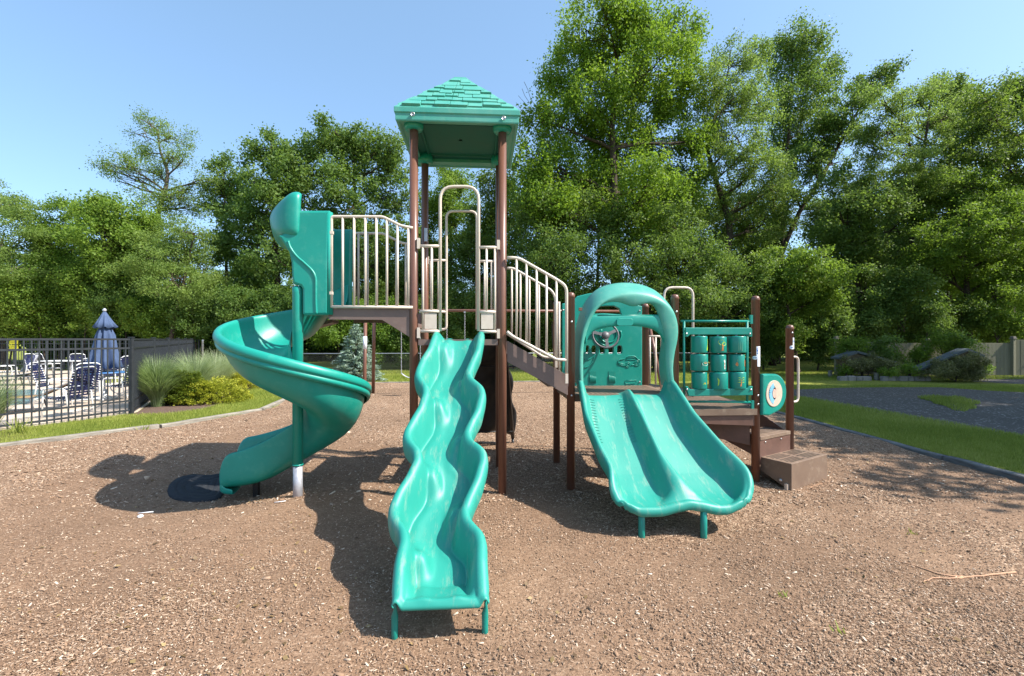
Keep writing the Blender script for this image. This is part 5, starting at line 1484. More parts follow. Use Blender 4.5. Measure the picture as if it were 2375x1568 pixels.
# chain-link fence along the back of the lawn
CL = empty('chain_link_fence', (0, 21.5, 0)); tag(CL, 'galvanised chain-link fence across the back of the far lawn', 'fence')
x0, x1, yc = -11.5, 13.5, 21.5
def clz(): return 0.98
mb = MB(); mb.tube([(x0, yc, clz()), (x1, yc, clz())], 0.022, 8); mb.build('top_rail', GALV, CL)
mb = MB(); s_ = 0.11
k = -12.0
while x0 + k * 1 < x1:
    xa = x0 + k
    for sgn in (1, -1):
        a_ = Vector((xa, yc - 0.006 * sgn, 0.0)); b_ = Vector((xa + sgn * 0.96, yc - 0.006 * sgn, 0.96))
        if a_.x > x0 and b_.x > x0 and a_.x < x1 and b_.x < x1: mb.tube([a_, b_], 0.0034, 3, caps=False)
    k += s_
mb.build('mesh_wire', WIRE, CL)
for i in range(9):
    x_ = lerp(x0, x1, i / 8); mb = MB(); mb.lathe([(0.03, 0), (0.03, 1.02), (0.015, 1.05)], (x_, yc + 0.03, 0), 10); mb.build('post', GALV, CL)

# board fence at the far right with capped posts, bed edging, bollards
def gpos(px, Y): return at(px, 790, Y).x
BF = empty('board_fence', (gpos(1937, 19), 19, 0)); tag(BF, 'olive wooden board fence with capped posts at the right', 'fence')
bfp = [(gpos(1937, 19.6), 19.6), (gpos(2040, 19.3), 19.3), (gpos(2150, 19.0), 19.0), (gpos(2245, 18.7), 18.7), (gpos(2346, 18.4), 18.4), (gpos(2450, 18.0), 18.0)]
tops = [1.50, 1.45, 1.38, 1.45, 1.60, 1.60]
for i in range(5):
    a, b = Vector((*bfp[i], 0)), Vector((*bfp[i + 1], 0)); d = (b - a).normalized(); L = (b - a).length; k = int(L / 0.15); mb = MB(); rz = math.atan2(d.y, d.x)
    for j in range(k):
        hh = (tops[i] if i != 2 else 1.38) - 0.03 + random.uniform(-.008, .008); mb.box(a + d * (L * (j + .5) / k) + Vector((0, random.uniform(-.004, .004), hh / 2 + 0.05)), (L / k - 0.008, 0.02, hh - 0.05), rz=rz)
    mb.build('boards', BOARDFENCE, BF)
    mb = MB(); mb.box((a + b) / 2 + Vector((0, 0.03, tops[i] + 0.0)), (L, 0.05, 0.06), rz=rz); mb.build('cap_rail', BOARDFENCE, BF)
for i, p in enumerate(bfp):
    mb = MB(); hh = (1.66, 1.5, 1.56, 1.5, 1.66, 1.7)[i]; mb.box((p[0], p[1] - 0.05, hh / 2), (0.12, 0.12, hh)); po = mb.build('post', BOARDFENCE, BF, bevel=0.01)
    mb = MB(); mb.box((p[0], p[1] - 0.05, hh + 0.02), (0.18, 0.18, 0.04)); mb.box((p[0], p[1] - 0.05, hh + 0.07), (0.13, 0.13, 0.08)); mb.build('post_cap', STONE, po, bevel=0.012)
for px, py, lab in ((1925, 876, 'short square wooden bollard at the left end of the planting bed'), (2032, 883, 'short square wooden bollard with a weathered side beside the shrubs')):
    q = gnd(px, py); mb = MB(); mb.box((q.x, q.y, 0.14), (0.12, 0.12, 0.34)); tag(mb.build('bollard', TIMBER, bevel=0.015), lab, 'bollard', 'short bollards by the path')
# stones of the bed edging, each its own stone
i_ = 0
for (xa, xb, Y, lab) in ((1943, 2008, 17.0, 'left end'), (2042, 2078, 16.8, 'middle'), (2082, 2140, 16.7, 'right end')):
    xx = gpos(xa, Y); xe = gpos(xb, Y); k = 0
    root = empty('stone_edging', (xx, Y, 0)); tag(root, {'left end': 'low grey stone edging left of the first gabled shed', 'middle': 'short low stone edging between the bollard and the green shrubs', 'right end': 'low grey stone edging before the second gabled shed'}[lab], 'stone edging')
    while xx < xe:
        wd = random.uniform(0.22, 0.42); mb = MB(); mb.box((xx + wd / 2, Y + random.uniform(-.03, .03), 0.08), (wd - 0.02, 0.2, random.uniform(0.2, 0.26))); mb.build('stone', STONE, root, bevel=0.035); xx += wd
# low gabled sheds half hidden in the planting
def shed(pl, pm, pr, base, Y, label, dep=1.2):
    root = empty('shed', (pm[0] and at(*pm, Y).x, Y, 0)); tag(root, label, 'shed')
    l, m_, r_ = at(*pl, Y), at(*pm, Y), at(*pr, Y)
    for a, b in ((l, m_), (m_, r_)):
        d = (b - a); mb = MB(); n_ = Vector((-d.z, 0, d.x)).normalized(); th = 0.09
        mb.prism([a - n_ * th, b - n_ * th, b, a], (0, dep, 0)); mb.build('roof_slope', SHEDROOF, root, bevel=0.01)
    zb = 0.3; mb = MB(); mb.prism([Vector((l.x + 0.35, Y + 0.1, zb)), Vector((r_.x - 0.2, Y + 0.1, zb)), Vector((r_.x - 0.05, Y + 0.1, r_.z - 0.1)), Vector((m_.x, Y + 0.1, m_.z - 0.1)), Vector((l.x + 0.12, Y + 0.1, l.z - 0.06))], (0, dep - 0.2, 0))
    mb.build('wall', SHEDWALL, root)
    return root
shed((1945, 829), (1990, 814), (2078, 838), 0, 17.6, 'low shed with a dark sloping gable roof above the stone edging', 0.45)
shed((2128, 858), (2247, 808), (2285, 824), 0, 16.4, 'larger low shed with slate roof edge and rough brown wall before the board fence', 0.45)
# kerb of the far road
kb = empty('road_kerb', (18, 20, 0)); tag(kb, 'pale kerb along the far edge of the grey road', 'kerb')
mb = MB(); a, b = gnd(2215, 866), gnd(2420, 866); mb.box((a + b) / 2 + Vector((0, 0, 0.06)), ((b - a).length, 0.15, 0.14), rz=math.atan2((b - a).y, (b - a).x)); mb.build('kerb_stone', STONE, kb, bevel=0.02)

# ------------------------------------------------------------------ pool furniture
def strap_chair():
    root = empty('strap_chair'); W = 0.27
    for s in (-1, 1):
        mb = MB()
        mb.tube(fillet([(0.27, s * W, 0.0), (0.24, s * W, 0.60), (-0.22, s * W, 0.60), (-0.30, s * W, 0.0)], 0.09), 0.0145, 8)
        mb.tube(fillet([(0.25, s * (W - .03), 0.40), (-0.20, s * (W - .03), 0.36), (-0.38, s * (W - .03), 0.98)], 0.06), 0.013, 8)
        mb.build('side_frame', WHITE, root)
    mb = MB(); mb.tube(fillet([(-0.38, -(W - .03), 0.97), (-0.395, -(W - .10), 1.03), (-0.395, (W - .10), 1.03), (-0.38, (W - .03), 0.97)], 0.05), 0.013, 8); mb.tube([(0.25, -W, 0.40), (0.25, W, 0.40)], 0.013, 8); mb.tube([(-0.28, -W, 0.14), (-0.28, W, 0.14)], 0.010, 8)
    mb.build('cross_tubes', WHITE, root)
    def straps(p, q, name, n_):
        mb = MB(); p, q = Vector(p), Vector(q); d = (q - p); nrm_ = Vector((-d.z, 0, d.x)).normalized()
        for k in range(n_):
            t = (k + 0.5) / n_; c_ = p.lerp(q, t); h_ = d.normalized() * (d.length / n_ * 0.31); th = 0.006 * (1 if k % 2 else -1)
            vs = [c_ - h_ + Vector((0, -W + .03, 0)), c_ + h_ + Vector((0, -W + .03, 0)), c_ + h_ + Vector((0, W - .03, 0)), c_ - h_ + Vector((0, W - .03, 0))]
            mb.prism([v_ + nrm_ * 0.002 for v_ in vs], nrm_ * 0.004)
            for s in (-1, 1): mb.tube([c_ - h_ * 1.0 + Vector((0, s * (W - .03), 0)), c_ + h_ + Vector((0, s * (W - .03), 0))], 0.0165, 6)
        for k in range(5):
            y_ = lerp(-W + .075, W - .075, k / 4); h_ = Vector((0, 0.017, 0))
            P = [p.lerp(q, (j + .5) / n_) + nrm_ * (0.010 if (j + k) % 2 else -0.010) for j in range(n_)]
            mb.grid([[c_ + Vector((0, y_, 0)) - h_, c_ + Vector((0, y_, 0)) + h_] for c_ in P])
        return mb.build(name, NAVY, root)
    straps((0.24, 0, 0.405), (-0.20, 0, 0.362), 'seat', 8)
    straps((-0.215, 0, 0.41), (-0.385, 0, 0.99), 'backrest', 10)
    return root
def copy_tree(o, parent=None):
    c = o.copy(); COL.objects.link(c)
    if parent is not None: c.parent = parent
    for ch in list(o.children): copy_tree(ch, c)
    return c
ch0 = strap_chair()
spots = [(158, 965, 175, 'navy strap chair standing nearest the pool fence, turned left'),
         (128, 935, 20, 'navy strap chair left of the closed blue parasol with its back to the tan lounger'),
         (188, 938, 150, 'navy strap chair between the nearest chair and the blue table'),
         (281, 928, 180, 'navy strap chair right of the blue round table beside the corner post'),
         (232, 908, 95, 'navy strap chair behind the blue round table, its back to the trees'),
         (262, 897, 120, 'navy strap chair behind the parasol on its right side'),
         (288, 893, 150, 'navy strap chair behind the corner post of the fence'),
         (92, 880, 0, 'navy strap chair at the left end of the white table'),
         (116, 876, 70, 'navy strap chair behind the left corner of the white table'),
         (190, 878, 110, 'navy strap chair behind the right corner of the white table'),
         (205, 886, 180, 'navy strap chair at the right end of the white table'),
         (12, 885, 30, 'navy strap chair farthest to the left, beside the pool')]
for i, (px, py, rz, lab) in enumerate(spots):
    c = ch0 if i == 0 else copy_tree(ch0)
    q = gnd(px, py, 0.03); c.location = (q.x, q.y, 0.03); c.rotation_euler = (0, 0, R(rz))
    tag(c, lab, 'chair', 'navy strap chairs on the pool terrace')
# round blue table with closed parasol
q = gnd(243, 926, 0.03); T = (q.x, q.y)
tb = empty('round_table', (T[0], T[1], 0.03)); tag(tb, 'round blue-topped table under the closed parasol', 'table')
mb = MB(); mb.lathe([(0.03, 0.70), (0.58, 0.705), (0.60, 0.715), (0.60, 0.735), (0.03, 0.742)], (T[0], T[1], 0.03), 32); mb.build('tabletop', BLUETOP, tb)
for k in range(4):
    a = k * math.pi / 2 + 0.6; mb = MB(); mb.tube(fillet([(T[0] + 0.1 * math.cos(a), T[1] + 0.1 * math.sin(a), 0.72), (T[0] + 0.12 * math.cos(a), T[1] + 0.12 * math.sin(a), 0.25), (T[0] + 0.48 * math.cos(a), T[1] + 0.48 * math.sin(a), 0.04)], 0.12), 0.014, 8); mb.build('leg', WHITE, tb)
um = empty('parasol', (T[0], T[1], 0.03)); tag(um, 'closed faded blue parasol standing through the blue round table', 'parasol')
mb = MB(); mb.lathe([(0.001, 0.03), (0.27, 0.03), (0.27, 0.08), (0.06, 0.13), (0.05, 0.3), (0.001, 0.3)], (T[0], T[1], 0), 24); mb.build('base', WHITE, um)
mb = MB(); mb.lathe([(0.019, 0.2), (0.019, 2.42)], (T[0], T[1], 0), 12); mb.lathe([(0.02, 2.38), (0.045, 2.40), (0.05, 2.43), (0.02, 2.47), (0.002, 2.475)], (T[0], T[1], 0), 12); mb.build('pole', GALV, um)
def folds(rings_, seed_, name, top):
    mb = MB(); rows = []
    for (z_, r_, amp) in rings_:
        row = []
        for k in range(64):
            t = 2 * math.pi * k / 64
            rr = r_ * (1 + amp * math.cos(8 * t + seed_) * (1 + 0.4 * math.sin(3 * t + z_ * 3)) + 0.06 * math.sin(2 * t + seed_))
            row.append(Vector((T[0] + rr * math.cos(t) + 0.03 * (2.4 - z_) * 0.5, T[1] + rr * math.sin(t), z_ - (0.05 * abs(math.sin(4 * t + seed_)) if z_ == rings_[-1][0] else 0))))
        rows.append(row)
    mb.grid(rows, closed_u=True); return mb.build(name, BLUECLOTH, um, solid=0.006)
folds([(2.38, 0.03, 0.0), (2.25, 0.085, 0.1), (2.10, 0.15, 0.16), (1.98, 0.21, 0.2)], 0.4, 'top_flap', True)
folds([(2.1, 0.07, 0.05), (1.92, 0.12, 0.15), (1.75, 0.165, 0.24), (1.4, 0.20, 0.30), (1.1, 0.255, 0.30), (0.90, 0.31, 0.28)], 1.3, 'canopy', False)
# white rectangular table farther back
q = gnd(155, 879, 0.03); wt = empty('white_table', (q.x, q.y, 0.03)); tag(wt, 'long white table behind the nearer strap chairs', 'table')
mb = MB(); mb.box((q.x, q.y, 0.77), (1.5, 0.8, 0.03)); mb.build('tabletop', WHITE, wt, bevel=0.008)
for sx in (-1, 1):
    for sy in (-1, 1): mb = MB(); mb.tube([(q.x + sx * 0.5, q.y + sy * 0.33, 0.03), (q.x + sx * 0.5, q.y + sy * 0.33, 0.76)], 0.02, 8); mb.build('leg', WHITE, wt)
# sun loungers
def lounger(px, py, rz, mat, label, ang, W=0.33):
    q = gnd(px, py, 0.03); root = empty('sun_lounger', (q.x, q.y, 0.03), 0); tag(root, label, 'sun lounger')
    M = Matrix.Rotation(R(rz), 3, 'Z'); o = Vector((q.x, q.y, 0.03))
    f = lambda x, y, z: o + M @ Vector((x, y, z))
    mb = MB()
    for s in (-1, 1): mb.tube(fillet([f(1.25, s * W, 0.32), f(0, s * W, 0.32), f(-0.5 * math.cos(R(ang)) * 1.45, s * W, 0.32 + 0.5 * math.sin(R(ang)) * 1.45)], 0.04), 0.016, 8)
    mb.build('frame', GREYWHEEL, root)
    for x_ in (0.05, 1.1):
        for s in (-1, 1): mb = MB(); mb.tube([f(x_, s * W, 0.31), f(x_ + (0.06 if x_ > 1 else -0.08), s * W, 0)], 0.016, 8); mb.build('leg', GREYWHEEL, root)
    mb = MB(); mb.grid([[f(1.25, -W, 0.33), f(1.25, W, 0.33)], [f(0.6, -W, 0.315), f(0.6, W, 0.315)], [f(0, -W, 0.33), f(0, W, 0.33)]]); mb.build('seat', mat, root, solid=0.01)
    c_, s_ = math.cos(R(ang)), math.sin(R(ang)); mb = MB(); mb.grid([[f(0, -W, 0.33), f(0, W, 0.33)], [f(-0.74 * c_, -W, 0.33 + 0.74 * s_), f(-0.74 * c_, W, 0.33 + 0.74 * s_)]]); mb.build('backrest', mat, root, solid=0.01)
    return root
lounger(92, 952, 205, TANSLING, 'tan sling lounger with raised back near the fence', 28)
lounger(56, 880, 240, GREYSLING, 'grey sling lounger with its back raised high, beyond the pool', 62)
lounger(30, 893, 185, GREYSLING, 'grey sling lounger lying nearly flat beside the pool', 8)
lounger(92, 893, 178, GREYSLING, 'flat grey sling lounger behind the tan lounger', 6)
# ------------------------------------------------------------------ trees and shrubs
def limb_path(a, b, bend=0.15, n_=6):
    a, b = Vector(a), Vector(b); d = b - a; L = d.length
    off = Vector((random.uniform(-1, 1), random.uniform(-1, 1), random.uniform(-0.2, 0.8))) * L * bend
    mid = a.lerp(b, 0.5) + off
    out_ = []
    for i in range(n_ + 1):
        t = i / n_
        q = a * (1 - t) ** 2 + mid * 2 * t * (1 - t) + b * t * t
        if 0 < i < n_: q += Vector((random.uniform(-1, 1), random.uniform(-1, 1), random.uniform(-1, 1))) * L * 0.02
        out_.append(q)
    return out_

def crown_points(lobes, per, crad, flat=0.85, shell=0.55, skip=0.0, yk=1.0):
    """clusters of leaves filling each lobe: returns leaf centres, outward directions, cluster centres"""
    C_, O_, K_, T_ = [], [], [], []
    for (c, r) in lobes:
        rm = (r[0] * r[1] * r[2]) ** (1 / 3)
        vol = r[0] * r[2] + r[0] * r[1] * 0.6
        n_ = max(4, int(vol * 2.6 / (crad * crad) * 1.05))
        d = norm(rng.normal(size=(n_, 3))); rad = rng.uniform(shell, 1.0, (n_, 1)) ** 0.7 * rng.choice([1.0, 1.0, 1.0, 1.16], (n_, 1))
        pts = d * rad * np.array(r)
        pts += rng.normal(0, crad * 0.35, pts.shape)
        keep = rng.uniform(0, 1, n_) > skip
        pts, d = pts[keep], d[keep]; n_ = len(pts)
        cc = pts + np.array(c)
        K_.append(cc)
        cr = crad * rng.uniform(0.55, 1.35, n_)
        m_ = rng.poisson(per * 2.3 * (cr / crad) ** 1.6)
        idx = np.repeat(np.arange(n_), m_)
        g = rng.normal(0, 0.5, (len(idx), 3)) * cr[idx][:, None]
        g[:, 2] *= flat
        C_.append(cc[idx] + g); O_.append(norm(d[idx] * 0.5 + norm(g + 1e-6) * 0.6)); 
        T_.append(np.repeat(rng.normal(0, 0.13, n_), m_))
    return np.concatenate(C_), np.concatenate(O_), np.concatenate(K_), np.concatenate(T_)

def tree(name, base, lobes, mat, per=60, crad=0.5, leaf=(0.15, 0.085), trunk=None, tr=0.16, bark=None, label=None, cat='tree', group=None,
         skip=0.0, shell=0.5, flat=0.85, up=0.35, tone=0.5, twig=True, droop=0.0, limbs=True):
    """lobes: [(centre, (rx, ry, rz))] in the world. trunk: list of world points."""
    root = empty(name, base); tag(root, label, cat, group)
    bv = Vector(base)
    P, O, K, T = crown_points(lobes, per, crad, flat, shell, skip)
    k = P[:, 2] > 0.05; P, O, T = P[k], O[k], T[k]
    v, q = leaf_quads(P, leaf[0] * 0.86, leaf[1] * 0.86, up, O * 0.7, droop)
    tn = np.clip(tone + T + rng.normal(0, 0.16, len(P)), 0, 1)
    cr = np_mesh('crown', v - np.array(base), q, mat, tn, root)
    mb = MB()
    if trunk is None:
        top = max(lobes, key=lambda l: l[0][2])[0]
        trunk = [base, (lerp(base[0], top[0], .3), lerp(base[1], top[1], .3), top[2] * 0.35), (lerp(base[0], top[0], .7), lerp(base[1], top[1], .7), top[2] * 0.7), (top[0], top[1], top[2] * 0.98)]
    TP = spline([Vector(p) for p in trunk], 6)
    nT = len(TP)
    mb.tube(TP, [tr * (1 - 0.82 * (i / (nT - 1)) ** 0.9) * (1.35 if i == 0 else 1.0) for i in range(nT)], 9)
    if limbs:
        for (c, r) in lobes:
            c = Vector(c)
            cand = [i for i in range(1, nT) if TP[i].z < c.z - 0.2 * r[2]] or [max(1, nT // 2)]
            i = min(cand, key=lambda i: (TP[i] - c).length + 0.5 * abs(TP[i].z - (c.z - max(r[0], r[2]) * 1.1)))
            r0 = tr * (1 - 0.82 * (i / (nT - 1)) ** 0.9) * 0.62
            LP = limb_path(TP[i], c, 0.12)
            mb.tube(LP, [lerp(r0, 0.025, j / (len(LP) - 1)) for j in range(len(LP))], 6, caps=False)
            if twig:
                near = K[np.linalg.norm((K - np.array(c)) / np.array(r), axis=1) < 1.4]
                if len(near) > 14: near = near[rng.choice(len(near), 14, replace=False)]
                for kk in near:
                    s_ = LP[random.randint(2, len(LP) - 1)]
                    QP = limb_path(s_, Vector(kk), 0.10, 4)
                    mb.tube(QP, [0.028, 0.022, 0.017, 0.012, 0.007], 4, caps=False)
    mb.build('trunk', bark or BARK, root)
    return root

LS = [1.08]
def ell(px, py, rx, ry, Y, dj=0.0, ky=1.0):
    """a lobe seen at (px,py) with radii rx,ry pixels on the plane Y"""
    c = at(px, py, Y + dj); s = (Y + dj) / FX * LS[0]
    return ((c.x, c.y, c.z), (rx * s, rx * s * ky, ry * s * 0.93))

def auto_tree(name, bpx, Y, ells, mat, label, dj=1.2, **k):
    b = at(bpx, 800, Y); base = (b.x, Y, 0.0)
    lob = [ell(*e[:4], Y, random.uniform(-dj, dj)) for e in ells]
    tr_ = k.pop('trunk_px', None)
    trunk = [base] + [tuple(at(p[0], p[1], Y)) for p in tr_] if tr_ else None
    return tree(name, base, lob, mat, trunk=trunk, label=label, **k)

SH = 'shrubs at the foot of the tree line'
# --- left side -------------------------------------------------
auto_tree('locust_tree', 360, 29, [(352, 292, 38, 24), (395, 318, 42, 20), (320, 312, 28, 16), (330, 355, 32, 18), (400, 362, 38, 22), (300, 388, 44, 20), (250, 392, 34, 14), (365, 402, 32, 18), (425, 372, 28, 12), (330, 430, 36, 18), (440, 440, 36, 20), (395, 455, 36, 18), (470, 415, 30, 16), (370, 480, 46, 26), (445, 478, 30, 16), (272, 420, 20, 8)], LF_LOCUST,
          'tall open locust tree with a crooked trunk rising above the left tree line', dj=0.8, per=64, crad=0.42, leaf=(0.12, 0.06), tr=0.20, bark=BARKPALE, skip=0.5, flat=0.9, shell=0.1, tone=0.5,
          trunk_px=[(362, 560), (366, 500), (385, 435), (388, 395), (372, 350), (366, 300)], group='trees of the tree line')
auto_tree('locust_tree', 12, 26, [(18, 478, 44, 26), (55, 490, 36, 18), (-25, 465, 45, 28), (10, 545, 60, 34), (60, 560, 38, 26), (40, 620, 56, 40), (-20, 640, 60, 50)], LF_LOCUST,
          'feathery light green locust tree at the far left edge', per=70, crad=0.45, leaf=(0.12, 0.06), tr=0.15, bark=BARKPALE, skip=0.12, flat=0.6, tone=0.45, group='trees of the tree line')
auto_tree('broadleaf_tree', 140, 27, [(140, 520, 44, 36), (180, 495, 40, 30), (110, 565, 40, 36), (170, 580, 60, 46), (130, 650, 60, 50), (200, 660, 50, 50)], LF_BRIGHT, 'rounded light green tree left of the vine-covered one', per=80, crad=0.45, leaf=(0.13, 0.08), tr=0.16, tone=0.42, group='trees of the tree line')
auto_tree('broadleaf_tree', 265, 26, [(235, 490, 46, 30), (285, 510, 52, 34), (250, 555, 60, 46), (310, 570, 50, 46), (340, 520, 36, 26), (220, 620, 54, 46), (290, 640, 60, 50)], LF_BRIGHT, 'bright vine-covered tree below the tall locust', per=85, crad=0.45, leaf=(0.15, 0.10), tr=0.18, tone=0.5, group='trees of the tree line')
auto_tree('locust_tree', 385, 25, [(390, 555, 50, 30), (360, 600, 60, 40), (430, 590, 46, 34), (450, 540, 30, 24), (400, 650, 60, 48), (470, 640, 40, 40)], LF_LOCUST, 'soft light green locust tree right of the vine-covered tree', per=75, crad=0.42, leaf=(0.12, 0.06), tr=0.14, flat=0.6, tone=0.5, group='trees of the tree line')
auto_tree('oak_tree', 530, 31, [(520, 400, 30, 30), (505, 440, 26, 24), (540, 430, 34, 28), (520, 480, 36, 30), (560, 470, 34, 30)], LF_OAK, 'slender-topped oak between the locust and the large oaks', per=62, crad=0.45, leaf=(0.17, 0.11), tr=0.16, tone=0.5, skip=0.1, group='trees of the tree line')
auto_tree('oak_tree', 650, 28, [(630, 340, 44, 28), (600, 370, 36, 26), (680, 370, 44, 30), (640, 410, 62, 40), (590, 440, 40, 34), (700, 440, 50, 40), (620, 490, 66, 46), (560, 520, 46, 40), (690, 520, 50, 46), (560, 590, 60, 50), (640, 600, 60, 50), (520, 560, 36, 36)], LF_OAK,
          'large dark oak left of the spiral slide hood', per=62, crad=0.5, leaf=(0.19, 0.12), tr=0.28, tone=0.55, skip=0.30, shell=0.5, group='trees of the tree line')
auto_tree('oak_tree', 830, 29, [(775, 305, 44, 24), (820, 325, 46, 34), (740, 345, 40, 30), (790, 375, 60, 40), (890, 335, 44, 32), (920, 370, 36, 36), (860, 400, 60, 44), (920, 440, 44, 44), (750, 430, 60, 44), (820, 480, 66, 50), (900, 520, 54, 50), (760, 540, 60, 50), (840, 580, 66, 50), (930, 600, 50, 50)], LF_OAK,
          'large dark oak behind the bridge railing', per=62, crad=0.5, leaf=(0.19, 0.12), tr=0.30, tone=0.55, skip=0.38, shell=0.5, group='trees of the tree line')
# --- middle ----------------------------------------------------
auto_tree('broadleaf_tree', 1045, 34, [(1045, 415, 40, 28), (1020, 450, 40, 34), (1070, 455, 36, 34), (1010, 500, 46, 40), (1060, 520, 44, 44)], LF_BRIGHT, 'small pale green tree seen under the tower roof', per=70, crad=0.5, leaf=(0.16, 0.11), tr=0.18, tone=0.35, group='trees of the tree line')
auto_tree('broadleaf_tree', 1140, 30, [(1140, 440, 36, 30), (1170, 400, 28, 28), (1130, 500, 44, 44), (1175, 470, 36, 44), (1110, 570, 46, 50), (1170, 580, 50, 50), (1040, 610, 56, 50)], LF_DARK, 'dark tree behind the right tower post', per=58, crad=0.5, leaf=(0.17, 0.11), tr=0.2, tone=0.6, skip=0.1, group='trees of the tree line')
LS[0] = 1.16
auto_tree('maple_tree', 1425, 24, [(1400, 25, 52, 34), (1450, 45, 54, 34), (1360, 70, 44, 34), (1500, 60, 46, 34), (1560, 75, 46, 34), (1605, 95, 36, 26), (1310, 95, 34, 36), (1330, 160, 56, 46), (1430, 130, 70, 50), (1530, 140, 66, 46), (1600, 160, 40, 34), (1290, 215, 46, 44), (1380, 230, 70, 50), (1490, 230, 76, 50), (1580, 230, 52, 44),
           (1270, 470, 60, 50), (1340, 480, 60, 50), (1460, 520, 70, 50), (1220, 440, 40, 50), (1255, 280, 40, 40), (1330, 310, 66, 50), (1440, 330, 76, 50), (1550, 320, 66, 50), (1610, 330, 36, 40), (1235, 370, 36, 50), (1300, 400, 56, 50), (1400, 430, 60, 44), (1510, 430, 66, 50), (1590, 430, 48, 46)], LF_MAPLE,
          'tallest tree, a broad bright green maple right of the tower', dj=2.2, per=56, crad=0.46, leaf=(0.17, 0.11), tr=0.30, tone=0.52, skip=0.16, flat=1.5, shell=0.45, trunk_px=[(1428, 620), (1425, 450), (1420, 300), (1428, 180), (1430, 60)], group='trees of the tree line')
auto_tree('locust_tree', 1670, 26, [(1690, 140, 46, 30), (1740, 130, 38, 26), (1650, 185, 44, 34), (1720, 190, 56, 40), (1680, 250, 60, 44), (1760, 240, 42, 40), (1640, 310, 40, 44), (1710, 320, 56, 44), (1690, 390, 60, 44), (1760, 380, 50, 44), (1730, 460, 70, 44), (1790, 440, 44, 40), (1680, 520, 56, 44), (1770, 520, 60, 46)], LF_LOCUST,
          'pale green locust with a twisted dark trunk beside the tall maple', dj=1.6, per=64, crad=0.45, leaf=(0.14, 0.075), tr=0.24, tone=0.45, skip=0.2, flat=0.8, trunk_px=[(1685, 600), (1690, 520), (1655, 400), (1640, 330), (1665, 250), (1690, 160)], group='trees of the tree line')
LS[0] = 1.10
auto_tree('oak_tree', 1800, 29, [(1840, 95, 44, 30), (1880, 120, 44, 32), (1800, 130, 34, 34), (1830, 165, 52, 40), (1900, 175, 44, 34), (1860, 230, 56, 46), (1920, 220, 30, 30), (1800, 250, 44, 50), (1870, 310, 50, 44), (1820, 350, 44, 50)], LF_OAK,
          'dark tall tree with an upright crown right of the pale locust', per=58, crad=0.48, leaf=(0.17, 0.105), tr=0.2, tone=0.6, skip=0.2, flat=1.2, group='trees of the tree line')
auto_tree('leaning_tree', 1790, 27, [(2045, 175, 36, 20), (2010, 205, 44, 24), (1975, 240, 46, 28), (1940, 275, 44, 30), (1905, 320, 46, 34), (1960, 310, 36, 26), (1870, 370, 46, 40), (1930, 380, 44, 34), (1840, 440, 50, 44)], LF_OAK,
          'tree leaning to the right with a bare dark trunk against the sky', dj=0.8, per=56, crad=0.42, leaf=(0.16, 0.10), tr=0.19, tone=0.55, skip=0.24, trunk_px=[(1800, 640), (1850, 500), (1900, 420), (1955, 320), (2000, 240), (2045, 175)], group='trees of the tree line')
auto_tree('locust_tree', 2080, 24, [(2050, 240, 44, 26), (2110, 225, 46, 26), (2160, 205, 34, 20), (2060, 300, 56, 38), (2130, 290, 56, 36), (2190, 270, 40, 30), (2010, 340, 40, 34), (2080, 370, 66, 44), (2160, 360, 56, 40), (2220, 340, 36, 30), (2030, 440, 60, 46), (2120, 450, 66, 46), (2190, 430, 50, 44)], LF_LOCUST,
          'yellow-green spreading locust at the right', dj=1.6, per=70, crad=0.42, leaf=(0.13, 0.065), tr=0.2, tone=0.6, skip=0.16, flat=0.6, group='trees of the tree line')
auto_tree('oak_tree', 2200, 30, [(2205, 200, 34, 26), (2240, 230, 34, 28), (2180, 220, 30, 26), (2220, 270, 50, 40)], LF_OAK, 'hazy green treetop behind the yellow-green locust', per=58, crad=0.5, leaf=(0.18, 0.12), tr=0.2, tone=0.75, group='trees of the tree line')
auto_tree('dark_tree', 2330, 23, [(2290, 235, 44, 34), (2350, 225, 46, 34), (2400, 210, 50, 40), (2260, 290, 50, 44), (2330, 300, 66, 50), (2400, 310, 60, 60), (2260, 370, 56, 50), (2340, 390, 66, 50), (2410, 420, 60, 60), (2300, 460, 66, 50)], LF_DARK,
          'dense dark tree at the far right edge', dj=1.8, per=66, crad=0.48, leaf=(0.16, 0.10), tr=0.26, tone=0.75, skip=0.06, group='trees of the tree line')
auto_tree('broadleaf_tree', 2250, 21, [(2230, 430, 60, 40), (2290, 470, 66, 44), (2200, 490, 60, 44), (2350, 500, 66, 50), (2250, 540, 76, 50), (2330, 580, 76, 54), (2190, 570, 56, 50), (2250, 630, 76, 54), (2390, 620, 60, 60), (2160, 640, 56, 54), (2340, 680, 70, 50)], LF_BRIGHT,
          'wide drooping light green tree above the board fence', dj=1.6, per=70, crad=0.42, leaf=(0.14, 0.075), tr=0.18, tone=0.25, skip=0.10, flat=0.6, group='trees of the tree line')
auto_tree('broadleaf_tree', 2010, 23, [(1960, 430, 50, 40), (2020, 480, 60, 44), (1950, 510, 56, 50), (2080, 530, 56, 46), (1990, 580, 66, 50), (2070, 610, 60, 50), (1930, 600, 50, 50), (2010, 670, 66, 50), (2100, 680, 56, 50)], LF_OAK,
          'mid green tree behind the right step post', dj=1.6, per=64, crad=0.45, leaf=(0.15, 0.095), tr=0.2, tone=0.7, skip=0.12, group='trees of the tree line')
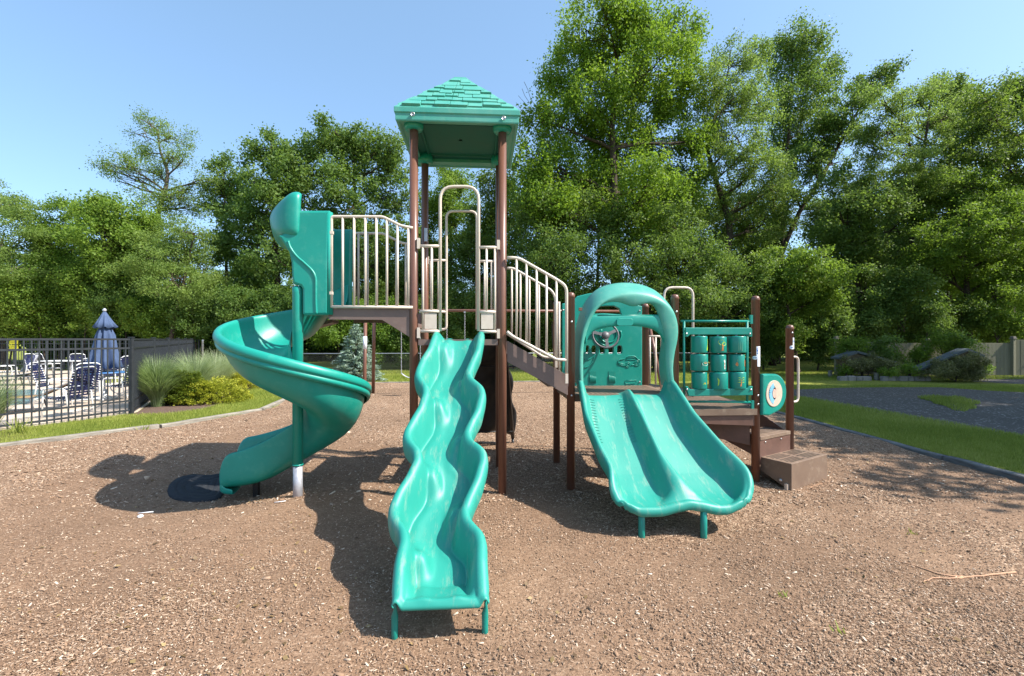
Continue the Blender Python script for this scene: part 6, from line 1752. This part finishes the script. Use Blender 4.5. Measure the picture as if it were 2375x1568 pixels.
# --- understory behind everything on the right ------------------
auto_tree('broadleaf_tree', 1290, 23, [(1260, 480, 50, 46), (1330, 500, 60, 50), (1230, 560, 50, 54), (1300, 590, 66, 54), (1380, 560, 60, 54), (1250, 660, 60, 54), (1340, 680, 66, 54)], LF_OAK, 'rounded lower tree right of the tower posts', per=66, crad=0.46, leaf=(0.14, 0.09), tr=0.14, tone=0.6, skip=0.08, group='trees of the tree line')
auto_tree('broadleaf_tree', 1520, 23, [(1480, 510, 60, 50), (1560, 520, 60, 50), (1450, 600, 60, 54), (1530, 600, 66, 54), (1610, 590, 60, 54), (1500, 680, 66, 50), (1590, 680, 60, 50)], LF_OAK, 'leafy lower tree behind the slide hood', per=66, crad=0.46, leaf=(0.14, 0.09), tr=0.14, tone=0.6, skip=0.10, group='trees of the tree line')
auto_tree('broadleaf_tree', 1690, 22, [(1660, 640, 56, 50), (1730, 640, 56, 50), (1620, 700, 60, 50), (1690, 720, 66, 50), (1770, 700, 50, 50)], LF_OAK, 'small tree behind the drum panel', per=66, crad=0.42, leaf=(0.13, 0.085), tr=0.1, tone=0.75, skip=0.06, group='trees of the tree line')
auto_tree('vine_covered_tree', 1850, 21, [(1810, 610, 46, 34), (1870, 620, 50, 36), (1780, 650, 40, 36), (1850, 670, 56, 44), (1900, 690, 40, 44), (1920, 640, 36, 34)], LF_BRIGHT, 'light vine-draped shrubby tree above the right step posts', per=78, crad=0.36, leaf=(0.13, 0.09), tr=0.12, tone=0.5, group='trees of the tree line')

def shrub(px, py, rx, ry, Y, mat, label, tone=0.5, name='shrub', per=105, crad=0.36, leaf=(0.12, 0.08), **k):
    b = at(px, py, Y); n_ = max(3, int(rx / 16)); ells = []
    for i in range(n_):
        a = random.uniform(0, 6.28)
        ells.append((px + math.cos(a) * rx * 0.5, py + math.sin(a) * ry * 0.45, rx * 0.52, ry * 0.55))
    return auto_tree(name, px, Y, ells, mat, label, dj=0.7, per=per, crad=crad, leaf=leaf, tr=0.05, tone=tone, cat='shrub', group=SH, twig=False, **k)

lefts = [(20, 700, 70, 80, 25.8, LF_BRIGHT, 0.6, 'bright shrub at the far left edge above the pool fence'), (110, 720, 66, 66, 26, LF_BRIGHT, 0.35, 'shrub behind the yellow pool sign'),
         (195, 735, 60, 60, 26, LF_BRIGHT, 0.6, 'sunlit shrub left of the closed parasol'), (290, 725, 66, 66, 26, LF_OAK, 0.5, 'dark green shrub right of the closed parasol'), (380, 730, 66, 66, 26, LF_BRIGHT, 0.4, 'broad shrub above the far corner of the dark fence'),
         (460, 740, 60, 66, 25.5, LF_OAK, 0.5, 'shrub at the end post of the dark fence'), (545, 735, 60, 70, 25.5, LF_OAK, 0.6, 'shrub left of the spiral slide loop'), (625, 730, 60, 70, 25, LF_OAK, 0.4, 'shrub behind the spiral slide trough'),
         (700, 720, 66, 70, 25, LF_OAK, 0.5, 'shrub behind the spiral slide pole'), (790, 745, 66, 74, 24.6, LF_BRIGHT, 0.3, 'yellowish shrub left of the blue spruce'), (880, 770, 60, 70, 24.5, LF_BRIGHT, 0.25, 'green shrub right of the blue spruce'), (950, 760, 60, 80, 24.5, LF_DARK, 0.8, 'dark shrub behind the left tower post'),
         (1030, 730, 66, 84, 24.5, LF_DARK, 0.8, 'dark shrub seen through the tower opening'), (1110, 740, 60, 84, 24.5, LF_DARK, 0.8, 'dark shrub right of the tower opening'), (1190, 740, 60, 84, 24.5, LF_DARK, 0.8, 'dark shrub beyond the stair railing'), (1260, 770, 60, 74, 24, LF_DARK, 0.8, 'dark shrub below the stair beam'),
         (1400, 770, 70, 70, 24, LF_OAK, 0.4, 'shrub behind the car panel'), (1520, 780, 66, 70, 23.5, LF_OAK, 0.4, 'shrub right of the car panel'), (1600, 760, 50, 80, 23.5, LF_OAK, 0.6, 'shrub left of the drums'), (1680, 780, 60, 74, 23, LF_OAK, 0.5, 'shrub directly behind the drums'),
         (1770, 770, 50, 70, 22.8, LF_OAK, 0.6, 'shrub right of the drum panel post'), (1835, 745, 46, 60, 21.5, LF_BRIGHT, 0.75, 'bright yellow-green shrub left of the step post'), (1895, 780, 46, 66, 22, LF_OAK, 0.6, 'shrub just right of the step post'),
         (1960, 745, 56, 60, 21.4, LF_OAK, 0.7, 'shrub over the left end of the board fence'), (2050, 750, 60, 60, 21.2, LF_OAK, 0.6, 'shrub over the middle of the board fence'), (2140, 745, 60, 60, 21, LF_OAK, 0.75, 'shrub over the second fence post cap'), (2230, 745, 60, 50, 20.6, LF_OAK, 0.6, 'shrub above the larger gabled shed'), (2330, 730, 66, 56, 20.4, LF_BRIGHT, 0.3, 'shrub above the right end of the board fence')]
for (px, py, rx, ry, Y, mt, tn, lab) in lefts:
    shrub(px, py, rx, ry, Y, mt, lab, tn)
for (px, py, rx, ry, Y, lab) in ((1960, 862, 20, 13, 17.6, 'low leafy plants left of the short shed wall'), (2065, 860, 28, 18, 17.2, 'bright low shrub between the two sheds'), (2110, 862, 22, 12, 17.1, 'low green plants before the larger shed'), (2265, 858, 26, 14, 17.3, 'low bright plants at the right foot of the larger shed')):
    shrub(px, py, rx, ry, Y, LF_BRIGHT, lab, 0.6, per=40, crad=0.18, leaf=(0.09, 0.05))
auto_tree('shrub', 2010, 17.35, [(1985, 843, 20, 11), (2022, 842, 20, 11), (2052, 848, 16, 10)], LF_DRY, 'dry brown shrub growing against the short gabled shed', dj=0.05, per=110, crad=0.18, leaf=(0.08, 0.03), tr=0.03, cat='shrub', group=SH, twig=False)
auto_tree('shrub', 2215, 16.2, [(2165, 862, 20, 10), (2195, 852, 24, 14), (2230, 845, 24, 18), (2262, 848, 20, 18), (2225, 866, 34, 10)], LF_DRY, 'dry brown shrub growing against the larger gabled shed', dj=0.05, per=120, crad=0.2, leaf=(0.08, 0.03), tr=0.03, cat='shrub', group=SH, twig=False)
shrub(2000, 805, 40, 22, 18.3, LF_BRIGHT, 'feathery shrub standing behind the short gabled shed', 0.2, per=60, crad=0.25, leaf=(0.10, 0.03))
shrub(2200, 790, 52, 34, 17.8, LF_BRIGHT, 'feathery shrub standing behind the larger gabled shed', 0.15, per=60, crad=0.28, leaf=(0.11, 0.03))

shrub(1975, 815, 34, 34, 18.6, LF_BRIGHT, 'leafy shrub hiding the left end of the board fence', 0.3, per=70, crad=0.28, leaf=(0.10, 0.06))
shrub(2060, 818, 40, 30, 18.6, LF_OAK, 'leafy shrub before the board fence between the two sheds', 0.6, per=70, crad=0.28, leaf=(0.10, 0.06))
shrub(2125, 822, 26, 26, 18.2, LF_BRIGHT, 'small leafy shrub left of the larger shed, against the fence', 0.3, per=70, crad=0.26, leaf=(0.10, 0.06))
shrub(2215, 800, 44, 30, 18.0, LF_OAK, 'leafy shrub rising behind the larger shed roof', 0.7, per=70, crad=0.28, leaf=(0.10, 0.06))
# --- the darker wood behind, copies of the builds above on their own spots
srcs = [o for o in list(COL.objects) if o.type == 'EMPTY' and o.get('category') == 'tree' and o.name.split('.')[0] in ('broadleaf_tree', 'oak_tree')]
labs_px = [(-40, 34, 'left of the far left locust'), (70, 35, 'deep behind the far left shrubs'), (190, 36, 'in the wood behind the vine-covered tree'), (310, 35, 'in the wood below the tall locust'), (450, 36, 'in the wood behind the dark fence end'), (560, 37, 'in the wood between the large oaks and the locust'), (700, 37, 'in the wood behind the spiral slide'), (860, 37, 'in the wood behind the bridge'), (980, 36, 'in the wood behind the left tower post'), (1120, 35, 'in the wood behind the tower opening'),
           (1250, 33, 'in the wood left of the tall maple'), (1380, 32, 'in the wood behind the tall maple'), (1520, 32, 'in the wood right of the maple trunk'), (1650, 32, 'in the wood behind the twisted locust'), (1780, 33, 'in the wood behind the leaning tree'), (1900, 32, 'in the wood behind the step posts'), (2030, 31, 'in the wood above the board fence'), (2160, 30, 'in the wood behind the spreading locust'), (2290, 29, 'in the wood behind the far right tree'), (2400, 28, 'in the wood at the right edge')]
hts = [9, 8, 8, 8, 7.5, 9, 11, 11, 10.5, 11, 13, 15, 14, 13, 12, 12, 13, 14, 13, 13]
def crown_h(o):
    c = [k for k in o.children if k.name.startswith('crown')][0]
    return max(v[2] for v in c.bound_box)
for i, ((px, Y, lab), H_) in enumerate(zip(labs_px, hts)):
    s = srcs[(i * 5 + 3) % len(srcs)]
    c = copy_tree(s); q = at(px, 800, Y)
    k = H_ / crown_h(s)
    c.location = (q.x, Y, 0); c.rotation_euler = (0, 0, random.uniform(0, 6.28)); c.scale = (max(k, 1.0), max(k, 1.0), k)
    tag(c, 'dark woodland tree ' + lab, 'tree', 'trees in the wood behind')
ug = []
rngx = rng.uniform(-55, 60, 5200); 
# dense dark undergrowth that closes the wood near the ground
P = []
for _ in range(260):
    x_ = random.uniform(-50, 52); Y_ = random.uniform(33, 39) - abs(x_) * 0.05
    P.append(((x_, Y_, random.uniform(0.8, 4.6)), (random.uniform(1.2, 2.2), 1.0, random.uniform(1.0, 1.9))))
C_, O_, K_, T_ = crown_points(P, 34, 0.75, 0.7, 0.3)
v, q = leaf_quads(C_, 0.30, 0.19, 0.5, O_ * 0.6)
o = np_mesh('undergrowth', v, q, LF_DARK, np.clip(0.5 + T_, 0, 1)); tag(o, 'dark tangled undergrowth deep in the wood', 'undergrowth', kind='stuff')

# --- bare twigs left of the maple and dead branches
mb = MB()
for i in range(9):
    a = at(1262, 300 + i * 14, 24.2); b = at(1215 - i * 3 + random.uniform(-10, 10), 190 + i * 16, 24.2)
    mb.tube(limb_path(a, b, 0.1), 0.012, 4, caps=False)
a = at(1262, 300, 24.2); mb.tube([a, at(1300, 420, 24.2), (at(1310, 700, 24.2).x, 24.2, 0)], [0.02, 0.06, 0.1], 6)
tag(mb.build('dead_tree', BARKPALE), 'bare dead tree with thin twigs left of the tall maple', 'tree')

# --- trees that stand outside the picture on the right and shade the lawn and path
def shade_tree(x, y, h, r, label, skip=0.1, leaf=(0.3, 0.2)):
    lob = []
    for i in range(9):
        a = i * 2.4; k = 0.55 * math.sqrt((i + .5) / 9)
        lob.append(((x + r * k * 1.4 * math.cos(a), y + r * k * 1.4 * math.sin(a), h - r * 0.35 * (i % 3)), (r * 0.42, r * 0.42, r * 0.34)))
    return tree('shade_tree', (x, y, 0), lob, LF_OAK, per=44, crad=0.6, leaf=leaf, tr=0.24, label=label, skip=skip, twig=False)
shade_tree(14.9, 3.7, 7.9, 4.2, 'leafy tree right of the path, nearest the play area', 0.22)
shade_tree(19.6, 6.9, 12.0, 5.0, 'tall leafy tree right of the path opposite the bottom step', 0.0)
shade_tree(20.0, 2.0, 11.0, 5.0, 'taller leafy tree farther right of the path', 0.0)
shade_tree(28.0, 10.5, 15.0, 5.5, 'leafy tree at the right end of the path', 0.0)

# --- blue spruce, ornamental grasses, juniper
def spruce(px, Y, ztop, rbase, zb, label):
    b = at(px, 800, Y); base = (b.x, Y, 0); root = empty('blue_spruce', base); tag(root, label, 'tree')
    C_, D_ = [], []; mb = MB(); mb.tube([Vector(base), Vector((b.x, Y, ztop))], [0.06, 0.008], 8)
    n_ = 20
    for i in range(n_):
        t = i / (n_ - 1); z_ = lerp(zb, ztop - 0.06, t); rr = rbase * (1 - t) ** 0.85 + 0.05
        m_ = max(4, int(13 * (1 - t) + 4))
        for j in range(m_):
            a = 6.283 * j / m_ + i * 0.7 + random.uniform(-.25, .25); L = rr * random.uniform(0.7, 1.15)
            e = Vector((b.x + L * math.cos(a), Y + L * math.sin(a), z_ - 0.05 * L + random.uniform(-.05, .05) + 0.12 * t)); s_ = Vector((b.x, Y, z_ - 0.02))
            mb.tube([s_, s_.lerp(e, .5) + Vector((0, 0, -0.02)), e], [0.012, 0.008, 0.004], 4, caps=False)
            k = int(70 * L + 16)
            tt = rng.uniform(0.25, 1.05, k) ** 0.6
            side = rng.normal(0, 0.055, (k, 3)) * (1.25 - tt)[:, None] * 1.6; side[:, 2] *= 0.45
            C_.append(np.array(s_) + (np.array(e) - np.array(s_)) * tt[:, None] + side); D_.append(np.tile(np.array([math.cos(a), math.sin(a), 0.15]), (k, 1)))
    C_ = np.concatenate(C_); D_ = norm(np.concatenate(D_) + rng.normal(0, 0.45, C_.shape))
    N = len(C_); s = norm(np.cross(D_, np.array([0, 0, 1.0]) + rng.normal(0, 0.3, (N, 3))))
    L = rng.uniform(0.05, 0.10, (N, 1)); W = 0.016
    v = np.stack([C_ - D_ * L, C_ - s * W, C_ + D_ * L, C_ + s * W], 1).reshape(-1, 3) - np.array(base)
    np_mesh('needles', v, np.arange(N * 4).reshape(N, 4), LF_SPRUCE, np.clip(rng.normal(0.55, 0.25, N), 0, 1), root)
    mb.build('trunk', BARK, root)
sp_top = at(822, 756, 15.9).z
spruce(826, 17.6, at(822, 756, 17.6).z, 0.98, 0.15, 'blue spruce between the spiral slide and the swing set')

def fountain_grass(cx, cy, h, r, n_, label, tone=0.5):
    root_z = 0.03; N = n_; seg = 6
    a = rng.uniform(0, 2 * np.pi, N); r0 = 0.16 * r * np.sqrt(rng.uniform(0, 1, N))
    H_ = h * rng.uniform(0.55, 1.08, N); out_ = r * rng.uniform(0.15, 1.0, N) ** 0.8
    a2 = a + rng.normal(0, 0.35, N)
    vs = []
    for k in range(seg + 1):
        t = k / seg
        x_ = cx + np.cos(a) * r0 + np.cos(a2) * out_ * (t ** 1.8); y_ = cy + np.sin(a) * r0 + np.sin(a2) * out_ * (t ** 1.8)
        z_ = root_z + H_ * (t - 0.32 * (out_ / r) * t ** 3.0)
        wd = 0.0075 * (1 - 0.88 * t)
        s = np.stack([-np.sin(a2), np.cos(a2), np.zeros(N)], 1) * wd
        c = np.stack([x_, y_, z_], 1)
        vs += [c - s, c + s]
    V = np.stack(vs, 1)            # N, 2(seg+1), 3
    m_ = 2 * (seg + 1)
    q = np.concatenate([(np.arange(N) * m_)[:, None] + np.array([[2 * k, 2 * k + 1, 2 * k + 3, 2 * k + 2]]) for k in range(seg)], 0)
    tn = np.clip(tone + rng.normal(0, 0.2, N), 0, 1)
    o = np_mesh('fountain_grass', V.reshape(-1, 3), q, LF_PLUME, np.tile(tn, seg)); tag(o, label, 'ornamental grass'); return o
q = gnd(372, 945); fountain_grass(q.x - 0.05, q.y, 1.33, 0.80, 2600, 'large green ornamental grass clump beside the corner post', 0.4)
fountain_grass(at(452, 800, 12.9).x, 12.9, 1.42, 0.95, 2000, 'paler ornamental grass clump behind the large one', 0.72)
fountain_grass(at(505, 800, 14.8).x, 14.8, 1.40, 0.95, 1800, 'pale ornamental grass clump left of the spiral slide trough', 0.85)
fountain_grass(at(545, 800, 16.5).x, 16.5, 1.25, 0.9, 1500, 'hazy far ornamental grass clump at the bed end', 0.85)
fountain_grass(g2(-30, 1000)[0], g2(-30, 1000)[1], 1.25, 0.9, 700, 'wispy ornamental grass at the left edge before the pool fence', 0.7)

def juniper(cx, cy, rx, ry, h, label, tone=0.6, name='juniper_shrub', mat=LF_JUNIPER):
    base = (cx, cy, 0.03); root = empty(name, base); tag(root, label, 'shrub')
    N = 420; a = rng.uniform(0, 2 * np.pi, N); k = np.sqrt(rng.uniform(0, 1, N))
    bx_, by_ = cx + rx * k * np.cos(a), cy + ry * k * np.sin(a)
    top = h * np.sqrt(np.maximum(0.05, 1 - k ** 2.4)) * (0.8 + 0.3 * fbm(bx_ * 2.3, by_ * 2.3, 5.0))
    C_, D_, T_ = [], [], []
    for i in range(N):
        m_ = 46; t = rng.uniform(0.25, 1, m_) ** 0.5
        d = np.array([math.cos(a[i]) * (0.25 + 0.75 * k[i]), math.sin(a[i]) * (0.25 + 0.75 * k[i]), 0.35])
        d = d / np.linalg.norm(d)
        c0_ = np.array([bx_[i], by_[i], top[i] * rng.uniform(0.35, 1)])
        C_.append(c0_ + d * (t[:, None] - 0.6) * 0.26 + rng.normal(0, 0.035, (m_, 3))); D_.append(np.tile(d, (m_, 1))); T_.append(tone * (0.4 + 0.7 * (t - 0.2)) + rng.normal(0, .05))
    C_, D_, T_ = np.concatenate(C_), np.concatenate(D_), np.concatenate(T_)
    kk = C_[:, 2] > 0.04; C_, D_, T_ = C_[kk], D_[kk], T_[kk]
    D_ = norm(D_ + rng.normal(0, 0.4, C_.shape)); M_ = len(C_)
    s = norm(np.cross(D_, np.array([0, 0, 1.0]) + rng.normal(0, 0.5, (M_, 3)))); L = rng.uniform(0.02, 0.045, (M_, 1)); W = 0.011
    v = np.stack([C_ - D_ * L, C_ - s * W, C_ + D_ * L, C_ + s * W], 1).reshape(-1, 3) - np.array(base)
    np_mesh('foliage', v, np.arange(M_ * 4).reshape(M_, 4), mat, np.clip(T_ + rng.normal(0, 0.1, M_), 0, 1), root)
    mb = MB()
    for i in range(14):
        aa = i * 0.9; mb.tube([(cx, cy, 0.02), (cx + rx * .4 * math.cos(aa), cy + ry * .4 * math.sin(aa), h * 0.3), (cx + rx * .75 * math.cos(aa), cy + ry * .75 * math.sin(aa), h * 0.45)], [0.02, 0.014, 0.006], 5)
    mb.build('stems', BARK, root)
q = gnd(478, 935); juniper(q.x, q.y + 0.1, 0.95, 0.75, 0.66, 'golden-tipped juniper shrub at the bed edge', 0.8)
q = gnd(530, 905); juniper(q.x, q.y + 0.2, 0.9, 0.95, 0.72, 'yellow juniper shrub behind the first, nearer the slide', 1.0)
q = gnd(575, 888); juniper(q.x, q.y, 0.45, 0.45, 0.45, 'small yellow-green shrub at the far end of the bed', 0.85)
q = at(425, 870, 11.9); juniper(q.x, 11.9, 0.5, 0.4, 0.85, 'dark green shrub between the ornamental grasses', 0.2)
